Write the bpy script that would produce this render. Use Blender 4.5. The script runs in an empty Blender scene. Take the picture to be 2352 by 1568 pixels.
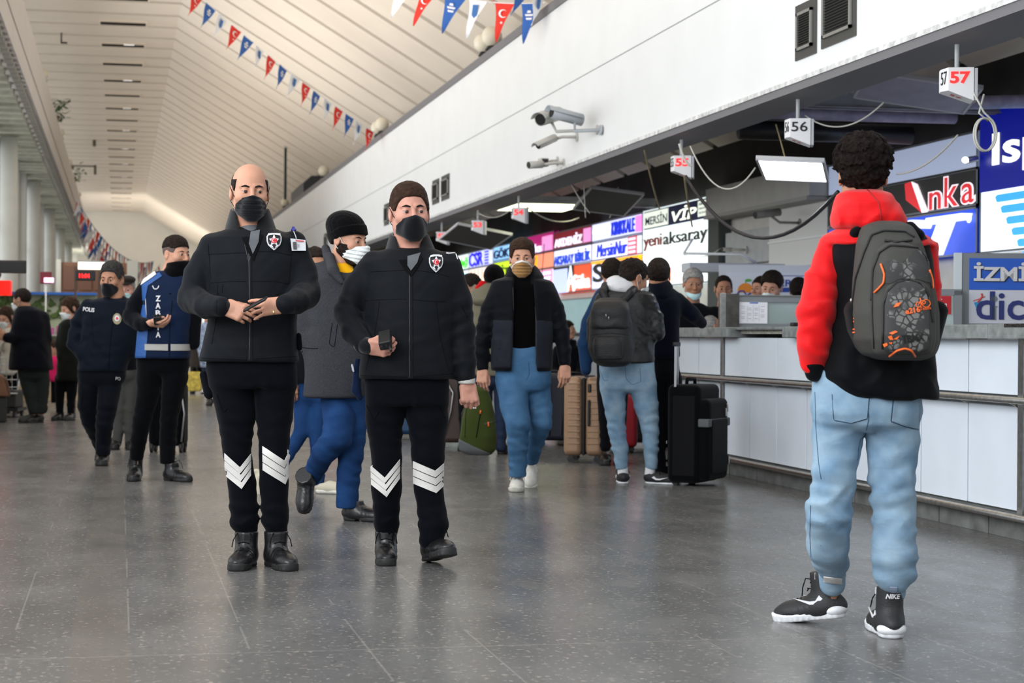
import bpy, bmesh, math, random
import numpy as np
from mathutils import Vector, Matrix
from mathutils.bvhtree import BVHTree
random.seed(7); np.random.seed(7)
PI = math.pi
# ------------------------------------------------------------------ camera, world, lights, exposure
F_PX = 4270.0; CAM_H = 1.05; ROLL = math.radians(.4)
_y = np.array([-902., 17., -F_PX]); _y /= np.linalg.norm(_y)
_z = np.array([math.sin(ROLL), math.cos(ROLL), 0.]); _z[2] = -(_z @ _y) / _y[2]; _z /= np.linalg.norm(_z)
_x = np.cross(_y, _z)
CM = np.array([_x, _y, _z]); CO = np.array([0, 0, CAM_H])
YAW = math.atan(902 / F_PX)
scene = bpy.context.scene
cam_data = bpy.data.cameras.new('camera'); cam = bpy.data.objects.new('camera', cam_data)
scene.collection.objects.link(cam); scene.camera = cam
mw = Matrix.Identity(4)
for i in range(3):
    for j in range(3): mw[i][j] = CM[i][j]
    mw[i][3] = CO[i]
cam.matrix_world = mw
cam_data.sensor_width = 36; cam_data.lens = F_PX / 2352 * 36; cam_data.clip_end = 400
cam_data.dof.use_dof = True; cam_data.dof.focus_distance = 8.3; cam_data.dof.aperture_fstop = 5.0
world = bpy.data.worlds.new('world'); scene.world = world; world.use_nodes = True
bg = world.node_tree.nodes['Background']; bg.inputs[0].default_value = (.94, .97, 1, 1); bg.inputs[1].default_value = .85
scene.view_settings.view_transform = 'Standard'; scene.view_settings.look = 'None'
scene.view_settings.gamma = 1; scene.view_settings.use_curve_mapping = False
scene.view_settings.exposure = 0.30
def area(name, loc, rot, sx, sy, power, col=(1, 1, 1)):
    l = bpy.data.lights.new(name, 'AREA'); l.shape = 'RECTANGLE'; l.size = sx; l.size_y = sy; l.energy = power; l.color = col
    o = bpy.data.objects.new(name, l); scene.collection.objects.link(o); o.location = loc; o.rotation_euler = rot; o.visible_camera = False; o.visible_glossy = False
    return o
# daylight through the tall windows of the left wall, then two added fill panels
area('window_light_left', (-1.3, 20, 3.4), (0, math.radians(-80), 0), 3.0, 40, 900, (.93, .97, 1))
area('window_light_front', (-5.5, 1.0, 4.5), (math.radians(62), 0, math.radians(-52)), 6, 4, 420, (.95, .98, 1)).visible_glossy = True
area('ceiling_fill_light', (1.9, 52, 4.3), (0, math.radians(-160), 0), 1.5, 96, 560, (1, .91, .80))  # unseen upward strip added in the open hall to brighten the ceiling
area('end_wall_fill_light', (1.0, 88, 2.0), (math.radians(90), 0, 0), 6, 3, 420, (1, .96, .9))  # added unseen panel facing the end wall, only to brighten it

# ------------------------------------------------------------------ helpers
def ray(u, v): return CM @ np.array([(u - 1176) / F_PX, -(v - 784) / F_PX, -1.])
def on_floor(u, v, z=0.):
    r = ray(u, v); return CO + r * ((z - CAM_H) / r[2])
def on_x(u, v, X):
    r = ray(u, v); return CO + r * (X / r[0])
def on_y(u, v, Y):
    r = ray(u, v); return CO + r * (Y / r[1])
def at_depth(u, v, d): return CO + ray(u, v) * d

MATS = {}
def mat(name, col, rough=.6, metal=0., emis=0., ecol=None, noise=0., nscale=40., bump=0., bscale=200., trans=0., spec=.5, sheen=0., coat=0., sss=0., col2=None, wrinkle=0., wscale=(9, 9, 34)):
    if name in MATS: return MATS[name]
    m = bpy.data.materials.new(name); m.use_nodes = True; nt = m.node_tree; b = nt.nodes['Principled BSDF']
    b.inputs['Base Color'].default_value = (*col, 1); b.inputs['Roughness'].default_value = rough
    b.inputs['Metallic'].default_value = metal; b.inputs['Specular IOR Level'].default_value = spec
    if sheen: b.inputs['Sheen Weight'].default_value = sheen; b.inputs['Sheen Roughness'].default_value = .5
    if coat: b.inputs['Coat Weight'].default_value = coat
    if trans: b.inputs['Transmission Weight'].default_value = trans
    if sss:
        b.inputs['Subsurface Weight'].default_value = sss; b.inputs['Subsurface Radius'].default_value = (.012, .005, .003)
        b.inputs['Subsurface Scale'].default_value = 1.0
    if emis:
        b.inputs['Emission Color'].default_value = (*(ecol or col), 1); b.inputs['Emission Strength'].default_value = emis
    if noise or bump or col2 or wrinkle:
        tc = nt.nodes.new('ShaderNodeTexCoord')
        if noise or col2:
            n = nt.nodes.new('ShaderNodeTexNoise'); n.inputs['Scale'].default_value = nscale; n.inputs['Detail'].default_value = 5
            nt.links.new(tc.outputs['Object'], n.inputs['Vector'])
            r = nt.nodes.new('ShaderNodeMapRange'); r.inputs[1].default_value = .3; r.inputs[2].default_value = .7
            nt.links.new(n.outputs['Fac'], r.inputs[0])
            mx = nt.nodes.new('ShaderNodeMix'); mx.data_type = 'RGBA'
            c2 = col2 or tuple(max(0, c * (1 - noise)) for c in col)
            c1 = col if col2 else tuple(min(1, c * (1 + noise)) for c in col)
            mx.inputs[6].default_value = (*c1, 1); mx.inputs[7].default_value = (*c2, 1)
            nt.links.new(r.outputs[0], mx.inputs[0]); nt.links.new(mx.outputs[2], b.inputs['Base Color'])
        if bump:
            n2 = nt.nodes.new('ShaderNodeTexNoise'); n2.inputs['Scale'].default_value = bscale; n2.inputs['Detail'].default_value = 4
            nt.links.new(tc.outputs['Object'], n2.inputs['Vector'])
            bp = nt.nodes.new('ShaderNodeBump'); bp.inputs['Strength'].default_value = bump; bp.inputs['Distance'].default_value = .01
            nt.links.new(n2.outputs['Fac'], bp.inputs['Height']); nt.links.new(bp.outputs['Normal'], b.inputs['Normal'])
        if wrinkle:
            mp = nt.nodes.new('ShaderNodeMapping'); mp.inputs['Scale'].default_value = wscale; mp.inputs['Rotation'].default_value = (.2, .25, .1); nt.links.new(tc.outputs['Object'], mp.inputs[0])
            n3 = nt.nodes.new('ShaderNodeTexNoise'); n3.inputs['Scale'].default_value = 1; n3.inputs['Detail'].default_value = 2; n3.inputs['Distortion'].default_value = .5; nt.links.new(mp.outputs[0], n3.inputs['Vector'])
            b3 = nt.nodes.new('ShaderNodeBump'); b3.inputs['Strength'].default_value = wrinkle; b3.inputs['Distance'].default_value = .02; nt.links.new(n3.outputs['Fac'], b3.inputs['Height'])
            if bump: nt.links.new(b3.outputs['Normal'], bp.inputs['Normal'])
            else: nt.links.new(b3.outputs['Normal'], b.inputs['Normal'])
    MATS[name] = m; return m

def link(name, me, material, parent=None, smooth=False):
    o = bpy.data.objects.new(name, me); scene.collection.objects.link(o)
    if material is not None:
        for mm in (material if isinstance(material, (list, tuple)) else [material]): me.materials.append(mm)
    if parent is not None: o.parent = parent
    if smooth: me.polygons.foreach_set('use_smooth', [True] * len(me.polygons))
    return o
def mesh(name, verts, faces, material, parent=None, smooth=False):
    me = bpy.data.meshes.new(name); me.from_pydata([tuple(v) for v in verts], [], [tuple(f) for f in faces]); me.update()
    return link(name, me, material, parent, smooth)
def empty(name, loc=(0, 0, 0), rz=0.):
    o = bpy.data.objects.new(name, None); scene.collection.objects.link(o); o.location = loc; o.rotation_euler = (0, 0, rz)
    o.empty_display_size = .1; return o
def tag(o, label, cat=None, group=None, kind=None):
    if label: o['label'] = label
    if cat: o['category'] = cat
    if group: o['group'] = group
    if kind: o['kind'] = kind
    return o
def structure(o, label=None):
    o['kind'] = 'structure'
    if label: o['label'] = label
    return o
class MB:
    """collects boxes, tubes, prisms into one mesh"""
    def __init__(s): s.v = []; s.f = []
    def add(s, vs, fs):
        n = len(s.v); s.v += [tuple(map(float, v)) for v in vs]; s.f += [tuple(i + n for i in f) for f in fs]; return s
    def box(s, a, b, M=None):
        x0, y0, z0 = a; x1, y1, z1 = b
        vs = [(x, y, z) for z in (z0, z1) for y in (y0, y1) for x in (x0, x1)]
        if M is not None: vs = [tuple(M @ Vector(v)) for v in vs]
        return s.add(vs, [(0, 2, 3, 1), (4, 5, 7, 6), (0, 1, 5, 4), (2, 6, 7, 3), (0, 4, 6, 2), (1, 3, 7, 5)])
    def tube(s, pts, r, n=10, cap=True):
        pts = [Vector(p) for p in pts]; rs = r if isinstance(r, (list, tuple)) else [r] * len(pts)
        vs = []; prev = None
        for i, p in enumerate(pts):
            t = (pts[min(i + 1, len(pts) - 1)] - pts[max(i - 1, 0)]).normalized()
            if prev is None:
                a = Vector((0, 0, 1)) if abs(t.z) < .9 else Vector((1, 0, 0)); n1 = t.cross(a).normalized()
            else: n1 = (prev - t * prev.dot(t)).normalized()
            prev = n1; n2 = t.cross(n1)
            for k in range(n): vs.append(p + (n1 * math.cos(2 * PI * k / n) + n2 * math.sin(2 * PI * k / n)) * rs[i])
        fs = [(i * n + k, i * n + (k + 1) % n, (i + 1) * n + (k + 1) % n, (i + 1) * n + k) for i in range(len(pts) - 1) for k in range(n)]
        if cap: fs += [tuple(reversed(range(n))), tuple(range((len(pts) - 1) * n, len(pts) * n))]
        return s.add(vs, fs)
    def sphere(s, c, r, n=16, m=10):
        rx, ry, rz = r if isinstance(r, (list, tuple)) else (r, r, r)
        vs = [(c[0], c[1], c[2] - rz)]
        for j in range(1, m):
            t = -PI / 2 + PI * j / m
            vs += [(c[0] + rx * math.cos(t) * math.cos(2 * PI * k / n), c[1] + ry * math.cos(t) * math.sin(2 * PI * k / n), c[2] + rz * math.sin(t)) for k in range(n)]
        vs.append((c[0], c[1], c[2] + rz)); L = len(vs) - 1
        fs = [(0, 1 + (k + 1) % n, 1 + k) for k in range(n)]
        fs += [(1 + j * n + k, 1 + j * n + (k + 1) % n, 1 + (j + 1) * n + (k + 1) % n, 1 + (j + 1) * n + k) for j in range(m - 2) for k in range(n)]
        fs += [(L, 1 + (m - 2) * n + k, 1 + (m - 2) * n + (k + 1) % n) for k in range(n)]
        return s.add(vs, fs)
    def prism(s, poly, thick, M):
        """poly in 2-D (x,y), extruded by thick along local z, placed by M"""
        n = len(poly); vs = [M @ Vector((x, y, 0)) for x, y in poly] + [M @ Vector((x, y, thick)) for x, y in poly]
        return s.add(vs, [tuple(reversed(range(n))), tuple(range(n, 2 * n))] + [(i, (i + 1) % n, (i + 1) % n + n, i + n) for i in range(n)])
    def build(s, name, material, parent=None, smooth=False, bevel=0., seg=2, loc=None, rot=None):
        o = mesh(name, s.v, s.f, material, parent, smooth)
        if bevel:
            md = o.modifiers.new('bevel', 'BEVEL'); md.width = bevel; md.segments = seg; md.limit_method = 'ANGLE'; md.angle_limit = .6
            o.data.polygons.foreach_set('use_smooth', [True] * len(o.data.polygons))
            md2 = o.modifiers.new('wn', 'WEIGHTED_NORMAL'); md2.keep_sharp = False
        if loc is not None: o.location = loc
        if rot is not None: o.rotation_euler = rot
        return o
def text_geo(body, size=1., bold=0., shear=0., extrude=0., align='LEFT', sx=1.):
    c = bpy.data.curves.new('lettering', 'FONT'); c.body = body; c.size = size; c.offset = bold; c.shear = shear
    c.extrude = extrude; c.align_x = align; c.resolution_u = 3
    o = bpy.data.objects.new('lettering', c); scene.collection.objects.link(o)
    dg = bpy.context.evaluated_depsgraph_get(); me = bpy.data.meshes.new_from_object(o.evaluated_get(dg))
    vs = [(v.co.x * sx, v.co.y, v.co.z) for v in me.vertices]; fs = [tuple(p.vertices) for p in me.polygons]
    bpy.data.objects.remove(o); bpy.data.curves.remove(c); bpy.data.meshes.remove(me)
    return vs, fs
def fit_text(body, w, h, **k):
    """lettering scaled to fill w x h, lower left at the origin"""
    vs, fs = text_geo(body, **k)
    a = np.array(vs); lo = a.min(0); hi = a.max(0)
    a[:, 0] = (a[:, 0] - lo[0]) / (hi[0] - lo[0]) * w; a[:, 1] = (a[:, 1] - lo[1]) / (hi[1] - lo[1]) * h
    return [tuple(v) for v in a], fs
def frame(origin, xdir, ydir):
    x = Vector(xdir).normalized(); y = Vector(ydir).normalized(); z = x.cross(y)
    M = Matrix.Identity(4)
    for i in range(3): M[i][0] = x[i]; M[i][1] = y[i]; M[i][2] = z[i]; M[i][3] = origin[i]
    return M
def put_text(body, w, h, M, material, parent, name='lettering', depth=.01, **k):
    vs, fs = fit_text(body, w, h, extrude=depth / 2, **k)
    return mesh(name, [tuple(M @ Vector(v)) for v in vs], fs, material, parent)
def copy_tree(o, parent=None):
    c = o.copy(); scene.collection.objects.link(c)
    if parent is not None: c.parent = parent
    for ch in o.children: copy_tree(ch, c)
    return c

# ------------------------------------------------------------------ signed distance shapes -> one smooth mesh (surface nets)
def smin(a, b, k):
    if k <= 0: return np.minimum(a, b)
    h = np.clip(.5 + .5 * (b - a) / k, 0, 1); return b + (a - b) * h - k * h * (1 - h)
def smax(a, b, k): return -smin(-a, -b, k)
def s_cone(P, a, b, ra, rb):
    a = np.asarray(a, np.float32); b = np.asarray(b, np.float32); ab = b - a; L2 = float(ab @ ab) + 1e-9
    t = np.clip(((P - a) @ ab) / L2, 0, 1); q = P - a - t[:, None] * ab
    return np.sqrt(np.einsum('ij,ij->i', q, q)) - (ra + (rb - ra) * t)
def s_chain(P, pts, k=.0):
    d = None
    for (a, ra), (b, rb) in zip(pts[:-1], pts[1:]):
        e = s_cone(P, a, b, ra, rb); d = e if d is None else (np.minimum(d, e) if k <= 0 else smin(d, e, k))
    return d
def s_ell(P, c, r, R=None):
    q = P - np.asarray(c, np.float32)
    if R is not None: q = q @ R
    r = np.asarray(r, np.float32); k0 = np.linalg.norm(q / r, axis=1); k1 = np.linalg.norm(q / (r * r), axis=1) + 1e-6
    return k0 * (k0 - 1) / k1
def s_box(P, c, h, r=0., R=None):
    q = P - np.asarray(c, np.float32)
    if R is not None: q = q @ R
    q = np.abs(q) - (np.asarray(h, np.float32) - r)
    return np.linalg.norm(np.maximum(q, 0), axis=1) + np.minimum(q.max(1), 0) - r
def s_loft(P, secs, n=2.4, cap=.012):
    """secs rows: z, cx, cy, rx, ry  (any order); vertical loft of superellipses"""
    S = np.array(sorted(secs), np.float32); z = P[:, 2]
    cx, cy, rx, ry = (np.interp(z, S[:, 0], S[:, i]) for i in (1, 2, 3, 4))
    a = np.abs(P[:, 0] - cx) / rx; b = np.abs(P[:, 1] - cy) / ry
    f = (a ** n + b ** n + 1e-9) ** (1 / n)
    gx = a ** (n - 1) / rx; gy = b ** (n - 1) / ry
    g = np.sqrt(gx * gx + gy * gy) / np.maximum(f, 1e-3) ** (n - 1)
    d = (f - 1) / np.maximum(g, 1e-3)
    d = np.where(f < .3, -np.minimum(rx, ry) * .7, d)
    dz = np.maximum(S[0, 0] - z, z - S[-1, 0])
    return smax(d, dz, cap)
def rot(ax, ang):
    return np.array(Matrix.Rotation(ang, 3, ax), np.float32)
def fold(P, o, axis, amp, wl, rad, ph=0., warp=1.3):
    """cloth creases across axis, fading away from o: sharp valleys, soft broad ridges, broken up along their length"""
    q = P - np.asarray(o, np.float32); axis = np.asarray(axis, np.float32); axis = axis / np.linalg.norm(axis)
    t = q @ axis; x, y, z = q[:, 0], q[:, 1], q[:, 2]
    w = 2.1 * np.sin(x * 17 + ph * 1.7 + 1.3 * np.sin(z * 13 + ph)) + 1.2 * np.sin(y * 23 - ph + z * 9) + .7 * np.sin(x * 41 - z * 33 + 2 * ph)
    s = np.sin(2 * PI * t / (wl * 1.5) + w + ph); ridge = 1 - 2 * np.abs(np.sin((2 * PI * t / (wl * 1.5) + w + ph) * .5)) ** .6
    gate = .5 + .5 * np.sin(x * 29 + y * 21 + z * 11 + 3 * ph + 1.5 * np.sin(z * 19 - ph))
    return amp * (.35 * s - .75 * ridge * gate) * np.exp(-np.einsum('ij,ij->i', q, q) / (rad * rad)) * 1.25
def lump(P, amp, f, ph=0.):
    x, y, z = P[:, 0] * f + ph, P[:, 1] * f + 1.7 * ph, P[:, 2] * f - ph
    return amp * (np.sin(x + 1.9 * np.sin(z * .7)) * np.sin(y + np.sin(x)) + .6 * np.sin(z * 1.3 + 1.5 * np.sin(y * .9 + x * .6))) / 1.6
def nets(fn, lo, hi, res):
    lo = np.asarray(lo, np.float32) - 2 * res; hi = np.asarray(hi, np.float32) + 2 * res
    B = 6; nb = np.ceil((hi - lo) / res / B).astype(int) + 1; n = nb * B
    bi = np.stack(np.meshgrid(*[np.arange(k) for k in nb], indexing='ij'), -1).reshape(-1, 3)
    cen = lo + (bi + .5) * B * res
    dc = fn(cen.astype(np.float32)); keep = np.abs(dc) < B * res * 1.5 + .02
    D = np.repeat(np.repeat(np.repeat(np.where(dc < 0, -1, 1).reshape(nb).astype(np.float32), B, 0), B, 1), B, 2)
    off = np.stack(np.meshgrid(*[np.arange(B)] * 3, indexing='ij'), -1).reshape(-1, 3)
    kb = bi[keep]
    for s in range(0, len(kb), 1500):
        idx = (kb[s:s + 1500, None, :] * B + off[None]).reshape(-1, 3)
        D[idx[:, 0], idx[:, 1], idx[:, 2]] = fn((lo + idx * res).astype(np.float32))
    inside = D < 0
    c = inside[:-1, :-1, :-1].astype(np.int8)
    tot = sum(inside[i:n[0] - 1 + i, j:n[1] - 1 + j, k:n[2] - 1 + k].astype(np.int8) for i in (0, 1) for j in (0, 1) for k in (0, 1))
    act = np.argwhere((tot > 0) & (tot < 8))
    if len(act) == 0: return [], []
    vid = -np.ones(tot.shape, np.int32); vid[tuple(act.T)] = np.arange(len(act))
    acc = np.zeros((len(act), 3), np.float32); cnt = np.zeros(len(act), np.float32)
    cor = {(i, j, k): D[act[:, 0] + i, act[:, 1] + j, act[:, 2] + k] for i in (0, 1) for j in (0, 1) for k in (0, 1)}
    for ax in range(3):
        for p in (0, 1):
            for q in (0, 1):
                c0 = [p, q]; c0.insert(ax, 0); c1 = list(c0); c1[ax] = 1
                d0, d1 = cor[tuple(c0)], cor[tuple(c1)]; m = (d0 < 0) != (d1 < 0)
                t = np.where(m, d0 / np.where(m, d0 - d1, 1), 0); t = np.clip(t, .02, .98)
                pt = np.tile(np.array(c0, np.float32), (len(act), 1)); pt[:, ax] = t
                acc[m] += pt[m]; cnt[m] += 1
    V = lo + (act + acc / np.maximum(cnt, 1)[:, None]) * res
    Fs = []
    for ax in range(3):
        sl0 = [slice(1, -1)] * 3; sl1 = [slice(1, -1)] * 3; sl0[ax] = slice(0, -1); sl1[ax] = slice(1, None)
        a, b = inside[tuple(sl0)], inside[tuple(sl1)]
        e = np.argwhere(a != b); 
        if len(e) == 0: continue
        sgn = a[tuple(e.T)]; o1 = [1, 1, 1]; o1[ax] = 0; e = e + np.array(o1)
        u, w = [(1, 2), (2, 0), (0, 1)][ax]; du = np.zeros(3, int); du[u] = 1; dw = np.zeros(3, int); dw[w] = 1
        q = [vid[tuple((e - s * du - t * dw).T)] for s, t in ((1, 1), (0, 1), (0, 0), (1, 0))]
        Q = np.stack(q, 1); ok = (Q >= 0).all(1); Q = Q[ok]; sg = sgn[ok]
        Q[~sg] = Q[~sg][:, ::-1]; Fs.append(Q)
    return V, np.concatenate(Fs)
def sdf_obj(name, fn, lo, hi, res, material, parent=None, relax=1):
    V, Fq = nets(fn, lo, hi, res)
    me = bpy.data.meshes.new(name)
    if len(V):
        for _ in range(relax):
            acc = np.zeros_like(V); cnt = np.zeros(len(V), np.float32)
            for i, j in ((0, 1), (1, 2), (2, 3), (3, 0)):
                for a, b in ((i, j), (j, i)):
                    for ax in range(3): acc[:, ax] += np.bincount(Fq[:, a], V[Fq[:, b], ax], len(V))
                    cnt += np.bincount(Fq[:, a], minlength=len(V))
            V = V * .4 + .6 * acc / np.maximum(cnt, 1)[:, None]
        me.vertices.add(len(V)); me.vertices.foreach_set('co', V.astype(np.float32).ravel())
        me.loops.add(Fq.size); me.loops.foreach_set('vertex_index', Fq.astype(np.int32).ravel())
        me.polygons.add(len(Fq)); me.polygons.foreach_set('loop_start', np.arange(0, Fq.size, 4, dtype=np.int32))
        me.update(calc_edges=True); me.validate()
    return link(name, me, material, parent, True)
# ------------------------------------------------------------------ the hall
FX, CX, SX, LX = 4.6, 4.6, 7.8, -1.5          # fascia, counter front, sign wall, left gallery
CZ = 7.65
white = mat('white_paint', (.78, .79, .79), .55, noise=.02, nscale=2)
ceil_m = mat('ceiling_paint', (.84, .74, .62), .8, noise=.03, nscale=1.5)
groove_m = mat('ceiling_joint', (.30, .28, .27), .9)
grey_edge = mat('grey_lip', (.17, .165, .175), .6)
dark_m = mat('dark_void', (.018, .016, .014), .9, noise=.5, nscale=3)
steel = mat('brushed_steel', (.55, .55, .54), .3, metal=1, noise=.15, nscale=30)
black_p = mat('black_plastic', (.012, .012, .013), .4)
beige_wall = mat('beige_wall', (.62, .60, .56), .8, noise=.06, nscale=6)

# terrazzo floor with long joints and polished, worn surface
fm = bpy.data.materials.new('terrazzo_floor'); fm.use_nodes = True; nt = fm.node_tree; B = nt.nodes['Principled BSDF']
N = nt.nodes.new; L = nt.links.new
tc = N('ShaderNodeTexCoord'); sep = N('ShaderNodeSeparateXYZ'); L(tc.outputs['Object'], sep.inputs[0])
def mth(op, a, b=None, c=None):
    n = N('ShaderNodeMath'); n.operation = op
    for i, x in enumerate((a, b, c)):
        if x is None: continue
        if isinstance(x, (int, float)): n.inputs[i].default_value = x
        else: L(x, n.inputs[i])
    return n.outputs[0]
def noise_n(scale, detail=4, vec=None, dim=None):
    n = N('ShaderNodeTexNoise'); n.inputs['Scale'].default_value = scale; n.inputs['Detail'].default_value = detail
    L(vec or tc.outputs['Object'], n.inputs['Vector']); return n.outputs['Fac']
def ramp(fac, stops):
    r = N('ShaderNodeValToRGB'); e = r.color_ramp.elements
    e[0].position, e[0].color = stops[0][0], (*stops[0][1], 1); e[1].position, e[1].color = stops[-1][0], (*stops[-1][1], 1)
    for p, c in stops[1:-1]:
        x = e.new(p); x.color = (*c, 1)
    L(fac, r.inputs[0]); return r.outputs[0]
def mixc(f, a, b, mode='MIX'):
    m = N('ShaderNodeMix'); m.data_type = 'RGBA'; m.blend_type = mode
    for i, x in ((0, f), (6, a), (7, b)):
        if isinstance(x, (int, float)): m.inputs[i].default_value = x
        elif isinstance(x, tuple): m.inputs[i].default_value = (*x, 1)
        else: L(x, m.inputs[i])
    return m.outputs[2]
base = ramp(noise_n(1.2, 6), [(.35, (.095, .094, .092)), (.65, (.14, .138, .134))])
chips = ramp(noise_n(42, 2), [(.62, (0, 0, 0)), (.66, (1, 1, 1))])
base = mixc(mth('MULTIPLY', chips, .7), base, (.36, .32, .28))
dchips = ramp(noise_n(33, 3), [(.60, (0, 0, 0)), (.68, (1, 1, 1))])
base = mixc(mth('MULTIPLY', dchips, .5), base, (.03, .03, .03))
stain = ramp(noise_n(2.3, 3), [(.735, (0, 0, 0)), (.76, (1, 1, 1))])
base = mixc(mth('MULTIPLY', stain, .7), base, (.015, .015, .015))
# the warmer strip of slabs and tile joints
warm = mth('MULTIPLY', mth('GREATER_THAN', sep.outputs[0], -.155), mth('LESS_THAN', sep.outputs[0], .04))
base = mixc(mth('MULTIPLY', warm, .45), base, (.150, .132, .112))
jx = mth('ABSOLUTE', mth('SUBTRACT', mth('FRACT', mth('DIVIDE', mth('ADD', sep.outputs[0], 40 * .392 - .04 + .196), .392)), .5))
jx = mth('LESS_THAN', jx, .009)
jy = mth('ABSOLUTE', mth('SUBTRACT', mth('FRACT', mth('DIVIDE', mth('SUBTRACT', sep.outputs[1], 8.66 - 40 * 2.47 - 1.235), 2.47)), .5))
jy = mth('LESS_THAN', jy, .0022)
brk = mth('GREATER_THAN', noise_n(.9, 2), .5)
base = mixc(mth('MULTIPLY', mth('MAXIMUM', mth('MULTIPLY', jx, brk), jy), .35), base, (.33, .31, .28))
L(base, B.inputs['Base Color'])
rg = N('ShaderNodeMapRange'); rg.inputs[3].default_value = .16; rg.inputs[4].default_value = .36
sc = N('ShaderNodeMapping'); sc.inputs['Scale'].default_value = (1.2, .5, 1); L(tc.outputs['Object'], sc.inputs[0])
L(noise_n(5, 7, sc.outputs[0]), rg.inputs[0]); L(rg.outputs[0], B.inputs['Roughness'])
bp = N('ShaderNodeBump'); bp.inputs['Strength'].default_value = .12; bp.inputs['Distance'].default_value = .002
L(noise_n(30, 8), bp.inputs['Height']); L(bp.outputs[0], B.inputs['Normal'])
B.inputs['Specular IOR Level'].default_value = .55
structure(MB().box((-6, -4, -.1), (9, 108, 0)).build('floor', fm), 'grey polished terrazzo floor with fine joints')

# ceiling: flat bay and a slope falling to the right, in panels with open joints
m = MB(); g = MB()
yy = 8.9
prof = [(-6.0, CZ), (1.17, CZ), (9.6, CZ - .6 * 8.43)]
joints = []
while yy < 103: joints.append(yy); yy += 1.515
for a, b in zip(joints[:-1], joints[1:]):
    for (x0, z0), (x1, z1) in zip(prof[:-1], prof[1:]):
        y0, y1 = a + .11, b - .11
        m.add([(x0, y0, z0), (x1, y0, z1), (x1, y1, z1), (x0, y1, z0), (x0, y0, z0 + .16), (x1, y0, z1 + .16), (x1, y1, z1 + .16), (x0, y1, z0 + .16)],
              [(0, 1, 2, 3), (7, 6, 5, 4), (0, 4, 5, 1), (3, 2, 6, 7)])
for (x0, z0), (x1, z1) in zip(prof[:-1], prof[1:]):
    g.add([(x0, 8.8, z0 + .07), (x1, 8.8, z1 + .07), (x1, 103.2, z1 + .07), (x0, 103.2, z0 + .07)], [(0, 1, 2, 3)])
c = m.build('ceiling', ceil_m); structure(c, 'cream panelled ceiling, flat then sloping down')
g.build('joint_backing', groove_m, c)

# long light recesses in the flat bay
glint_w = mat('sky_glint', (1, 1, 1), .3, emis=1.2, ecol=(1, .98, .95))
rec_m = mat('recess_dark', (.035, .028, .02), .9, spec=.1)
recs = []
for i, a in enumerate(joints):
    if i % 2 == 0 or a < 36: continue
    t = empty('ceiling_light', (.04, a - .30, CZ))
    tag(t, 'narrow dark ceiling light slot in the flat cream bay', 'ceiling light', 'light slots along the ceiling')
    MB().box((-.47, -.38, -.03), (.47, .05, -.004)).build('slot', rec_m, t)
    f = MB()
    for a0, b0 in (((-.5, -.41, -.04), (.5, -.38, 0)), ((-.5, .05, -.04), (.5, .08, 0)), ((-.5, -.38, -.04), (-.47, .05, 0)), ((.47, -.38, -.04), (.5, .05, 0))): f.box(a0, b0)
    f.build('frame', ceil_m, t)
    if i % 4 == 3: MB().box((0.02, -.36, -.036), (.25, -.28, -.031)).build('lamp', glint_w, t)  # glowing patch put in for the sky reflection in some slots

# right gallery front
m = MB().box((FX, 2, 2.83), (FX + .35, 99, 4.60))
w = structure(m.build('wall_right', white), 'white gallery front running the length of the hall')
MB().box((FX - .02, 2, 4.60), (FX + .4, 99, 4.70)).build('coping', grey_edge, w)
MB().box((FX + .0, 2, 2.775), (FX + .4, 99, 2.83)).build('soffit_lip', grey_edge, w)
MB().box((FX - .012, 2, 2.83), (FX + .01, 99, 2.862)).build('drip_edge', mat('worn_white', (.62, .62, .61), .7, noise=.3, nscale=15), w)
MB().box((FX - .004, 2, 3.705), (FX + .01, 99, 3.714)).build('joint', mat('joint_grey', (.35, .35, .35), .8), w)
# ceiling under the gallery, back wall above and below the signs
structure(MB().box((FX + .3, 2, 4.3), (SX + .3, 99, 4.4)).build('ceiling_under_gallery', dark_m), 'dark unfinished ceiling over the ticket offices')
structure(MB().box((SX + .08, 2, 2.98), (SX + .3, 99, 4.4)).build('wall_back_upper', mat('mottled_brown_wall', (.05, .04, .032), .9, noise=.8, nscale=1.6, col2=(.02, .018, .016))), 'dark mottled bare wall over the signs')  # dark brown, varied at random between two tones
structure(MB().box((SX + .06, 2, 0), (SX + .3, 99, 2.98)).build('wall_back', beige_wall), 'beige back wall behind the ticket desks')

# left gallery: front, soffit with ribs, wall with pilasters
left_w = mat('left_white', (.80, .76, .73), .7, noise=.03, nscale=3)
lw = structure(MB().box((LX - .3, 14, 5.12), (LX, 100, 6.25)).build('wall_left_gallery', left_w), 'pale gallery front along the left side')
MB().box((LX - .02, 14, 5.5), (LX + .012, 100, 5.51)).build('joint', mat('joint_pale', (.5, .45, .42), .8), lw)
m = MB()
y = 15.
while y < 99: m.box((LX - .16, y, 5.02), (LX - .06, y + .34, 5.1)); y += .5
m.build('slotted_rail', mat('slotted_metal', (.35, .34, .30), .6), lw)
sf = MB().box((-2.7, 14, 5.2), (LX - .2, 100, 5.26))
y = 15.
while y < 99: sf.box((-2.7, y, 5.02), (LX - .25, y + .32, 5.2)); y += .85
structure(sf.build('ceiling_left_gallery', mat('soffit', (.62, .62, .52), .8, noise=.15, nscale=5)), 'ribbed underside of the left gallery')
pale = mat('pilaster_white', (.80, .81, .77), .6, noise=.04, nscale=3)
structure(MB().box((-2.9, 14, 0), (-2.55, 103, 5.1)).build('wall_left', mat('left_wall_grey', (.60, .62, .60), .7, noise=.05, nscale=2)), 'pale grey wall under the left gallery')
k = 0; y = 22.
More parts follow.
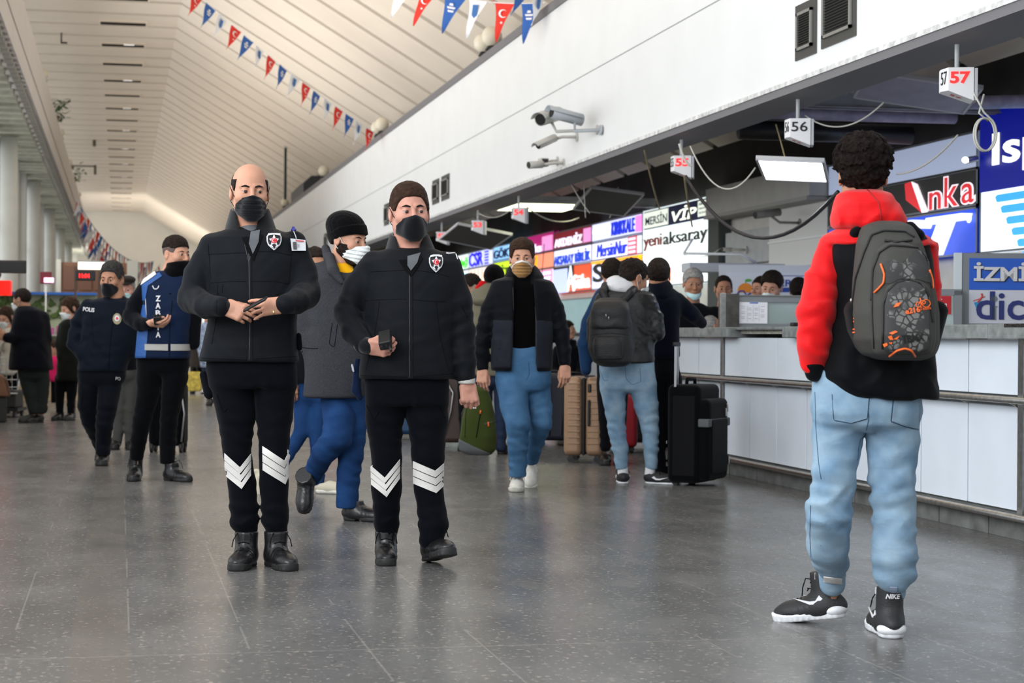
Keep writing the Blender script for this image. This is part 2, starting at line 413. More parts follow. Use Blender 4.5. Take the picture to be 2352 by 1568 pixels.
while y < 100:
    structure(MB().box((-2.6, y, 0), (-2.3, y + .55, 5.1)).build('pillar_%d' % k, pale), 'white square pillar under the left gallery')
    if k % 3 == 1:
        structure(MB().tube([(-2.2, y + 2.0, 0), (-2.2, y + 2.0, 5.0)], .17, 20).build('column_%d' % k, pale, smooth=True), 'round white column under the left gallery')
    k += 1; y += 3.7
# windows of the left wall between pillars
wm = mat('daylit_glass', (.8, .83, .83), .3, emis=.5, ecol=(.95, .98, 1))
y = 23.1; k = 1
while y < 98:
    f = structure(MB().box((-2.56, y - .55, .9), (-2.52, y + 2.4, 4.9)).build('window_%d' % k, wm), 'tall window pane of the left wall')
    fr = MB()
    for yy_ in (y - .6, y + .4, y + 1.4, y + 2.4): fr.box((-2.55, yy_, .85), (-2.48, yy_ + .06, 4.95))
    for zz in (.85, 3.2, 4.9): fr.box((-2.55, y - .6, zz), (-2.48, y + 2.46, zz + .06))
    fr.build('window_frame', pale, f); k += 1; y += 3.7

# far end of the hall
ew = mat('end_wall_paint', (.80, .76, .68), .85, noise=.03, nscale=1)
structure(MB().box((-6, 103, 3.6), (10, 103.4, 8)).build('wall_far_upper', ew), 'plain beige end wall under the ceiling')
e2 = structure(MB().box((-6, 103, 0), (10, 103.4, 3.6)).build('wall_far', mat('end_wall_pale', (.80, .79, .74), .8)), 'pale lower end wall')
glz = mat('far_glass', (.9, .92, .95), .2, emis=.6, ecol=(1, .99, .95))
for k in range(5):
    f = structure(MB().box((-1.6 + k * 1.5, 102.9, .1), (-.3 + k * 1.5, 102.98, 2.9)).build('window_%d' % (40 + k), glz), 'bright glazed bay of the far wall')
    MB().box((-1.7 + k * 1.5, 102.86, 0), (-1.6 + k * 1.5, 103, 3)).build('window_frame', steel, f)

# vents in the gallery front
alum = mat('aluminium', (.42, .42, .40), .45, metal=.7); vdark = mat('vent_dark', (.02, .02, .02), .6)
vplate = mat('vent_plate', (.10, .10, .095), .5, metal=.5)
def vent(y0, y1, z0, z1, label):
    t = empty('ventilation_grille', (FX, (y0 + y1) / 2, (z0 + z1) / 2)); tag(t, label, 'vent', 'grilles in the white gallery front')
    a, b = (y1 - y0) / 2, (z1 - z0) / 2
    MB().box((-.012, -a, -b), (0, a, b)).build('backing_plate', vplate, t)
    ia, ib = a - .05, b - .06; f = MB()
    for p, q in (((-.03, -ia, ib - .02), (-.008, ia, ib)), ((-.03, -ia, -ib), (-.008, ia, -ib + .02)), ((-.03, -ia, -ib), (-.008, -ia + .025, ib)), ((-.03, ia - .025, -ib), (-.008, ia, ib))): f.box(p, q)
    f.build('frame', alum, t)
    MB().box((-.014, -ia, -ib), (-.011, ia, ib)).build('opening', vdark, t)
    s = MB(); n = 13
    for i in range(n):
        z = -ib + .03 + (2 * ib - .06) * i / (n - 1)
        s.add([(-.026, -ia, z - .004), (-.026, ia, z - .004), (-.014, ia, z + .006), (-.014, -ia, z + .006), (-.026, -ia, z - .006), (-.026, ia, z - .006), (-.014, ia, z + .004), (-.014, -ia, z + .004)], [(0, 1, 2, 3), (7, 6, 5, 4), (0, 4, 5, 1)])
    s.build('louvres', mat('louvre_black', (.03, .03, .03), .4), t)
vent(11.87, 12.26, 2.98, 3.36, 'narrow dark grille near the frame top, left of the wider one')
vent(11.18, 11.77, 2.99, 3.40, 'wide dark grille at the nearest end of the white gallery front')
vent(27.02, 27.6, 3.02, 3.38, 'narrow grey grille over the second officer, left of its pair')
vent(26.15, 26.8, 3.02, 3.38, 'wider grey grille over the second officer, right of its pair')
vent(32.2, 32.8, 3.0, 3.38, 'small grille half hidden behind the head of the second officer')
vent(42.0, 42.7, 3.0, 3.38, 'farthest small grille, beside the black beanie')

# ------------------------------------------------------------------ counter
cpan = mat('counter_panel', (.66, .72, .80), .35, noise=.03, nscale=4, coat=.2)
stone = mat('grey_marble', (.20, .215, .215), .3, noise=.35, nscale=14, bump=.1)
kick = mat('kick_tile', (.13, .135, .13), .45, noise=.35, nscale=9)
ct = empty('ticket_counter', (CX, 11, 0)); tag(ct, 'long ticket counter with pale blue panels and grey stone top', 'counter')
def cl(mb, *a, **k): return mb.build(*a, parent=ct, **k)
Y0, Y1 = 5.6 - 11, 15.5 - 11
m = MB().box((.09, Y0, .12), (.75, Y1, 1.05)); cl(m, 'carcass', mat('carcass_grey', (.28, .29, .29), .6))
seams = [5.7, 6.3, 6.95, 7.55, 8.2, 8.95, 9.04, 9.63, 10.25, 10.87, 11.49, 12.12, 12.71, 13.30, 13.90, 14.0, 14.57, 15.15, 15.48]
for a, b in zip(seams[:-1], seams[1:]):
    if b - a < .15: continue
    for z0, z1, x in ((.15, .70, .04), (.76, 1.055, .04)):
        cl(MB().box((x, a - 11 + .008, z0), (.10, b - 11 - .008, z1)), 'panel', cpan, bevel=.003)
for a in (8.995, 13.95): cl(MB().box((.03, a - 11 - .03, .13), (.1, a - 11 + .03, 1.06)), 'post', steel)
yk = 5.6
while yk < 15.4:
    cl(MB().box((.03, yk - 11, 0), (.12, min(yk + .62, 15.5) - 11 - .006, .118)), 'kick_tile', kick, bevel=.002); yk += .626
for z, nm in ((.738, 'upper_rail'), (.128, 'lower_rail')):
    m = MB().tube([(-.045, Y0, z), (-.045, Y1, z)], .018, 14); yb = 5.6
    cl(m, nm, steel, smooth=True)
    b_ = MB().box((-.03, Y0, z - .006), (.05, Y1, z + .004))
    for s_ in seams[:-1]:
        b_.add([(-.03, s_ - 11 - .004, z - .01), (.05, s_ - 11 - .004, z - .01), (.05, s_ - 11 - .004, z - .05), (-.03, s_ - 11 + .004, z - .01), (.05, s_ - 11 + .004, z - .01), (.05, s_ - 11 + .004, z - .05)], [(0, 1, 2), (5, 4, 3), (0, 2, 5, 3)])
    cl(b_, 'ledge', mat('ledge_steel', (.5, .48, .45), .4, metal=.8, noise=.2, nscale=20))
tops = [5.6, 7.2, 9.2, 12.35, 13.55, 15.5]
for a, b in zip(tops[:-1], tops[1:]):
    if a == 12.35:
        cl(MB().box((.05, a - 11, 1.085), (.85, b - 11, 1.125)), 'stone_top', mat('worn_wood', (.42, .40, .34), .6, noise=.4, nscale=20)); 
        cl(MB().box((.0, a - 11, 1.115), (.85, b - 11, 1.135)), 'stone_top', stone, bevel=.003)
        continue
    cl(MB().box((-.06, a - 11 + .003, 1.058), (.85, b - 11 - .003, 1.135)), 'stone_top', stone, bevel=.005)
cl(MB().box((-.063, 8.65 - 11, 1.118), (-.02, 9.0 - 11, 1.137)), 'tape_patch', mat('black_tape', (.01, .01, .01), .15, bump=.8, bscale=60))

# steel posts and framed glass screens standing on the counter
glass_m = mat('screen_glass', (.62, .74, .74), .12, trans=.6); frame_m = mat('grey_frame', (.24, .26, .28), .45, metal=.3)
t = empty('counter_screen', (5.05, 14.15, 1.135)); tag(t, 'grey framed glass screen with a taped price sheet on the counter', 'screen')
f = MB(); x0, x1, zt = -.27, .36, .255
f.box((x0, -.02, zt - .05), (x1, .02, zt)).box((x0, -.02, 0), (x1, .02, .035)).box((x0, -.02, 0), (x0 + .05, .02, zt)).box((x1 - .03, -.02, 0), (x1, .02, zt))
f.build('frame', frame_m, t, bevel=.002); MB().box((x0, -.004, 0), (x1, .004, zt)).build('glass', glass_m, t)
MB().box((x0 - .03, -.03, zt), (x1, .03, zt + .008)).build('cap', steel, t)
pp = MB().box((x0 + .055, -.026, .035), (x0 + .29, -.023, .205)).build('paper', mat('paper', (.72, .72, .78), .8, noise=.05, nscale=20), t)
tx = MB(); ink = mat('ink', (.25, .25, .3), .8)
for xx in (.12, .17, .22): tx.box((x0 + xx, -.0275, .05), (x0 + xx + .0012, -.0265, .18))
for i in range(8):
    for xx in (.07, .125, .18, .235): 
        if (i * 7 + int(xx * 100)) % 3: tx.box((x0 + xx, -.0275, .170 - i * .014), (x0 + xx + .03, -.0265, .173 - i * .014))
tx.build('print', ink, pp)
MB().box((x0 + .14, -.0275, .194), (x0 + .21, -.0265, .203)).build('heading', mat('blue_ink', (.02, .1, .45), .7), pp)
t = empty('steel_partition', (4.72, 14.2, 1.135)); tag(t, 'brushed steel partition post at the far end of the counter', 'partition')
MB().box((-.02, -.12, 0), (.0, .05, .27)).box((.0, -.12, 0), (.10, -.1, .27)).build('panel', mat('dark_steel', (.2, .19, .18), .3, metal=1, noise=.3, nscale=12), t, bevel=.002)
MB().box((-.06, -.13, 0), (-.015, -.10, .275)).build('edge_strip', steel, t, bevel=.002)
t = empty('steel_partition', (4.66, 8.98, 1.135)); tag(t, 'tall steel post with dark panel on the near counter, beside the bald head', 'partition')
MB().box((0, -.03, 0), (.045, .03, .24)).build('post', steel, t, bevel=.003)
MB().box((.045, -.015, 0), (.4, .015, .235)).build('panel', mat('taupe_panel', (.16, .14, .12), .5), t)

t = empty('cable_clutter', (4.95, 13.0, 1.136)); tag(t, 'black adapter with its cable lying on the counter below the price sheet', 'adapter')
MB().box((-.1, -.03, 0), (.08, .03, .035)).build('adapter', black_p, t, bevel=.01)
MB().tube([(.08, 0, .012), (.14, -.02, .02), (.2, 0, .012), (.27, .02, .008)], .004).build('cable', black_p, t, smooth=True)

# ------------------------------------------------------------------ number boxes
box_w = mat('box_white', (.78, .78, .80), .45); red_led = mat('red_led', (.6, .02, .02), .4, emis=.75, ecol=(1, .02, .02))
ink_b = mat('digit_black', (.02, .02, .02), .6); ink_r = mat('digit_dark_red', (.35, .01, .02), .6)
def number_box(n, x, y, red, label):
    t = empty('number_box', (x, y, 2.45)); tag(t, label, 'number box', 'counter number boxes')
    w, d, h = .085, .085, .18
    # body: front lower edge cut by a sloping face
    pr = [(-d, h), (d, h), (d, .0), (-d + .07, 0), (-d, .055)]
    poly = [(-w, -d), (w, -d), (w, d), (-w, d)]
    b = MB()
    # plan: the front-left corner is chamfered into a narrow numbered face
    A = [(-w - .012, .02), (-w + .022, -d), (w, -d), (w, d), (-w - .012, d)]
    zb = [.045, .06, .0, .0, .0]
    zb = [.05, .045, -.015, -.015, .05]
    n_ = len(A)
    b.add([(x_, y_, z_) for (x_, y_), z_ in zip(A, zb)] + [(x_, y_, h) for x_, y_ in A], [tuple(range(n_)), tuple(range(2 * n_ - 1, n_ - 1, -1))] + [(i, i + n_, (i + 1) % n_ + n_, (i + 1) % n_) for i in range(n_)])
    b.build('housing', box_w, t, bevel=.003)
    MB().box((w + .003, -d + .004, -.012), (w + .022, d, h - .004)).build('door', mat('box_grey', (.5, .5, .53), .5), t, bevel=.003)
    MB().tube([(-.005, 0, h), (-.005, 0, 2.9 - 2.45 + .55)], .013, 12).build('hanger_pole', mat('pole_white', (.6, .62, .62), .4), t, smooth=True)
    put_text(str(n), .115, .07, frame((-w + .032, -d - .003, .085), (1, 0, 0), (0, 0, 1)), red_led if red else ink_b, t, 'number', depth=.002, bold=.035 if red else .01)
    v = Vector((.034, -d - .02, 0)).normalized()
    put_text(str(n), .08, .075, frame((-w - .012 + .006 - .004, .02 - .012 - .002, .085), (v.x, v.y, 0), (0, 0, 1)), ink_b, t, 'side_number', depth=.002)
    sl = Vector((2 * w - .022, 0, -.06)).normalized()
    put_text(str(n), .07, .05, frame((-w + .04, -d + .10, .038 - .006), (sl.x, 0, sl.z), (0, -1, 0)), ink_r, t, 'underside_number', depth=.001)
    t.rotation_euler = (0, 0, -YAW - .12)
    return t
for n, y, red, lab in ((57, 10.09, True, 'hanging white number box with a red 57'), (56, 12.69, False, 'hanging white number box with a black 56'),
                  (55, 15.53, True, 'hanging white number box with a red 55'), (54, 22.26, True, 'hanging grey number box with a red 54'),
                  (53, 24.92, True, 'hanging grey number box with a red 53'), (52, 27.81, True, 'hanging grey number box with a red 52')):
    number_box(n, 4.78, y, red, lab)
t = empty('hanging_cable_loop', (4.82, 9.9, 2.44)); tag(t, 'grey cable coiled in a loop hanging under the box 57', 'cable loop')
loop = [(-.02, 0, .02), (.0, 0, -.06)] + [(.035 + .075 * math.sin(a), 0, -.21 - .12 * math.cos(a) * 1.15) for a in np.linspace(math.pi * 1.15 + math.pi, math.pi * .9 + 3 * math.pi, 30)] + [(.06, 0, -.07), (.03, 0, .02)]
MB().tube([(x, .01 * i / 10, z) for i, (x, y, z) in enumerate([(-.03, 0, .03), (.035, 0, -.08)] + [(.055 + .062 * math.sin(a), 0, -.205 - .095 * math.cos(a)) for a in np.linspace(2.6, 2.6 - 4 * math.pi + .0, 50)] + [(.03, 0, -.08), (.06, 0, .03)])], .006, 8).build('cable', mat('cable_grey', (.5, .5, .46), .5), t, smooth=True)

# ------------------------------------------------------------------ beams, ducts and wires over the offices
beam_m = mat('beam_paint', (.30, .29, .30), .6, noise=.2, nscale=5)
for y, z, lab in ((10.6, 3.36, 'pale steel beam crossing over the nearest office, top of the dark zone'), (15.4, 3.08, 'long pale beam crossing behind the box 56'), (26.8, 3.0, 'pale beam crossing behind the box 54'), (20.5, 3.55, 'high dark beam halfway along the offices')):
    b = MB().box((FX + .4, y, z), (SX + .05, y + .04, z + .12)).box((FX + .4, y - .03, z), (SX + .05, y + .12, z + .012)).box((FX + .4, y - .03, z + .12), (SX + .05, y + .12, z + .132))
    o = b.build('cross_beam', beam_m); tag(o, lab, 'beam', 'steel beams over the offices')
def run(name, pts, r, material, label, cat, group=None, n=8):
    o = MB().tube(pts, r, n).build(name, material, smooth=True); tag(o, label, cat, group); return o
duct = mat('duct_lilac', (.30, .27, .36), .5, noise=.3, nscale=10)
def arc(p, q, sag, n=16):
    p = Vector(p); q = Vector(q); return [p.lerp(q, i / n) - Vector((0, 0, 4 * sag * (i / n) * (1 - i / n))) for i in range(n + 1)]
run('cable_duct', [(5.2, 14.4, 3.4), (5.7, 14.3, 3.2), (6.2, 14.2, 3.02), (6.8, 14.1, 2.99), (7.6, 14.0, 3.02)], .055, duct, 'lilac flexible duct curving under the box 57', 'duct', n=12)
run('pipe_bundle', [(5.1, 16.0, 3.12), (5.8, 16.0, 3.1), (6.6, 16.0, 3.1), (7.6, 16.1, 3.12)], .06, duct, 'lilac pipe beside the beam behind the box 56', 'pipe', n=12)
run('black_pipe', [(5.6, 16.4, 2.98), (7.3, 16.4, 2.98)], .09, black_p, 'thick black pipe end over the curly haired boy', 'pipe', n=14)
wire_w = mat('wire_pale', (.55, .53, .48), .6); wire_b = mat('wire_black', (.015, .015, .02), .4); wire_y = mat('wire_yellow', (.35, .28, .14), .6)
W = [(wire_w, (1585, 335, 15), (1735, 385, 14.6), 1.0, .006, 'pale wire sagging from the box 55 to the lit lamp'),
     (wire_b, (1575, 405, 15), (1925, 440, 12.5), 1.6, .014, 'thick black cable sagging from the box 55 behind the red hood'),
     (wire_w, (1850, 265, 14), (2030, 235, 13), .5, .006, 'pale wire from the box 56 to the unlit panel'),
     (wire_y, (1782, 285, 15), (1805, 370, 15), -.03, .006, 'yellowish wire holding up the lit lamp'),
     (wire_y, (1480, 345, 17), (1515, 480, 19), .1, .008, 'yellowish wire hanging in front of the white sign'),
     (wire_y, (1572, 405, 16), (1590, 520, 18), .1, .008, 'yellowish wire end hanging below the box 55'),
     (wire_w, (1300, 400, 21), (1355, 490, 21), .1, .006, 'thin pale wire hanging over the red sign'),
     (wire_w, (1340, 400, 21.5), (1345, 500, 21.5), .1, .006, 'thin straight wire hanging over the red sign'),
     (wire_w, (1420, 430, 24), (1400, 500, 26), .2, .006, 'thin wire hanging left of the white sign'),
     (wire_w, (1205, 470, 24), (1330, 500, 26), .5, .008, 'grey wire sagging right of the box 54'),
     (wire_w, (1100, 490, 23), (1180, 475, 23), .35, .006, 'thin wire hanging below the yellow lamp'),
     (wire_w, (2060, 400, 14), (2200, 310, 13), .25, .007, 'grey cable crossing the pale sign right of the boy'),
     (wire_w, (1515, 560, 22.2), (1650, 575, 22.2), .55, .004, 'pale blue wire looping across the white sign'),
     (wire_w, (1512, 540, 22.4), (1655, 570, 22.4), .7, .004, 'second pale wire looping lower across the white sign'),
     (wire_b, (1250, 560, 28), (1240, 690, 28), .1, .006, 'thin dark wire hanging over the orange signs'),
     (wire_w, (1590, 380, 15), (1560, 330, 15), .2, .01, 'curled wire end at the box 55')]
for mtl, (u0, v0, d0), (u1, v1, d1), sag, r, lab in W:
    run('hanging_wire', arc(at_depth(u0, v0, d0), at_depth(u1, v1, d1), sag * .25), r, mtl, lab, 'wire', 'wires hanging over the offices', 6)

# lamps under the dark ceiling
def panel_lamp(c, sx, sy, rot, material, label, lit):
    t = empty('panel_lamp', c); t.rotation_euler = rot; tag(t, label, 'lamp')
    MB().box((-sx / 2, -sy / 2, 0), (sx / 2, sy / 2, .03)).build('housing', mat('lamp_housing', (.5, .5, .52), .5), t, bevel=.004)
    MB().box((-sx / 2 + .02, -sy / 2 + .02, -.004), (sx / 2 - .02, sy / 2 - .02, 0)).build('diffuser', material, t)
    f = MB()
    for a, b in (((-sx / 2, -sy / 2, -.008), (sx / 2, -sy / 2 + .02, 0)), ((-sx / 2, sy / 2 - .02, -.008), (sx / 2, sy / 2, 0)), ((-sx / 2, -sy / 2, -.008), (-sx / 2 + .02, sy / 2, 0)), ((sx / 2 - .02, -sy / 2, -.008), (sx / 2, sy / 2, 0))): f.box(a, b)
    f.build('rim', mat('lamp_rim', (.6, .6, .65), .4), t)
    return t
lit_white = mat('lit_white', (1, 1, 1), .3, emis=6, ecol=(.97, 1, .98)); lit_yel = mat('lit_yellow', (1, 1, .75), .3, emis=3.2, ecol=(1, 1, .62))
unlit = mat('unlit_lilac', (.42, .40, .52), .5, noise=.1, nscale=8)
panel_lamp(tuple(at_depth(1822, 392, 14)), .50, .85, (math.radians(-5), math.radians(3), -.42), lit_white, 'lit white panel lamp hanging from wires left of the boy', True)
panel_lamp((6.1, 13.6, 2.98), .9, .55, (math.radians(-14), math.radians(8), math.radians(-12)), unlit, 'unlit lilac panel lamp tilted above the lit one', False)
panel_lamp((5.75, 25.3, 2.86), 1.0, 1.6, (0, 0, math.radians(0)), lit_yel, 'lit yellow-green panel lamp between the boxes 53 and 54', True)
panel_lamp((6.1, 23.0, 2.78), .7, .9, (math.radians(-14), math.radians(6), 0), mat('unlit_dark', (.06, .06, .06), .5), 'dark unlit panel lamp hanging over the red sign', False)
panel_lamp((5.0, 26.3, 2.48), .8, 1.4, (math.radians(-6), math.radians(10), 0), mat('unlit_dark', (.06, .06, .06), .5), 'dark unlit panel lamp tilted below the boxes 52 and 53', False)
# ------------------------------------------------------------------ signs on the back wall (they face the hall)
def C(h): return tuple(((int(h[i:i + 2], 16) / 255) ** 2.2) for i in (0, 2, 4))
def glow(name, hexcol, e=1.0, **k):
    c = C(hexcol); return mat(name, c, .35, emis=e, ecol=c, **k)
def sign(y_near, y_far, z0, z1, material, label, depth=.08, name='lit_sign', x=SX, cat='sign', group=None):
    t = empty(name, (x, (y_near + y_far) / 2, (z0 + z1) / 2)); tag(t, label, cat, group)
    w, h = y_far - y_near, z1 - z0
    MB().box((-depth, -w / 2, -h / 2), (0, w / 2, h / 2)).build('face_panel', material, t)
    f = MB(); q = .018; d = depth + .008
    for a, b in (((-d, -w / 2, -h / 2), (-.01, w / 2, -h / 2 + q)), ((-d, -w / 2, h / 2 - q), (-.01, w / 2, h / 2)), ((-d, -w / 2, -h / 2), (-.01, -w / 2 + q, h / 2)), ((-d, w / 2 - q, -h / 2), (-.01, w / 2, h / 2))): f.box(a, b)
    f.build('rim', frame_m, t)
    t['_w'] = w; t['_h'] = h; t['_d'] = depth; return t
def letters(t, body, a, b, c, d, material, depth=.02, name='lettering', **k):
    """fractions of the sign: a..b from the reader's left, c..d from the bottom"""
    w, h = t['_w'], t['_h']; x = -t['_d'] - depth / 2 + .002
    return put_text(body, (b - a) * w, (d - c) * h, frame((x, w / 2 - a * w, -h / 2 + c * h), (0, -1, 0), (0, 0, 1)), material, t, name, depth=depth, **k)
def patch(t, a, b, c, d, material, name='patch', depth=.01, poly=None):
    w, h = t['_w'], t['_h']; x = -t['_d'] - .001
    pts = poly or [(a, c), (b, c), (b, d), (a, d)]
    return MB().prism([(p * w, q * h) for p, q in pts], depth, frame((x, w / 2, -h / 2), (0, -1, 0), (0, 0, 1))).build(name, material, t)
g_white = glow('glow_white', 'EAF6F6', 1.0); g_cool = glow('glow_cool', 'D8DEFF', .95); g_navy = mat('sign_navy', (.01, .02, .12), .4)
g_blue = glow('glow_blue', '2A4FD8', .9); g_red = glow('glow_red', 'F04040', .7); g_orange = glow('glow_orange', 'FF6A2A', .9)
navy = mat('ink_navy', (.015, .025, .16), .4); s_black = mat('sign_black', (.02, .02, .022), .5); s_grey = mat('sign_grey', (.045, .045, .045), .5)
R0, R1, R2, R3 = 1.84, 2.31, 2.62, 2.94
cols = [23.75, 27.05, 30.13, 32.9, 35.4, 38.5, 41.3, 43.6]
def X(i): return cols[i]
# white sign
t = sign(cols[0], cols[1], 1.80, 2.97, g_white, 'tall white lit sign with yeni aksaray lettering')
patch(t, .03, .42, .74, .97, mat('box_line', (.02, .03, .15), .4), 'name_board'); patch(t, .038, .412, .755, .955, glow('glow_paper', 'E8F0E0', .8), 'board_face', .014)
letters(t, 'MERSİN', .06, .40, .79, .93, navy, bold=.015)
patch(t, .42, .975, .74, .97, navy, 'name_board'); letters(t, 'VİP', .47, .82, .77, .94, glow('glow_cream', 'F8FFE8', 1.2), bold=.012, shear=.2)
patch(t, .84, .965, .77, .95, glow('glow_paper', 'E8F0E0', .8), 'city_list', .014)
for i, s in enumerate(('ANKARA', 'MERSİN', 'SİLİFKE')): letters(t, s, .855, .95, .90 - i * .05, .93 - i * .05, navy)
letters(t, 'yeni', .03, .31, .47, .66, mat('dull_red', (.35, .03, .02), .5))
letters(t, 'aksaray', .34, .96, .46, .66, mat('dark_olive', (.06, .055, .05), .5))
patch(t, .35, .45, .05, .22, g_orange, 'notice'); patch(t, .36, .44, .065, .205, g_white, 'notice_face', .014)
# column: Kirikkale / Mersin Nur / orange bordered
t = sign(X(1), X(2), R2 + .01, R3, g_cool, 'white and blue lit sign reading KIRIKKALE, top row')
letters(t, 'KIRIKKALE', .42, .86, .15, .85, glow('glow_deepblue', '1830C0', .8), bold=.015); letters(t, 'Güngör', .03, .4, .25, .8, glow('glow_pale', 'F4F4FF', 1.3), bold=.012, shear=.2)
patch(t, .88, .99, .1, .9, glow('glow_pink', 'F890E0', .8))
t = sign(X(1), X(2), R1 + .01, R2, glow('glow_ice', 'E8E8FF', 1.05), 'white lit sign reading Mersin Nur, middle row')
letters(t, 'MersinNur', .12, .72, .15, .85, glow('glow_deepblue', '1830C0', .8), shear=.2)
patch(t, .74, .90, .05, .95, g_red, 'route_list')
for i in range(4): patch(t, .755, .885, .1 + i * .22, .24 + i * .22, g_cool, 'route_row', .013)
t = sign(X(1), X(2), R0, R1, g_cool, 'lit sign with big dark letters SER and an orange border, bottom row')
patch(t, 0, 1, .9, 1, glow('glow_amber', 'FFA820', 1.0), 'border'); patch(t, .93, 1, 0, 1, glow('glow_amber', 'FFA820', 1.0), 'border')
letters(t, 'SER', .04, .9, .25, .9, s_grey, bold=.02)
# column: Akdeniz / Aksaray / Suha
t = sign(X(2), X(3), R2 + .01, R3, glow('glow_wine', '8C1028', .45), 'dark red sign reading AKDENİZ, top row')
letters(t, 'AKDENİZ', .03, .76, .12, .75, glow('glow_ice', 'E8E8FF', 1.05), bold=.015); patch(t, .8, .98, .1, .85, glow('glow_rose', 'F09AD8', .8))
t = sign(X(2), X(3), R1 + .01, R2, glow('glow_ice', 'E8E8FF', 1.05), 'white sign with blue letters AKSARAY BİRLİK, middle row')
letters(t, 'AKSARAY BİRLİK', .02, .97, .08, .8, glow('glow_blue2', '1C48C8', .6), bold=.015)
t = sign(X(2), X(3), R0, R1, glow('glow_orange2', 'F0562A', .6), 'orange sign with white Süha lettering, bottom row')
patch(t, 0, .55, .45, 1, s_grey, 'dark_half'); patch(t, 0, .4, 0, .9, glow('glow_lilac', 'B8C4F8', .9), 'pale_half', .02)
letters(t, 'TT', .05, .32, .1, .75, glow('glow_sky', '78A8F8', .9), shear=.25, bold=.015); letters(t, 'A', .38, .58, .02, .98, g_white, bold=.015)
letters(t, 'Süha', .55, .97, .1, .62, g_white, bold=.012)
# column: magenta / orange / pink
t = sign(X(3), X(4), R2 + .01, R3 + .05, glow('glow_magenta', 'C01878', .55), 'magenta lit sign left of the dark red one, top row')
letters(t, 'Lüks', .05, .6, .05, .5, glow('glow_ice', 'E8E8FF', 1.3), bold=.02); patch(t, .62, .95, .05, .8, glow('glow_rose', 'F09AD8', .8))
t = sign(X(3), X(4), R1 + .01, R2, glow('glow_peach', 'FF9070', .9), 'peach and orange lit sign, middle row')
patch(t, 0, .45, .1, .9, glow('glow_amber2', 'FFA010', 1.1)); letters(t, 'SAY', .1, .42, .2, .8, glow('glow_red2', 'FF5010', .9), bold=.015)
t = sign(X(3), X(4), R0, R1, glow('glow_lavender', 'F0E0FF', 1.0), 'pale lavender lit sign with a pink route list, bottom row')
patch(t, .5, .95, .3, .95, glow('glow_pink2', 'FF80A0', .9), 'route_list')
for i in range(3): patch(t, .53, .92, .36 + i * .2, .5 + i * .2, g_cool, 'route_row', .013)
# column: GÖK / yellow-green / white
t = sign(X(4), X(5), R2 + .01, R3, glow('glow_lightblue', '90C8F8', .95), 'light blue lit sign reading GÖK')
letters(t, 'GÖKTUR', .03, .95, .15, .85, navy, bold=.02)
t = sign(X(4), X(5), R1 - .08, R2 - .01, glow('glow_lime', 'C8E828', .95), 'lime green lit sign under the light blue one')
letters(t, 'TİTUR', .1, .9, .1, .8, mat('ink_green', (.02, .2, .03), .5), bold=.012)
t = sign(X(4), X(5), R0, R1 - .08, glow('glow_warmwhite', 'FFF0E8', .95), 'plain warm white lit sign under the lime one')
# column: CSR
t = sign(X(5), X(6), R2 - .04, R3, g_cool, 'white and blue lit sign reading CSR')
letters(t, 'CSR', .03, .6, .08, .92, glow('glow_ultra', '2018E0', .9), bold=.02); 
for i in range(5): patch(t, .66, .82, .1 + i * .17, .2 + i * .17, glow('glow_ultra', '2018E0', .9), 'route_row')
t = sign(X(5), X(6), R0, R2 - .05, glow('glow_warmwhite', 'FFF0E8', .95), 'warm white lit sign under the CSR one')
for i in range(6): patch(t, .1 + i * .15, .14 + i * .15, .2, .95, glow('glow_tan', 'E0B090', .8), 'stroke')
t = sign(X(6), X(7), R2 - .04, R3, g_white, 'white lit sign with green uludağ lettering')
letters(t, 'uludağ', .05, .95, .1, .75, glow('glow_green', '40D828', .9), shear=.2, bold=.02)
t = sign(X(6), X(7), R0, R2 - .05, g_white, 'cyan and white lit sign under the green lettered one')
letters(t, 'TUR', .1, .9, .4, .9, glow('glow_cyan', '60D8F0', .9))
# right end: Anka, CT, Isparta
t = sign(15.86, 19.55, 2.63, 2.98, mat('cool_backlit', (.48, .55, .75), .4, emis=.35, ecol=(.5, .58, .8)), 'blank pale blue lit panel over the red lettered sign', cat='sign')
t = sign(15.86, 19.55, 2.29, 2.64, s_grey, 'dark sign with red and white letters Anka')
W = t['_w']
def bordered(t, body, a, b, c, d, **k):
    letters(t, body, a, b, c, d, glow('anka_white', 'FFF4FA', .7), depth=.006, name='letter_rim', bold=.045, **k); letters(t, body, a + .008, b - .008, c + .035, d - .035, glow('anka_red', 'E03038', .5), depth=.010, name='lettering', bold=.005, **k)
patch(t, 0, 0, 0, 0, glow('anka_red', 'E03038', .5), 'letter_wing', .010, poly=[(.565, .92), (.60, .95), (.675, .03), (.575, .45)])
patch(t, 0, 0, 0, 0, glow('anka_white', 'FFF4FA', .7), 'letter_wing', .014, poly=[(.61, .95), (.645, .85), (.715, .02), (.68, .02)])
bordered(t, 'n', .712, .80, .03, .58); bordered(t, 'k', .805, .90, .04, .92); bordered(t, 'a', .905, .99, .06, .66)
t = sign(15.86, 19.55, 1.84, 2.28, glow('ct_blue', '2048C8', .55), 'blue sign with slanted white letters CT')
letters(t, 'CT', .48, .975, .04, .88, glow('ct_white', 'F0F4FF', .85), bold=.012, shear=.35, depth=.12); MB().tube([(-.1, -t['_w'] / 2 + .12, .12), (-.11, -t['_w'] / 2 + .12, .12)], .045, 20).build('registered_mark', g_white, t)
t = sign(11.6, 15.80, 1.84, 3.14, glow('isp_white', 'EEF6FF', .95), 'big blue and white lit sign reading Isp')
patch(t, 0, 1, .43, 1, glow('isp_blue', '0C1C90', .45), 'blue_field'); 
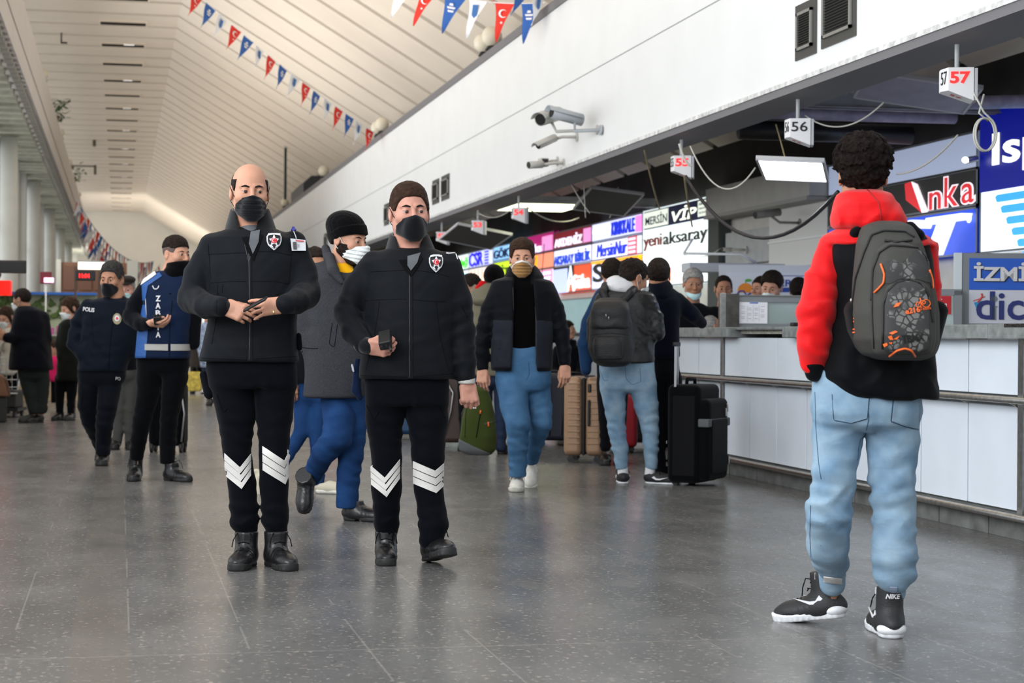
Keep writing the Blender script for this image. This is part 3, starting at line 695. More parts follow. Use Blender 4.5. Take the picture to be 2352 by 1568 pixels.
letters(t, 'Isparta', .062, .66, .535, .825, glow('isp_cream', 'FFFFE8', 1.0), bold=.02, depth=.02); letters(t, 'AFYON · SANDIKLI · DİNAR · KEÇİBORLU', .02, 1.0, .455, .505, glow('isp_cream', 'FFFFE8', 1.0), depth=.01)
for i in range(6):
    y_ = .345 - i * .08; MBp = [(0.08 + i * .025, y_ + .006), (0.085 + i * .025, y_), (.7 - i * .03, y_), (.71 - i * .03, y_ + .02), (.7 - i * .03, y_ + .052), (0.085 + i * .025, y_ + .052), (.075 + i * .025, y_ + .04)]
    patch(t, 0, 0, 0, 0, glow('isp_sky', '38A0F0', .8), 'stripe', poly=MBp)
t = empty('spot_light', (SX - .1, 15.83, 2.72)); tag(t, 'small bright spot lamp between the pale panel and the blue sign', 'lamp')
MB().tube([(0, 0, 0), (-.1, 0, -.02)], .03, 12).build('body', steel, t); MB().sphere((-.12, 0, -.02), .028).build('bulb', lit_white, t, smooth=True)
# lower wall: teal glass fronts
t = sign(27.2, 43.6, 1.115, 1.72, mat('teal_glass', (.30, .52, .55), .2, noise=.05, nscale=3, emis=.12, ecol=(.35, .6, .62)), 'long pale teal glass front under the lit signs', name='glass_front', cat='glass front')
t = sign(27.2, 43.6, 0.0, 1.085, mat('lower_grey', (.30, .31, .33), .5), 'grey desk front under the teal glass', name='desk_front', cat='desk')
MB().box((-.14, -8.2, .54), (0, 8.2, .58)).build('dark_top', s_black, t)
# grey pillar, lintel and white boards between the signs
structure(MB().box((SX - .12, 23.3, 0), (SX + .06, 23.75, 3.0)).build('pillar_40', mat('dark_pillar', (.06, .07, .07), .6)), 'dark grey pillar beside the tall white sign')
lint = mat('lintel_paint', (.50, .49, .46), .8, noise=.06, nscale=5)
o = MB().box((SX - .3, 19.56, 2.64), (SX + .05, 23.29, 2.99)).build('wall_lintel', lint); structure(o, 'beige boxed lintel over the desks')
MB().box((SX - .33, 19.56, 2.60), (SX - .02, 23.29, 2.645)).build('edge', mat('lintel_edge', (.38, .37, .35), .8), o)
t = empty('wall_board', (SX, 21, 2)); tag(t, 'white panelled board on the wall left of the red hood', 'board')
MB().box((-.05, -1.4, -.1), (0, .55, .6)).build('panel', mat('board_white', (.70, .70, .68), .6), t); MB().box((-.07, -1.4, .20), (0, .55, .225)).build('batten', white, t)
MB().box((-.04, .56, 0), (0, 2.25, .42)).build('panel', mat('board_grey', (.42, .43, .44), .6, noise=.1, nscale=6), t)
t = empty('folded_shutter', (6.55, 19.4, 1.85)); tag(t, 'pale metal frame of a folded awning above the orange logo board', 'awning')
MB().tube([(-.55, 0, .12), (.1, 0, .12), (.28, 0, .03)], .014, 8).tube([(-.55, 0, .12), (-.45, 0, .28)], .014, 8).build('rod', white, t, smooth=True)
MB().box((-.5, -.05, -.08), (.6, .25, .02)).build('cassette', mat('cassette_grey', (.5, .52, .55), .5), t, bevel=.01)
t = empty('logo_board', (6.8, 19.0, 1.0)); tag(t, 'white board with an orange and blue wave logo and MERSİN lettering', 'board')
MB().box((-.5, 0, 0), (.75, .05, .84)).build('panel', mat('board_pvc', (.62, .66, .72), .4), t); MB().box((-.42, -.012, .05), (.75, 0, .76)).build('inner_panel', mat('board_pvc2', (.66, .70, .78), .4), t)
M0 = frame((0, -.016, 0), (1, 0, 0), (0, 0, 1))
MB().prism([(-.22 + .085 * math.cos(a), .56 + .085 * math.sin(a)) for a in np.linspace(-.2, PI + .2, 20)], .004, M0).build('orange_disc', mat('logo_orange', (.75, .25, .02), .5), t)
wv = mat('logo_blue', (.02, .06, .35), .5)
for dz in (0, -.05):
    MB().tube([(-.34, -.02, .50 + dz), (-.28, -.02, .56 + dz), (-.24, -.02, .56 + dz), (-.21, -.02, .51 + dz), (-.15, -.02, .55 + dz), (-.09, -.02, .58 + dz), (-.05, -.02, .56 + dz)], .009, 6).build('wave', wv, t)
MB().prism([(-.19 + .035 * math.cos(a), .675 + .016 * math.sin(a)) for a in np.linspace(0, 2 * PI, 14)], .004, M0).box((-.225, -.02, .645), (-.215, -.014, .68)).build('leaf', mat('logo_green', (.1, .4, .06), .5), t)
MB().prism([(0, .55), (.52, .55), (.52, .73), (0, .73)], .002, M0).build('name_board', wv, t); MB().prism([(.008, .60), (.512, .60), (.512, .722), (.008, .722)], .004, M0).build('board_face', mat('board_pvc2', (.66, .70, .78), .4), t)
put_text('MERSİN', .47, .10, frame((.03, -.024, .61), (1, 0, 0), (0, 0, 1)), wv, t, bold=.015, depth=.004)
t.rotation_euler = (0, 0, -YAW)
# İzmir board with its frame
t = empty('lettered_board', (5.45, 11.5, 1.14)); tag(t, 'grey framed board with blue İZM lettering behind the bald head', 'board')
MB().box((.04, 0, 0), (.75, .05, .49)).build('frame', frame_m, t, bevel=.003); MB().box((-.01, -.01, .22), (.035, .04, .49)).build('side_strip', mat('strip_pale', (.6, .66, .7), .3, metal=.3), t)
MB().box((.085, -.006, .245), (.75, 0, .455)).build('blue_field', mat('izm_blue', (.01, .10, .55), .35), t); MB().box((.085, -.006, .02), (.75, 0, .243)).build('white_field', mat('izm_white', (.58, .60, .68), .4), t)
put_text('İZMİR', .47, .125, frame((.118, -.014, .298), (1, 0, 0), (0, 0, 1)), s_black, t, 'letter_shadow', bold=.03, depth=.002)
put_text('İZMİR', .47, .125, frame((.112, -.018, .303), (1, 0, 0), (0, 0, 1)), mat('letter_pale', (.66, .66, .68), .4), t, bold=.03, depth=.004)
put_text('dic', .32, .19, frame((.13, -.012, .045), (1, 0, 0), (0, 0, 1)), navy, t, bold=.015, depth=.002)
MB().box((.235, -.013, .045), (.262, -.011, .13)).box((.228, -.013, .13), (.27, -.011, .138)).tube([(.248, -.009, .185), (.248, -.013, .185)], .022, 16).build('column_picture', mat('picture_grey', (.15, .18, .25), .5), t)
MB().tube([(.14, -.012, .16), (.17, -.012, .20), (.165, -.012, .22)], .006, 6).tube([(.11, -.012, .17), (.19, -.012, .2)], .002, 5).build('tulip_picture', mat('picture_red', (.6, .05, .04), .5), t)
MB().prism([(.115, .16), (.165, .17), (.15, .13), (.13, .125)], .002, frame((0, -.009, 0), (1, 0, 0), (0, 0, 1))).build('tulip_cup', mat('picture_sky', (.02, .3, .6), .5), t)
t.rotation_euler = (0, 0, -YAW)
t = empty('counter_screen', (5.3, 11.45, 1.135)); tag(t, 'small framed glass with a red card notice right of the backpack', 'screen')
f = MB().box((-.25, -.02, 0), (-.22, .02, .24)).box((.10, -.02, 0), (.15, .02, .24)).box((-.25, -.02, .21), (.15, .02, .25)); f.build('frame', frame_m, t)
MB().box((-.22, -.004, 0), (.10, .004, .21)).build('glass', glass_m, t); r_ = MB().box((-.2, -.02, .085), (.08, -.016, .205)).build('notice', mat('notice_red', (.5, .01, .02), .4), t)
c = MB()
for i in range(4):
    for j in range(2): c.box((-.12 + i * .045, -.0225, .1 + j * .035), (-.085 + i * .045, -.0205, .118 + j * .035))
c.box((-.03, -.0225, .18), (.02, -.0205, .185)); c.build('card_marks', mat('card_white', (.7, .7, .75), .5), r_)
t.rotation_euler = (0, 0, -YAW)
# outdoor-style camera in the recess over the desks
def cctv(loc, yaw, pitch, ln, r, body_m, label, box=False, arm=((.0, .0, -.03), (.08, .16, -.1), (.3, .05, -.1)), hood=True):
    """camera looks along local -x, arm goes to the wall at +x"""
    t = empty('security_camera', loc); tag(t, label, 'security camera', 'cameras on the white gallery front')
    R = Matrix.Rotation(yaw, 4, 'Z') @ Matrix.Rotation(pitch, 4, 'Y')
    b = MB()
    if box: b.box((-ln / 2, -r, -r), (ln / 2, r, r))
    else: b.tube([(-ln / 2, 0, 0), (ln / 2, 0, 0)], r, 20)
    b.v = [tuple(R @ Vector(v)) for v in b.v]; o = b.build('body', body_m, t, smooth=not box, bevel=.006 if box else 0)
    g = MB().box((-ln / 2 - .006, -r * .75, -r * .75), (-ln / 2 + .002, r * .75, r * .75)) if box else MB().tube([(-ln / 2 - .006, 0, 0), (-ln / 2 + .004, 0, 0)], r * .85, 20)
    g.v = [tuple(R @ Vector(v)) for v in g.v]; g.build('lens', black_p, t)
    if hood:
        h = MB(); n = 12
        for x_ in (-ln / 2 - .05, ln / 2 - .01):
            for i in range(n + 1):
                a = math.radians(10 + 160 * i / n); h.v.append(tuple(R @ Vector((x_, (r + .012) * math.cos(a) * 1.1, (r + .012) * math.sin(a)))))
        h.f = [(i, i + 1, i + n + 2, i + n + 1) for i in range(n)]
        o = h.build('sun_hood', body_m, t, smooth=True); md = o.modifiers.new('s', 'SOLIDIFY'); md.thickness = .006
    MB().tube(arm, .016, 12).build('bracket_arm', body_m, t, smooth=True)
    e = Vector(arm[-1]); MB().tube([e + Vector((-.012, 0, 0)), e + Vector((.006, 0, 0))], .05, 18).build('wall_plate', body_m, t)
    return t
cam_w = mat('camera_shell', (.50, .49, .46), .4); cam_g = mat('camera_grey', (.40, .43, .46), .4)
xw = FX
cctv(tuple(on_x(1262, 268, FX - .42)), math.radians(50), math.radians(-14), .40, .066, cam_w, 'beige camera pointing down the hall, upper left of the cluster', arm=((.02, .0, -.05), (.06, -.05, -.15), (.42, -.3, -.15)))
cctv(tuple(on_x(1302, 268, FX - .30)), math.radians(14), math.radians(10), .34, .055, cam_g, 'grey camera with its arm to the wall, upper right of the cluster', arm=((.08, 0, -.05), (.08, 0, -.14), (.28, -.25, -.15)))
cctv(tuple(on_x(1256, 326, FX - .3)), math.radians(30), math.radians(-22), .26, .036, cam_w, 'slim beige camera in the middle of the cluster', arm=((.1, .05, .04), (.17, .02, .06), (.3, -.1, .05)))
cctv(tuple(on_x(1230, 378, FX - .3)), math.radians(20), math.radians(-6), .17, .04, cam_w, 'short camera at the bottom of the cluster', arm=((.06, .02, .0), (.2, -.02, .02), (.3, -.05, .02)), hood=False)
cctv(tuple(on_x(1248, 373, FX - .16)), math.radians(100), 0, .10, .045, cam_w, 'small square camera with a black face beside the bottom camera', box=True, arm=((.04, .02, .0), (.1, .02, .02), (.16, .0, .02)), hood=False)
t = cctv((7.35, 20.5, 2.50), math.radians(14), math.radians(-8), .34, .045, mat('camera_dark', (.22, .21, .2), .5), 'dim camera on the beige lintel left of the curly hair', arm=((.05, 0, -.03), (.15, 0, -.1), (.40, 0, -.1)), hood=False); t['group'] = 'cameras over the desks'
t = cctv((7.5, 22.4, 2.17), math.radians(14), 0, .14, .025, cam_w, 'tiny pale camera under the folded awning', arm=((.05, 0, 0), (.15, 0, 0), (.25, 0, 0)), hood=False); t['group'] = 'cameras over the desks'

# globe lamps and things on top of the gallery front
globe_m = mat('opal_globe', (.80, .74, .60), .35, coat=.3); 
def globe(y, r, twin, label, gr='globe lamps on the gallery front', x=None, z=4.7):
    x = x if x is not None else FX + .15
    t = empty('globe_lamp', (x, y, z)); tag(t, label, 'globe lamp', gr)
    MB().tube([(0, 0, 0), (0, 0, .12)], .035, 12).tube([(0, 0, .1), (0, 0, .16)], [.09, .05], 12).build('base', black_p, t, smooth=True)
    MB().sphere((0, 0, .16 + r * .9), r, 24, 16).build('globe', globe_m, t, smooth=True)
    if twin:
        MB().tube([(0, .02, .04), (-.02, .35, .03), (-.02, .42, .1)], .03, 10).tube([(-.02, .42, .08), (-.02, .42, .14)], [.08, .05], 12).build('side_arm', black_p, t, smooth=True)
        MB().sphere((-.02, .44, .14 + r * .9), r, 24, 16).build('globe', globe_m, t, smooth=True)
globe(23.9, .135, True, 'twin globe lamp on the gallery front near the blue pennants')
globe(34.3, .13, True, 'twin globe lamp where the pennant string ends')
globe(44.4, .13, False, 'single globe lamp right of the dark roof box'); globe(55.0, .12, False, 'globe lamp at the foot of the tall dark pole')
for k, (y, lab) in enumerate(((30.4, 'nearest small lamp on top of the left gallery'), (40.3, 'second small lamp on top of the left gallery'), (52, 'third small lamp on top of the left gallery'), (61, 'small lamp beyond the first plant on the left gallery'), (75, 'small lamp beyond the second plant on the left gallery'))):
    globe(y, .11, False, lab, 'small lamps on the left gallery', LX - .1, 6.25)
for k, (y, lab) in enumerate(((47.5, 'green plant on top of the left gallery, the nearer one'), (66, 'green plant on top of the left gallery, the farther one'))):
    t = empty('potted_plant', (LX - .12, y, 6.25)); tag(t, lab, 'plant')
    MB().tube([(0, 0, 0), (0, 0, .2)], [.1, .14], 12).build('pot', mat('pot_brown', (.12, .06, .03), .7), t)
    lf = MB()
    for i in range(90):
        a = random.uniform(0, 2 * PI); p = Vector((random.gauss(0.05, .14), random.gauss(0, .5), .25 + random.uniform(-.15, .35))); d = Vector((math.cos(a), math.sin(a), random.uniform(-.6, .6))).normalized() * .12
        s_ = d.cross(Vector((0, 0, 1))) * .4; lf.add([p, p + d + s_, p + d * 2, p + d - s_], [(0, 1, 2, 3)])
    lf.build('leaves', mat('leaf_green', (.06, .12, .03), .6), t)
_r = ray(656, 336); _t = (CZ + .6 * 1.17 - CAM_H) / (_r[2] + .6 * _r[0]); _p = CO + _r * _t; _s = _t / F_PX
t = empty('hanging_pole', _p); tag(t, 'tall thin dark pole hanging from the sloping ceiling over the gallery front', 'pole')
MB().tube([(0, 0, .1), (0, 0, -122 * _s)], 3.2 * _s, 10).build('shaft', mat('pole_dark', (.03, .04, .045), .5), t, smooth=True); MB().sphere((0, 0, 0), 5 * _s).build('cap', cam_w, t, smooth=True); MB().tube([(0, 0, 0), (16 * _s, 0, 6 * _s)], 1.5 * _s, 6).box((14 * _s, -.06, 3 * _s), (24 * _s, .06, 8 * _s)).build('side_lamp', cam_w, t)
t = empty('dark_box', (4.92, 50.3, 4.71)); tag(t, 'dark grey box with a sloping front on the gallery edge', 'equipment box')
MB().prism([(0, 0), (0, .30), (.2, .50), (.5, .50), (.5, 0)], 3.6, frame((-.25, 1.8, 0), (1, 0, 0), (0, 0, 1))).build('housing', mat('box_slate', (.05, .055, .065), .5), t)
# odd fittings on the flat ceiling
t = empty('ceiling_bracket', (-1.3, 42, 7.2)); tag(t, 'small L-shaped bracket hanging under the ceiling by the left gallery', 'bracket')
MB().box((0, -.03, .25), (.03, .03, .45)).box((0, -.03, .22), (.14, .03, .25)).build('arm', rec_m, t)
t = empty('suspended_truss', (-1.2, 70, 7.2)); tag(t, 'thin hanging frame far down the ceiling', 'frame')
MB().box((-1.4, 0, -.02), (.3, .03, .03)).box((.25, 0, -.3), (.34, .05, .05)).box((.27, -5, .25), (.38, -4.9, .62)).box((-1.4, -5, .55), (.3, -4.97, .6)).build('frame', mat('frame_brown', (.12, .10, .07), .6), t)
# ------------------------------------------------------------------ pennant strings
def pen_mats():
    red = mat('pennant_red', (.75, .035, .02), .7, trans=0); blue = mat('pennant_blue', (.03, .12, .42), .7); wht = mat('pennant_white', (.80, .82, .86), .7)
    return [red, blue, wht]
PM = pen_mats(); pw = mat('print_white', (.85, .85, .85), .7); pb = mat('print_blue', (.05, .16, .42), .7)
def crescent(cx, cz, r, n=18):
    o = [(cx + r * math.cos(a), cz + r * math.sin(a)) for a in np.linspace(math.radians(40), math.radians(320), n)]
    i = [(cx + .24 * r + .8 * r * math.cos(a), cz + .8 * r * math.sin(a)) for a in np.linspace(math.radians(318), math.radians(42), n)]
    return o + i
def star(cx, cz, r, rot_=0., k=.4): return [(cx + (r if i % 2 == 0 else r * k) * math.cos(rot_ + PI * i / 5 + PI / 2), cz + (r if i % 2 == 0 else r * k) * math.sin(rot_ + PI * i / 5 + PI / 2)) for i in range(10)]
def poly_fan(pts):
    """triangulate any simple polygon"""
    from mathutils.geometry import tessellate_polygon
    return [tuple(t) for t in tessellate_polygon([[Vector((x, y, 0)) for x, y in pts]])]
PROTO = {}
def pennant_proto(kind, w, h, detail):
    key = (kind, w, h, detail)
    if key in PROTO: return PROTO[key]
    vs = []; fs = []; n = 7 if detail else 2
    for j in range(n + 1):
        t = j / n
        for i in range(3):
            x = (i / 2) * w * (1 - t) + (.10 * w * t if i < 2 else .10 * w * t); y = .012 * math.sin(t * 6 + i) * (1 if detail else .4)
            vs.append((x, y, -h * t))
    for j in range(n):
        for i in range(2): fs.append((j * 3 + i, j * 3 + i + 1, j * 3 + i + 4, j * 3 + i + 3))
    me = bpy.data.meshes.new('pennant'); me.from_pydata(vs, [], fs); me.materials.append(PM[kind])
    em = None
    if detail:
        v2 = []; f2 = []; ms = []
        def put(pts, m_):
            for side in (-.016, .016):
                nb = len(v2); v2.extend([(x, side + .006 * math.sin(-z / h * 6), z) for x, z in pts]); f2.extend([tuple(nb + i for i in t) for t in poly_fan(pts)]); ms.extend([m_] * len(poly_fan(pts)))
        if kind == 0: put([(.5 * w + z_ , -.28 * h - x_) for x_, z_ in [(a - 0, b) for a, b in crescent(0, 0, .17 * w + .0)]] if False else crescent(.46 * w, -.27 * h, .23 * w), 0); put(star(.40 * w, -.50 * h, .09 * w), 0)
        elif kind == 2:
            put([(.28 * w, -.12 * h), (.58 * w, -.12 * h), (.58 * w, -.38 * h), (.43 * w, -.46 * h), (.28 * w, -.38 * h)], 1); 
            put([(.33 * w, -.20 * h), (.53 * w, -.20 * h), (.53 * w, -.25 * h), (.33 * w, -.25 * h)], 0) if False else None
        else:
            put([(.2 * w, -.27 * h), (.62 * w, -.27 * h), (.56 * w, -.32 * h), (.24 * w, -.32 * h)], 0); put([(.25 * w, -.36 * h), (.55 * w, -.36 * h), (.52 * w, -.41 * h), (.28 * w, -.41 * h)], 0); put([(.33 * w, -.18 * h), (.48 * w, -.18 * h), (.5 * w, -.24 * h), (.3 * w, -.24 * h)], 0)
        em = bpy.data.meshes.new('emblem'); em.from_pydata(v2, [], f2); em.materials.append(pw); em.materials.append(pb)
        em.polygons.foreach_set('material_index', ms)
    PROTO[key] = (me, em); return PROTO[key]
def bunting(p, q, sag, n, w, h, label, detail=True, start=0, group='pennant strings under the ceiling'):
    t = empty('pennant_string', tuple(p)); tag(t, label, 'bunting', group)
    p = Vector(p); q = Vector(q); d = q - p
    f = lambda s: d * s - Vector((0, 0, 4 * sag * s * (1 - s)))
    MB().tube([f(i / 24) for i in range(25)], .006 if detail else .012, 6).build('string', pw, t)
    for i in range(n):
        a = f((i + .12) / n); b = f((i + .88) / n); k = (i + start) % 3; me, em = pennant_proto(k, w, h, detail)
        o = bpy.data.objects.new('pennant', me); scene.collection.objects.link(o); o.parent = t; o.location = a
        dx = (b - a); o.rotation_euler = (random.uniform(-.12, .12), math.asin(max(-1, min(1, -dx.z / dx.length))) * .95, math.atan2(dx.y, dx.x) + random.uniform(-.12, .12)); o.scale = (dx.length / w, 1, 1)
        if em: 
            e = bpy.data.objects.new('emblem', em); scene.collection.objects.link(e); e.parent = o
pa = at_depth(440, -25, 29.2); pb_ = at_depth(862, 306, 33.6)
# main string from the flat bay down to the gallery front
bunting(pa, pb_, .10, 16, .21, .44, 'long string of red, blue and white pennants crossing the ceiling', start=0)
bunting(at_depth(905, -48, 22), at_depth(1252, 6, 20.3), .10, 6, .2, .44, 'string of large pennants at the top edge over the gallery front', start=2)
bunting(at_depth(1150, -70, 19.6), at_depth(1258, -2, 20.1), .03, 3, .17, .36, 'short string ending at the gallery coping', start=0)
# the far cluster at the end of the hall
cl_ = [((176, 458, 60), (352, 600, 92)), ((180, 470, 62), (345, 608, 94)), ((184, 485, 64), (338, 612, 96)), ((190, 505, 66), (320, 622, 97)), ((196, 525, 70), (300, 630, 98)), ((178, 462, 60), (368, 606, 90))]
for k, ((u0, v0, d0), (u1, v1, d1)) in enumerate(cl_):
    bunting(at_depth(u0, v0, d0 * .72), at_depth(u1, v1, d1 * .55), .5 + .12 * k, 26, .22, .42, 'faraway string in the dense cluster of pennants beside the left gallery', detail=False, start=k, group='far cluster of pennant strings')

# ------------------------------------------------------------------ stalls and signs on the left
t = empty('hanging_screen', (-1.62, 24, 1.8)); tag(t, 'black hanging display in the upper left over the stall', 'display'); MB().box((-.35, -.04, 0), (.48, .06, .16)).build('casing', mat('screen_dark', (.03, .018, .015), .4), t, bevel=.01); MB().box((-.33, -.045, .02), (.46, -.035, .14)).build('screen', black_p, t)
MB().tube([(-.3, 0, .08), (-.93, 0, .08)], .015, 8).build('wall_arm', pale, t)
t = empty('light_box', (-.25, 24.4, 1.88)); tag(t, 'glowing white light box over the digital clock', 'light box'); MB().box((-.27, -.06, -.005), (.2, .06, .085)).build('casing', mat('warm_tube', (1, .95, .8), .4, emis=1.3, ecol=(1, .96, .82)), t); MB().box((-.28, -.05, .085), (.2, .06, .1)).build('hood', frame_m, t)
MB().box((-.02, .07, -1.88), (.02, .10, .08)).build('post', mat('pole_brown', (.08, .05, .04), .6), t)
t = empty('digital_clock', (-.42, 24.1, 1.78)); tag(t, 'black digital clock showing red digits 11:04', 'clock'); MB().box((-.12, -.03, -.06), (.12, .04, .07)).build('casing', black_p, t, bevel=.01)
put_text('11:04', .13, .055, frame((-.08, -.034, -.025), (1, 0, 0), (0, 0, 1)), glow('clock_red', 'FF2020', 2.0), t, 'digits', depth=.004, bold=.05)
MB().box((-.14, 0, -1.78), (-.115, .03, .12)).build('post', mat('pole_brown', (.08, .05, .04), .6), t)
t = empty('wooden_door_panel', (-.35, 40, 0)); tag(t, 'tall brown panelled wooden door behind the policeman', 'door panel')
wd = mat('brown_wood', (.16, .07, .035), .6, noise=.2, nscale=3); MB().box((-.85, 0, 0), (.5, .06, 2.55)).build('leaf', wd, t); 
p_ = MB()
for i in range(4):
    for j in range(4): p_.box((-.8 + i * .32, -.03, .1 + j * .62), (-.54 + i * .32, 0, .6 + j * .62))
p_.build('raised_panels', mat('brown_wood2', (.13, .055, .03), .6), t, bevel=.01); MB().box((-.95, -.05, 0), (-.85, .1, 2.6)).box((.5, -.05, 0), (.72, .1, 2.6)).build('jamb', mat('jamb_pale', (.4, .38, .32), .7), t)
# shop front with blue fascia and colourful window
t = empty('shop_front', (-1.1, 30, 0)); tag(t, 'kiosk front with a blue top edge and coloured goods behind glass', 'kiosk')
MB().box((-.9, 0, 1.66), (.75, .3, 1.70)).build('blue_edge', mat('edge_blue', (.01, .10, .40), .4), t); MB().box((-.9, .3, 0), (.75, .34, 1.66)).build('back_panel', mat('poster_green', (.35, .42, .22), .6, noise=.6, nscale=3, col2=(.55, .58, .45)), t); MB().box((-.9, .02, 0), (.75, .32, .62)).build('desk', mat('desk_tan', (.5, .38, .22), .6), t)
gm = [mat('goods_%d' % i, c_, .5) for i, c_ in enumerate(((.7, .05, .04), (.85, .85, .88), (.75, .55, .03), (.04, .12, .5), (.05, .02, .02), (.5, .1, .3), (.1, .35, .5), (.8, .35, .1)))]
tr = MB()
for i in range(110):
    x_ = random.uniform(-.75, .7); z_ = random.uniform(1.22, 1.62); tr.sphere((x_, .27, z_), (random.uniform(.02, .06), .03, random.uniform(.02, .05)), 6, 4)
tr.build('tree_poster', mat('poster_leaf', (.10, .16, .04), .8), t)
for s_ in range(3):
    MB().box((-.88, .0, .62 + s_ * .2), (.73, .28, .632 + s_ * .2)).build('shelf', mat('shelf_pale', (.6, .6, .58), .5), t)
def goods(n, x0, x1, y, zs, prefix='boxed goods on the kiosk shelves', sx=(.02, .045), sz=(.06, .15), jit=.1):
    for k in range(n):
        x_ = x0 + (x1 - x0) * (k + .5) / n; z_ = random.choice(zs); w_ = random.uniform(*sx); h_ = random.uniform(*sz)
        o = MB().box((-w_, -.03, 0), (w_, .03, h_)).build('goods_packet', random.choice(gm), bevel=.006); o.location = (x_, y + random.uniform(-jit, jit) * .4, z_)
        tag(o, 'small brightly coloured packet in the rows behind the kiosk glass' if 'kiosk' in prefix else 'small coloured snack packet on the steel tray of the stall', 'packet', prefix)
goods(16, -1.92, -.42, 30.14, [.634]); goods(16, -1.92, -.42, 30.12, [.834]); goods(16, -1.92, -.42, 30.1, [1.034])
t = empty('snack_stall', (-2.0, 26.6, 0)); tag(t, 'snack stall with a red lit header at the left edge', 'stall')
MB().box((-.6, 0, 1.58), (.52, .4, 1.78)).build('header', glow('stall_red', 'F01808', 1.0), t); put_text('Lezzet', .5, .13, frame((-.2, -.01, 1.61), (1, 0, 0), (0, 0, 1)), glow('stall_cream', 'FFC8B0', 1.1), t, depth=.01, shear=.2)
MB().box((-.6, .05, 0), (.5, .5, .8)).build('cabinet', mat('stall_cab', (.3, .25, .2), .6), t); MB().box((-.6, .0, .8), (.5, .5, .83)).build('tray', steel, t)
MB().sphere((.1, .1, 1.86), (.3, .2, .12), 16, 8).build('canopy', mat('canopy_grey', (.03, .035, .045), .6), t, smooth=True)
MB().box((-.3, .0, 1.9), (.0, .1, 2.05)).build('bag_heap', mat('bag_blue', (.35, .5, .65), .6), t, bevel=.03)
goods(11, -2.3, -1.5, 26.8, [.83, 1.0], 'packets on the snack stall', jit=.05); 
t = empty('small_red_sign', (-1.08, 28.5, 1.85)); tag(t, 'small dark red box with a pink light above the man in the dark coat', 'sign'); MB().box((-.08, 0, -.06), (.09, .08, .12)).build('casing', mat('box_wine', (.15, .01, .02), .5), t, bevel=.01); MB().box((-.02, -.02, -.04), (.12, 0, .03)).build('tube', glow('tube_pink', 'FFC0E8', 1.6), t); MB().box((-.005, .03, -1.85), (.015, .05, -.05)).build('post', pale, t)
# ------------------------------------------------------------------ people
def cloth(name, hexcol, rough=.75, bump=.18, bscale=420, sheen=.06, noise=.08, nscale=6, spec=.3, wrinkle=.13, wscale=(6, 6, 10), **k):
    return mat(name, C(hexcol), rough, wrinkle=wrinkle, wscale=wscale, bump=bump, bscale=bscale, sheen=sheen, noise=noise, nscale=nscale, spec=spec * .22, **k)
skin_a = mat('skin_light', (.50, .255, .17), .5, sss=.12, noise=.07, nscale=22, spec=.4)
skin_b = mat('skin_tan', (.38, .185, .11), .5, sss=.1, noise=.08, nscale=22, spec=.4)
skin_c = mat('skin_rosy', (.52, .255, .19), .5, sss=.12, noise=.10, nscale=26, spec=.4)
hair_d = mat('hair_dark', (.016, .011, .009), .55, bump=.5, bscale=420, spec=.12, noise=.5, nscale=60)
hair_b = mat('hair_brown', (.035, .018, .011), .5, bump=.5, bscale=420, spec=.12, noise=.4, nscale=60)
hair_g = mat('hair_grey', (.30, .29, .28), .6, bump=.5, bscale=420, spec=.12, noise=.35, nscale=50)
hair_s = mat('hair_stubble', (.10, .07, .06), .7, bump=.6, bscale=300, noise=.3, nscale=90)
eye_w = mat('eye_white', (.36, .32, .30), .3); iris_m = mat('iris_dark', (.03, .015, .01), .15)
mask_k = cloth('mask_black', '15161A', .75, .15, 300, .2); mask_w = cloth('mask_white', 'D5DADA', .8, .1, 300, .1); mask_t = cloth('mask_tan', '936F46', .7, .1, 300, .1)
black_leather = mat('black_leather', (.010, .010, .011), .28, bump=.12, bscale=90, spec=.6); rubber = mat('black_rubber', (.016, .016, .016), .55)

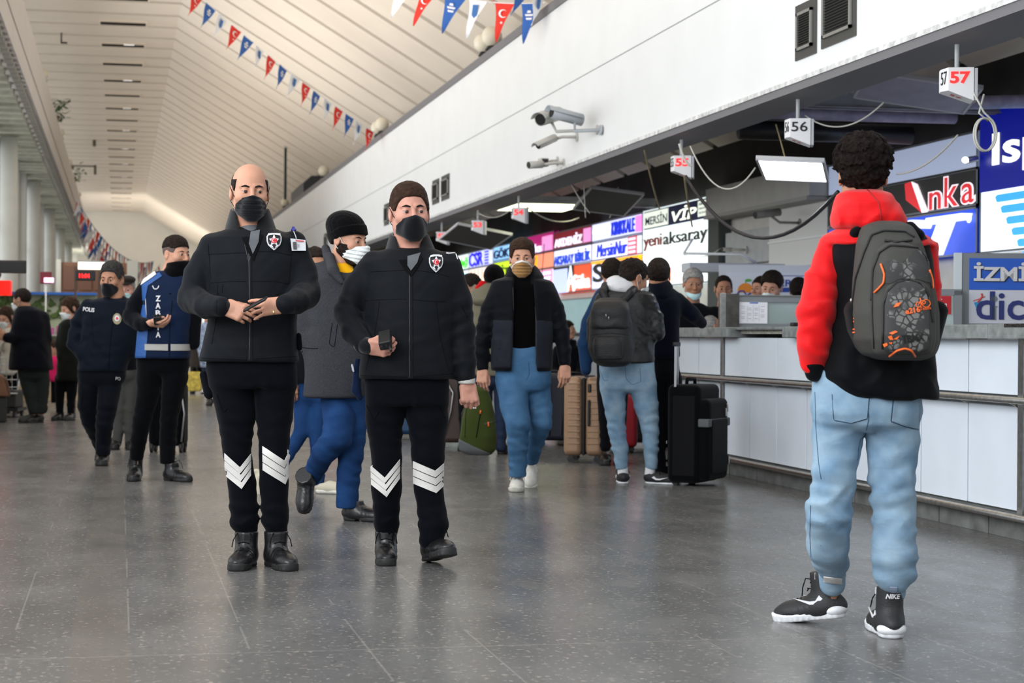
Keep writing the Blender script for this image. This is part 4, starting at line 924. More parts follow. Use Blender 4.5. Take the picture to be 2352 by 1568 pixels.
class Fig:
    def __init__(s, u, v, label, group=None, lod=1., d=None, cat='person', z0=0.):
        w = on_floor(u, v) if d is None else None
        if w is None: w = at_depth(u, v, d); w[2] = z0
        s.root = w; s.d0 = float((CM.T @ (w - CO))[2] * -1); s.S = s.d0 / F_PX
        s.c, s.sn = math.cos(YAW), math.sin(YAW)
        s.lod = lod; s.label = label; s.group = group; s.skin = []; s.parts = []; s.kids = []
        s.body = None; s.cat = cat
    def start(s, skin_mat):
        """body skin mesh first: everything gathered in s.skin"""
        Vs = []; Fs = []; n = 0
        for fn, lo, hi, res in s.skin:
            V, Fq = nets(fn, lo, hi, res)
            if not len(V): continue
            Vs.append(V); Fs.append(Fq + n); n += len(V)
        V = np.concatenate(Vs); Fq = np.concatenate(Fs); me = bpy.data.meshes.new('person')
        me.vertices.add(len(V)); me.vertices.foreach_set('co', V.astype(np.float32).ravel())
        me.loops.add(Fq.size); me.loops.foreach_set('vertex_index', Fq.astype(np.int32).ravel())
        me.polygons.add(len(Fq)); me.polygons.foreach_set('loop_start', np.arange(0, Fq.size, 4, dtype=np.int32)); me.update(calc_edges=True); me.validate()
        o = link('person', me, skin_mat, None, True); o.location = s.root; o.rotation_euler = (0, 0, -YAW)
        tag(o, s.label, s.cat, s.group); s.body = o
        for k in s.kids: k.parent = o
        return o
    def add(s, o):
        if s.body is not None: o.parent = s.body
        else: s.kids.append(o)
        return o
    def L(s, u, v, dd=0.):
        w = at_depth(u, v, s.d0 + dd) - s.root
        return np.array([s.c * w[0] - s.sn * w[1], s.sn * w[0] + s.c * w[1], w[2]])
    def pts(s, ch): return [(s.L(u, v, dd), r * s.S) for u, v, dd, r in ch]
    def secs(s, rows):
        out = []
        for v, a, b, th, dd in rows:
            p = s.L((a + b) / 2, v, dd); out.append((p[2], p[0], p[1], (b - a) / 2 * s.S, th / 2))
        return out
    def garment(s, name, material, lofts=(), chains=(), k=.03, folds=(), cuts=None, res=.009, n=2.4, cap=.015, lumps=(), grow=0., label=None, parent=None, post=None, relax=1):
        L_ = [s.secs(l) for l in lofts]; Cc = [s.pts(c) for c in chains]
        lo = np.full(3, 1e9); hi = -lo
        for l in L_:
            for z, cx, cy, rx, ry in l: lo = np.minimum(lo, (cx - rx, cy - ry, z)); hi = np.maximum(hi, (cx + rx, cy + ry, z))
        for c in Cc:
            for p, r in c: lo = np.minimum(lo, p - r); hi = np.maximum(hi, p + r)
        fo = [(s.L(*f[:3]), np.array(f[3]), f[4], f[5], f[6], f[7] if len(f) > 7 else 0.) for f in folds]
        def fn(P):
            d = None
            for l in L_: e = s_loft(P, l, n, cap); d = e if d is None else smin(d, e, k)
            dc = None
            for c in Cc: e = s_chain(P, c, .012); dc = e if dc is None else np.minimum(dc, e)
            if dc is not None: d = dc if d is None else smin(d, dc, k)
            for o_, ax, amp, wl, rad, ph in fo: d = d + fold(P, o_, ax, amp, wl, rad, ph)
            for amp, f, ph in lumps: d = d + lump(P, amp, f, ph)
            if cuts: d = cuts(P, d, s)
            return d - grow
        s.lastfn = fn
        o = sdf_obj(name, fn, lo - .03, hi + .03, res * s.lod, material, None, relax)
        if parent is not None: o.parent = parent
        else: s.add(o)
        if label: o['label'] = label
        s.parts.append(o); return o
    # ---- head -------------------------------------------------------------
    def head(s, u, v, hpx, yaw=0., pitch=0., roll=0., dd=0., neck=None, skin_scale=1., gaze=0.):
        """u,v centre of the head (eye height roughly), hpx = chin-to-crown height in px"""
        s.hc = s.L(u, v, dd); s.hs = hpx * s.S / .235
        R = Matrix.Rotation(yaw, 3, 'Z') @ Matrix.Rotation(pitch, 3, 'X') @ Matrix.Rotation(roll, 3, 'Y'); s.hR = np.array(R, np.float32)
        s.neck = neck
        sp = s.pts(neck) if neck else None
        fn = lambda P: s.face(P, sp)
        r = .15 * s.hs; lo = s.hc - r; hi = s.hc + r
        if sp:
            for p, q in sp: lo = np.minimum(lo, p - q); hi = np.maximum(hi, p + q)
        s.skin.append((fn, lo, hi, .0034 * s.lod))
        er = .0118 * s.hs
        for sx in (-1, 1):
            c = s.hw((sx * .031, -.0795, .004)); o = MB().sphere((0, 0, 0), er, 20, 14).build('eye', eye_w, smooth=True); o.location = c; s.add(o)
            g = s.hw((sx * .031 + gaze * .004, -.0795 - .0086, .0015)); i = MB().sphere((0, 0, 0), er * .60, 14, 10).build('iris', iris_m, o, smooth=True); i.location = Vector(g) - Vector(c)
        return s
    def hq(s, P): return ((P - s.hc.astype(np.float32)) @ s.hR) / s.hs
    def hw(s, p): return s.hR @ (np.array(p) * s.hs) + s.hc
    def hdir(s, p): return s.hR @ np.array(p)
    def face0(s, q):
        d = s_ell(q, (0, .014, .034), (.076, .098, .088))
        d = smin(d, s_ell(q, (0, -.028, -.022), (.066, .064, .088)), .03)
        d = smin(d, s_ell(q, (0, -.066, -.094), (.026, .024, .022)), .035)
        a = q.copy(); a[:, 0] = np.abs(a[:, 0])
        d = smin(d, s_cone(a, (.05, .005, -.055), (.018, -.062, -.098), .018, .018), .03)
        return d, a
    def face(s, P, sp=None):
        q = s.hq(P); d, a = s.face0(q)
        d = smin(d, s_ell(a, (.042, -.062, -.024), (.024, .026, .024)), .02)                      # cheeks
        d = smax(d, -(s_ell(a, (.031, -.101, .004), (.020, .018, .013))), .012)                    # sockets
        d = smin(d, s_cone(a, (.012, -.088, .024), (.046, -.072, .024), .008, .007), .012)         # brow ridge
        lid = np.maximum(s_ell(a, (.031, -.0795, .004), (.0136, .0136, .0136)), -np.maximum(a[:, 2] - .0050, -.0010 - a[:, 2]))
        d = smin(d, lid, .002)
        d = smin(d, s_cone(a, (0, -.090, .018), (0, -.113, -.030), .0075, .0125), .010)            # nose
        d = smin(d, s_ell(a, (.013, -.101, -.034), (.008, .010, .008)), .006)
        d = smin(d, s_ell(a, (0, -.089, -.060), (.025, .012, .0075)), .008)                        # lips
        d = smin(d, s_ell(a, (0, -.087, -.070), (.020, .012, .0070)), .006)
        d = smax(d, -s_ell(a, (0, -.102, -.0648), (.024, .006, .0016)), .003)
        e = s_ell(a, (.080, .014, -.006), (.009, .021, .033)); e = smax(e, -s_ell(a, (.089, .008, -.002), (.007, .012, .020)), .004)
        d = smin(d, e, .006); d = d * s.hs
        if sp: d = smin(d, s_chain(P, sp, .02), .025)
        return d
    def hair(s, line, t=.010, material=None, amp=.003, freq=190, extra=None, name='hair', res=.0034, top=None):
        """line: hairline height at front .. back as (y, z) pairs in head units"""
        ys = [a for a, b in line]; zs = [b for a, b in line]
        def fn(P):
            q = s.hq(P); d, a = s.face0(q)
            th = t + (top(q) if top else 0.)
            e = d - th + lump(q, amp, freq) + lump(q, amp * .7, freq * 2.1, 2.)
            g = np.interp(q[:, 1], ys, zs) - q[:, 2] + lump(q, .0025, 150, 1.)
            ear = s_ell(a, (.088, .012, -.006), (.02, .022, .034))
            e = smax(e, g, .008); e = smax(e, -ear, .004)
            if extra: e = extra(q, e, a)
            return np.maximum(e, -(d + .004)) * s.hs
        r = .17 * s.hs
        return s.add(sdf_obj(name, fn, s.hc - r, s.hc + r, res * s.lod, material or hair_d))
    def brows(s, material=None, h=.0035):
        for sx in (-1, 1):
            ch = [(np.array((sx * x, y, z)), r) for x, y, z, r in ((.013, -.094, .0215, h), (.030, -.0915, .0265, h * 1.1), (.046, -.079, .0225, h * .6))]
            fn = lambda P: np.maximum(s_chain(s.hq(P), ch), -(s.face(P) / s.hs + .008)) * s.hs
            c = s.hw((sx * .03, -.088, .024)); s.add(sdf_obj('eyebrow', fn, c - .035 * s.hs, c + .035 * s.hs, .0026 * max(1, s.lod * .8), material or hair_d))
    def mask(s, material, pleats=False, lift=0., topz=-.012, low=-.128, wide=.062, chin=False, strap=None, band=None):
        def shell(P, grow_=.0):
            q = s.hq(P); d, a = s.face0(q)
            d = smin(d, s_cone(a, (0, -.092, .0), (0, -.120, -.030), .008, .012), .035); d = smin(d, s_ell(a, (0, -.098, -.072), (.03, .02, .04)), .03)
            if chin: d = smin(s.face0(q)[0], s_ell(a, (0, -.092, -.095), (.04, .03, .035)), .02)
            pl = (.0022 * np.tanh(3 * np.sin(q[:, 2] * 300 + 1.)) * np.exp(-((q[:, 2] + .06) / .05) ** 2)) if pleats else 0.
            e = np.abs(d - .0075 - lift - grow_ - pl) - .0028
            ztop = topz - .32 * a[:, 0] - np.maximum(a[:, 0] - .045, 0) * .9
            if chin: ztop = -.075 + 0 * a[:, 0] + .2 * a[:, 0]
            zlow = low + np.maximum(a[:, 0] - .02, 0) * .75
            m = np.maximum(q[:, 2] - ztop, zlow - q[:, 2]); m = np.maximum(m, a[:, 0] - wide - .006); m = np.maximum(m, q[:, 1] + .028)
            return smax(e, m, .003) * s.hs
        r = .15 * s.hs
        o = s.add(sdf_obj('face_mask', shell, s.hc - r, s.hc + r, .0028 * s.lod, material))
        if band is not None:
            def bf(P):
                q = s.hq(P); a = np.abs(q[:, 0]); ztop = topz - .32 * a - np.maximum(a - .045, 0) * .9
                return np.maximum(shell(P, .0015), (ztop - .014 - q[:, 2]) * s.hs)
            b = sdf_obj('mask_band', bf, s.hc - r, s.hc + r, .0028 * s.lod, band, o)
        sm = strap or material
        for sx in (-1, 1):
            mb = MB()
            if chin: P_ = [(.058, -.04, -.085), (.075, -.015, -.06), (.085, .012, -.03)]
            else: P_ = [(.058, -.052, -.036), (.073, -.02, -.016), (.084, .0, .016), (.086, .018, .026)]
            mb.tube([s.hw((sx * x, y, z)) for x, y, z in P_], .0016 * s.hs, 6)
            if not chin: mb.tube([s.hw((sx * x, y, z)) for x, y, z in [(.052, -.05, -.088), (.068, -.016, -.066), (.079, .008, -.046), (.085, .02, -.03)]], .0016 * s.hs, 6)
            mb.build('ear_loop', sm, o, smooth=True)
        return o
    # ---- hands --------------------------------------------------------------
    def hand(s, wrist, direc, back, curl=(.35, .5, .4), side=1, size=1., thumb=(.6, .35), spread=.05, dd=0., curls=None, tcurl=.3):
        """wrist (u,v,dd); direc, back: direction of the fingers and of the back of the hand in figure axes; side: +1 thumb on the +lateral side"""
        w = s.L(*wrist); d = np.array(direc, float); d /= np.linalg.norm(d); b = np.array(back, float); b -= d * (b @ d); b /= np.linalg.norm(b)
        l = np.cross(d, b) * side                                   # towards the thumb
        k = size
        G = lambda x, y, z: w + (l * x + d * y + b * z) * k         # lateral, along, back
        fingers = []
        for i, (x0, y0, ln, r) in enumerate(((.030, .088, .074, .0088), (.010, .093, .082, .009), (-.011, .089, .075, .0086), (-.030, .080, .060, .0077))):
            cu = (curls[i] if curls else curl); a = 0.; p = np.array((x0, y0, .0)); ch = [(G(*(np.array((x0 * .75, y0 * .45, 0.)))), r * 1.15 * k), (G(*p), r * 1.12 * k)]
            sx = spread * (1.5 - i)
            for seg, c in zip((.42, .32, .26), cu):
                a += c; p = p + np.array((sx * math.cos(a), math.cos(a), -math.sin(a))) * ln * seg; r *= .93; ch.append((G(*p), r * k))
            fingers.append(ch)
        t0 = np.array((.022, .020, -.006)); th = [(G(*t0), .0135 * k)]; a = thumb[0]; p = t0 + np.array((math.sin(a) * .034, math.cos(a) * .034, -thumb[1] * .03)); th.append((G(*p), .0115 * k))
        a -= tcurl; p = p + np.array((math.sin(a) * .030, math.cos(a) * .030, -thumb[1] * .02)); th.append((G(*p), .0100 * k)); a -= tcurl; p = p + np.array((math.sin(a) * .024, math.cos(a) * .024, -thumb[1] * .012)); th.append((G(*p), .0082 * k))
        RR = np.stack([l, d, b], 1).astype(np.float32)
        arm = [(G(0, -.028, 0), .022 * k), (G(0, .0, 0), .023 * k), (G(0, .03, 0), .018 * k)]
        pc = G(0, .052, .0)
        def fn(P):
            x = s_box(P, pc, np.array((.040, .044, .0145)) * k, .014 * k, RR)
            x = smin(x, s_chain(P, arm, .01), .018 * k)
            kn = None
            for ch in fingers:
                f = s_chain(P, ch, .002); x2 = f if kn is None else np.minimum(kn, f); kn = x2
            x = smin(x, kn, .006 * k); x = smin(x, s_chain(P, th, .004), .010 * k)
            for ch in fingers: x = smin(x, np.linalg.norm(P - (ch[1][0] + b * .004).astype(np.float32), axis=1) - .0085 * k, .006)
            return x
        allp = [p for ch in fingers + [th, arm] for p, r in ch]; lo = np.min(allp, 0) - .03; hi = np.max(allp, 0) + .03
        s.skin.append((fn, lo, hi, .0026 * max(1., s.lod * .9)))
        if s.lod < 1.3:
            nl = MB()
            for ch in fingers + [th]:
                tip, r = ch[-1]; pr = ch[-2][0]; t = (tip - pr) / np.linalg.norm(tip - pr); nb = b if ch is not th else l * .3 + b; nb = nb - t * (nb @ t); nb /= np.linalg.norm(nb); lt = np.cross(t, nb)
                c = tip + nb * r * .80; nl.add([tuple(c + lt * r * .6 * math.cos(q) + t * r * .75 * math.sin(q) + nb * r * (.22 - .30 * abs(math.cos(q)))) for q in np.linspace(0, 2 * PI, 11)[:-1]], [tuple(range(10))])
            s.add(nl.build('fingernails', mat('nail', (.62, .40, .34), .3), None, smooth=True))
        return G
    def inner(s, lofts, chains):
        """torso and limbs of the body under the clothes"""
        L_ = [s.secs(l) for l in lofts]; Cc = [s.pts(c) for c in chains]; lo = np.full(3, 1e9); hi = -lo
        for l in L_:
            for z, cx, cy, rx, ry in l: lo = np.minimum(lo, (cx - rx, cy - ry, z)); hi = np.maximum(hi, (cx + rx, cy + ry, z))
        for c in Cc:
            for p, r in c: lo = np.minimum(lo, p - r); hi = np.maximum(hi, p + r)
        def fn(P):
            d = None
            for l in L_: e = s_loft(P, l); d = e if d is None else smin(d, e, .03)
            for c in Cc: e = s_chain(P, c); d = e if d is None else smin(d, e, .03)
            return d + .022
        s.skin.append((fn, lo, hi, .016 * s.lod))
    # ---- shoes ---------------------------------------------------------------
    def shoe(s, heel, toe, lift=(0., 0.), shaft=.11, material=None, sole=None, kind='boot', size=1., laces=None, name=None, w=1.):
        """heel and toe: ground points (u,v,dd) in px; lift: height of heel and toe over the ground"""
        a = s.L(*heel); b = s.L(*toe); a[2] = lift[0]; b[2] = lift[1]
        f = b - a; f /= np.linalg.norm(f); l = np.cross(f, (0, 0, 1)); l /= np.linalg.norm(l); up = np.cross(l, f)
        R = np.stack([l, f, up], 1).astype(np.float32); o = a; k = size
        q_ = lambda P: ((P - o.astype(np.float32)) @ R) / k
        def upper(P):
            q = q_(P); x = s_ell(q, (0, .055, .045), (.043 * w, .075, .045)); x = smin(x, s_ell(q, (.0, .175, .036), (.048 * w, .085, .034)), .04)
            x = smin(x, s_cone(q, (0, .10, .045), (0, .19, .032), .040 * w, .035), .03)
            if shaft > 0:
                ang = .10 if kind == 'boot' else 0.; x = smin(x, s_cone(q, (0, .06, .05), (0, .055 + ang * shaft, .06 + shaft), .046 * w, (.053 if kind == 'boot' else .046) * w), .03)
                x = smax(x, q[:, 2] - .055 - shaft, .006)
            else: x = smax(x, -(s_cone(q, (0, .05, .085), (0, .045, .16), .028, .036)), .006)
            x = x + .0016 * np.sin(q[:, 1] * 260 + 3 * np.sin(q[:, 0] * 60)) * np.exp(-((q[:, 1] - .135) / .03) ** 2)
            return smax(x, .012 - q[:, 2], .004) * k
        lo = o - .12; hi = o + .12; 
        for p in (o + R @ np.array((0, .3, 0)) * k, o + R @ np.array((0, 0, .1 + shaft)) * k): lo = np.minimum(lo, p - .09); hi = np.maximum(hi, p + .09)
        ob = s.add(sdf_obj(name or kind, upper, lo, hi, .005 * s.lod, material or black_leather))
        th = .028 if kind in ('boot', 'trainer') else .016
        def sol(P):
            q = q_(P); z = q[:, 2]; q2 = q.copy(); q2[:, 2] = 0
            e = smin(s_cone(q2, (0, .035, 0), (0, .1, 0), .040 * w, .036 * w), s_cone(q2, (.003, .17, 0), (.0, .215, 0), .050 * w, .045 * w), .05)
            if kind == 'trainer': e = e - .006 * np.clip(z / .03, 0, 1)
            tread = .0015 * np.sign(np.sin(q[:, 1] * 300)) * (z < .012)
            h = np.maximum(z - (th + .012 * (np.clip(q[:, 1] - .18, 0, .1) / .08) ** 2), -z)
            if kind == 'boot': h = np.maximum(h, -(s_box(q, (0, .10, -.002), (.08, .018, .012), .004)))
            return smax(e + tread, h, .005) * k
        sdf_obj('sole', sol, lo, hi, .005 * s.lod, sole or rubber, ob)
        if laces is not None and s.lod < 1.5:
            m = MB()
            for i in range(6 if shaft > .05 else 4):
                t = i / 5; y = .165 - .075 * t; z = .070 + .012 * t + (.0 if i < 3 else (i - 2) * .025 * (shaft > .05)); y = y - (0 if i < 3 else (i - 2) * .0 )
                m.tube([o + R @ (np.array((x, y + (.0 if abs(x) < .01 else -.008), z + .010 - abs(x) * .25)) * k) for x in (-.026, -.012, 0, .012, .026)], .0022 * k, 6)
            for sx in (-1, 1): m.tube([o + R @ (np.array(p) * k) for p in ((0, .09, .14 if shaft > .05 else .10), (sx * .03, .11, .15 if shaft > .05 else .11), (sx * .045, .12, .12 if shaft > .05 else .09), (sx * .05, .125, .09 if shaft > .05 else .07))], .0022 * k, 6)
            m.build('laces', laces, ob, smooth=True)
        s._shoe = (o, R, k); return ob
    # ---- things lying on the surface of a garment -----------------------------
    def bvh(s, objs):
        vs = []; fs = []
        for o in objs:
            n = len(vs); vs += [v.co.copy() for v in o.data.vertices]; fs += [tuple(i + n for i in p.vertices) for p in o.data.polygons]
        s.tree = BVHTree.FromPolygons(vs, fs); s.cam_l = s.lw(CO)
        return s
    def lw(s, w):
        w = np.array(w) - s.root; return Vector((s.c * w[0] - s.sn * w[1], s.sn * w[0] + s.c * w[1], w[2]))
    def hit(s, u, v, off=.002):
        t = Vector(s.L(u, v, 0)); d = (t - s.cam_l).normalized(); h = s.tree.ray_cast(s.cam_l, d)
        if h[0] is None:
            q = s.tree.find_nearest(t - d * .05); return q[0] + q[1] * off
        nrm = h[1] if h[1].dot(d) < 0 else -h[1]
        return h[0] - d * off * .5 + nrm * off
    def line(s, name, uv, r, material, parent=None, off=.001, n=6):
        pts = []
        for a, b in zip(uv[:-1], uv[1:]):
            k = max(2, int(math.dist(a, b) / 3)); pts += [(a[0] + (b[0] - a[0]) * i / k, a[1] + (b[1] - a[1]) * i / k) for i in range(k)]
        pts.append(uv[-1]); P = [s.hit(u, v, off) for u, v in pts]
        for _ in range(2): P = [P[0]] + [(P[i - 1] + P[i] * 2 + P[i + 1]) / 4 for i in range(1, len(P) - 1)] + [P[-1]]
        o = MB().tube(P, r, n).build(name, material, parent, smooth=True)
        if parent is None: s.add(o)
        return o
    def decal(s, name, polys, material, parent=None, off=.002, th=.0015, step=5.):
        """polys: list of outlines in px, or (verts2d, tris)"""
        bm = bmesh.new()
        for pl in polys:
            if isinstance(pl, tuple): vs2, tris = pl
            else: vs2, tris = pl, poly_fan(pl)
            vv = [bm.verts.new((x, y, 0)) for x, y in vs2]
            for t in tris:
                try: bm.faces.new([vv[i] for i in t])
                except ValueError: pass
        bmesh.ops.triangulate(bm, faces=bm.faces)
        for _ in range(4):
            e = [e for e in bm.edges if e.calc_length() > step]
            if not e: break
            bmesh.ops.subdivide_edges(bm, edges=e, cuts=1); bmesh.ops.triangulate(bm, faces=bm.faces)
        for f in bm.faces:
            if f.normal.z > 0: f.normal_flip()
        for v in bm.verts: v.co = s.hit(v.co.x, v.co.y, off)
        me = bpy.data.meshes.new(name); bm.to_mesh(me); bm.free()
        o = link(name, me, material, parent, False); md = o.modifiers.new('th', 'SOLIDIFY'); md.thickness = th; md.offset = 0
        if parent is None: s.add(o)
        return o
    def text(s, name, body, u, v, w, h, ang, material, parent=None, off=.003, vertical=False, step=6., **k):
        """lower-left corner at (u,v) px, ang: baseline angle"""
        vs, fs = fit_text(body, w, h, **k); c, sn = math.cos(ang), math.sin(ang)
        uv = [(u + x * c + y * sn, v + x * sn - y * c) for x, y, z in vs]
        return s.decal(name, [(uv, fs)], material, parent, off, step=step)

def chevrons(f, lt, tip, rt, step, material, parent, gap=2.2, n=3, drift=2):
    for i in range(n):
        dx, dy = drift * i, step * i; h = step - gap
        f.decal('reflective_chevron', [[(lt[0] + dx * .3, lt[1] + dy), (tip[0] + dx, tip[1] + dy), (tip[0] + dx, tip[1] + dy + h), (lt[0] + dx * .3, lt[1] + dy + h)],
                 [(tip[0] + dx, tip[1] + dy), (rt[0], rt[1] + dy), (rt[0], rt[1] + dy + h), (tip[0] + dx, tip[1] + dy + h)]], material, parent, .004, step=6)
reflect = mat('reflective_white', (.72, .70, .67), .45, bump=.3, bscale=500)
emb_w = mat('emblem_silver', (.62, .62, .64), .4); emb_r = mat('emblem_red', (.65, .01, .02), .4); emb_k = mat('emblem_black', (.012, .012, .014), .6)
def badge(f, cx, cy, w, h, parent):
    sh = [(-.38, -.46), (-.2, -.5), (.2, -.5), (.38, -.46), (.5, -.3), (.49, -.05), (.40, .18), (.2, .36), (0, .5), (-.2, .36), (-.40, .18), (-.49, -.05), (-.5, -.3)]
    b = f.decal('badge', [[(cx + x * w, cy + y * h) for x, y in sh]], emb_w, parent, .004, step=6)
    f.decal('badge_field', [[(cx + x * w * .84, cy + y * h * .84 - .02 * h) for x, y in sh]], emb_k, parent, .006, step=6)
    f.decal('badge_star', [[(cx + x * w, cy - .06 * h - z * h) for x, z in star(0, 0, .34, 0, .5)]], emb_w, parent, .008, step=6)
    f.decal('badge_centre', [[(cx + .19 * w * math.cos(a), cy - .06 * h + .15 * h * math.sin(a)) for a in np.linspace(0, 2 * PI, 17)[:-1]]], emb_r, parent, .0095, step=6)
    f.decal('badge_crescent', [[(cx + x * w, cy - .06 * h + z * h) for x, z in crescent(-.01, 0, .11, 8)]], emb_w, parent, .011, step=6)
    f.decal('badge_ribbon', [[(cx - .42 * w, cy - .30 * h), (cx - .40 * w, cy - .42 * h), (cx + .40 * w, cy - .42 * h), (cx + .42 * w, cy - .30 * h), (cx + .38 * w, cy - .31 * h), (cx, cy - .36 * h), (cx - .38 * w, cy - .31 * h)]], emb_w, parent, .0095, step=6)
    for sx in (-1, 1): f.decal('badge_wing', [[(cx + sx * .05 * w, cy + .36 * h), (cx + sx * .12 * w, cy + .22 * h), (cx + sx * .3 * w, cy + .17 * h), (cx + sx * .2 * w, cy + .30 * h)]], emb_w, parent, .0095, step=6)
JK = cloth('softshell_black', '191B1F', .55, .15, 420, .04, .08, 5, .35); TR = cloth('trouser_black', '0E1016', .75, .2, 420, .04)
COL = cloth('collar_black', '17181B', .7, .2, 300, .25); grey_polo = cloth('polo_grey', '5A5C60', .8)
seam_m = mat('seam_black', (.004, .004, .005), .9, spec=.1); zip_m = mat('zip_dark', (.03, .03, .034), .35, metal=.5)
FR = [(-.11, .062), (-.075, .060), (-.055, .035), (-.04, .008), (-.02, .012), (0, .02), (.03, -.02), (.06, -.05), (.12, -.055)]
def collar(f, pts_neck, rpx, top, low, opening, material, name='collar', flare=1.2, th=.008, vcut=.05):
    """stand-up collar round the neck; pts_neck=(u, v_bottom, v_top, dd)"""
    u, vb, vt, dd = pts_neck; a = f.L(u, vb, dd); b = f.L(u + top, vt, dd + .01); r = rpx * f.S
    def fn(P):
        t = np.clip((P[:, 2] - a[2]) / (b[2] - a[2]), 0, 1); cx = a[0] + (b[0] - a[0]) * t; cy = a[1] + (b[1] - a[1]) * t
        rr = r * (flare + (1 - flare) * t); d = np.sqrt(((P[:, 0] - cx) / 1.0) ** 2 + ((P[:, 1] - cy) / .92) ** 2) - rr
        d = np.abs(d) - th; zt = b[2] - .25 * np.maximum(0, -(P[:, 1] - cy) - .0) ; d = smax(d, P[:, 2] - zt, .006); d = smax(d, a[2] - low - P[:, 2], .006)
        op = np.maximum(np.abs(P[:, 0] - cx + .0) - (opening + vcut * t), P[:, 1] - cy)
        return smax(d, -op, .006)
    o = sdf_obj(name, fn, a - r * 1.6 - low, np.maximum(a, b) + r * 1.6 + .02, .005 * f.lod, material); f.add(o); return o

# ---- officer with the phone ------------------------------------------------
f = Fig(620, 1300, 'person in black uniform, balding, black pleated face mask, holding a phone with both hands')
f.head(574, 441, 124, yaw=math.radians(14), pitch=math.radians(4), neck=[(574, 470, .01, 33), (577, 510, .02, 33), (580, 545, .02, 36)], gaze=.8)
f.inner([[(560, 480, 685, .24, 0), (660, 490, 678, .24, 0), (760, 490, 675, .24, 0), (860, 480, 680, .24, .0)]],
        [[(482, 570, 0, 27), (445, 690, -.05, 27), (505, 703, -.26, 18)], [(678, 565, 0, 27), (702, 685, -.05, 27), (657, 697, -.26, 18)], [(532, 880, 0, 44), (546, 1045, 0, 30), (562, 1240, 0, 22)], [(632, 880, 0, 44), (630, 1045, 0, 30), (636, 1240, 0, 22)]])
f.hand((514, 702, -.275), (.9, -.12, -.36), (-.25, -.9, .25), curls=[(.30, .35, .2), (.45, .5, .3), (.55, .7, .4), (.65, .8, .4)], side=-1, thumb=(.35, .5), tcurl=.1)
f.hand((652, 700, -.275), (-.97, -.1, -.12), (.2, -.93, .25), curls=[(.3, .35, .3), (.30, .30, .25), (.25, .35, .25), (.2, .35, .25)], side=1, spread=.16, thumb=(.2, .4), tcurl=.05)
f.start(skin_a)
def bald(q, e, a):
    cut = -(q[:, 1] + .052) * 1.0 - np.maximum(0, .055 - 0) * 0
    topcut = q[:, 2] - (.055 + .9 * np.maximum(0, q[:, 1] - .02) + .0)
    rnd = np.where(q[:, 1] < .07, topcut, -1.)
    return smax(e, rnd, .006)
f.hair([(-.11, .2), (-.05, .2), (-.045, .02), (-.035, .0), (-.02, .008), (0, .02), (.03, -.02), (.06, -.05), (.12, -.055)], .004, hair_d, .001, 260, bald)
f.brows(h=.0042); f.mask(mask_k, pleats=True)
jk = f.garment('jacket', JK, [[(522, 535, 628, .13, .02), (534, 500, 655, .18, .01), (548, 474, 684, .23, 0), (600, 476, 690, .27, 0), (665, 482, 686, .29, 0), (740, 478, 681, .30, 0), (800, 464, 683, .31, 0), (831, 456, 687, .31, 0)]],
    [[(486, 562, 0, 27), (456, 630, .0, 33), (442, 685, -.04, 34), (474, 703, -.19, 28), (507, 704, -.28, 23)], [(676, 556, 0, 27), (695, 625, .0, 33), (702, 675, -.04, 35), (682, 692, -.19, 28), (656, 698, -.28, 23)]],
    k=.035, cap=.012, folds=[(445, 690, -.06, (.7, 0, .7), .005, .05, .13), (480, 700, -.2, (1, .3, .1), .004, .035, .10, 1), (705, 685, -.06, (-.7, 0, .7), .005, .05, .13, 2), (680, 695, -.2, (1, .3, .1), .004, .035, .10, 3), (485, 600, -.05, (.8, .1, .6), .0035, .06, .14, 1), (680, 600, -.05, (-.8, .1, .6), .0035, .06, .14, 4), (570, 800, -.15, (.3, 0, 1), .003, .07, .2, 2), (500, 770, -.1, (.8, 0, .5), .003, .05, .12, 5)], res=.0075)
f.garment('jacket_cuff', COL, chains=[[(505, 703, -.275, 20.5), (513, 703, -.285, 17)]], res=.005, parent=jk); f.garment('jacket_cuff', COL, chains=[[(660, 697, -.275, 20.5), (653, 699, -.285, 17)]], res=.005, parent=jk)
collar(f, (576, 542, 478, .03), 40, -2, .02, .030, COL, vcut=.030, flare=1.50)
f.garment('inner_collar', grey_polo, chains=[[(578, 540, .0, 34), (580, 562, -.05, 30)]], res=.006, cuts=lambda P, d, s: d)
f.garment('trousers', TR, [[(815, 476, 676, .24, 0), (850, 474, 682, .25, 0), (890, 482, 680, .25, 0)]],
    [[(533, 880, 0, 50), (543, 952, 0, 44), (545, 1044, -.01, 32), (556, 1110, .01, 32), (560, 1165, .01, 33), (562, 1196, .01, 33), (566, 1212, .01, 27)], [(631, 880, 0, 49), (630, 952, 0, 42), (629, 1044, -.02, 34), (629, 1110, 0, 33), (631, 1170, 0, 31), (631, 1196, 0, 30), (634, 1212, .01, 27)]],
    k=.02, folds=[(545, 1000, -.05, (.3, 0, 1), .005, .06, .14), (558, 1190, 0, (.2, 0, 1), .008, .045, .10, 1), (631, 1190, 0, (.2, 0, 1), .008, .045, .10, 3), (630, 1000, -.05, (.3, 0, 1), .005, .06, .14, 2), (590, 900, -.1, (.6, 0, .8), .005, .06, .13, 3)], res=.008)
tr = f.parts[-1]; f.bvh([tr])
chevrons(f, (517, 1040), (551, 1072), (575, 1041), 17.5, reflect, tr); chevrons(f, (604, 1024), (652, 1057), (664, 1032), 19, reflect, tr, drift=1)
f.line('pocket_seam', [(498, 905), (512, 948), (520, 940)], .002, seam_m, tr); f.line('pocket_seam', [(672, 905), (660, 950)], .002, seam_m, tr)
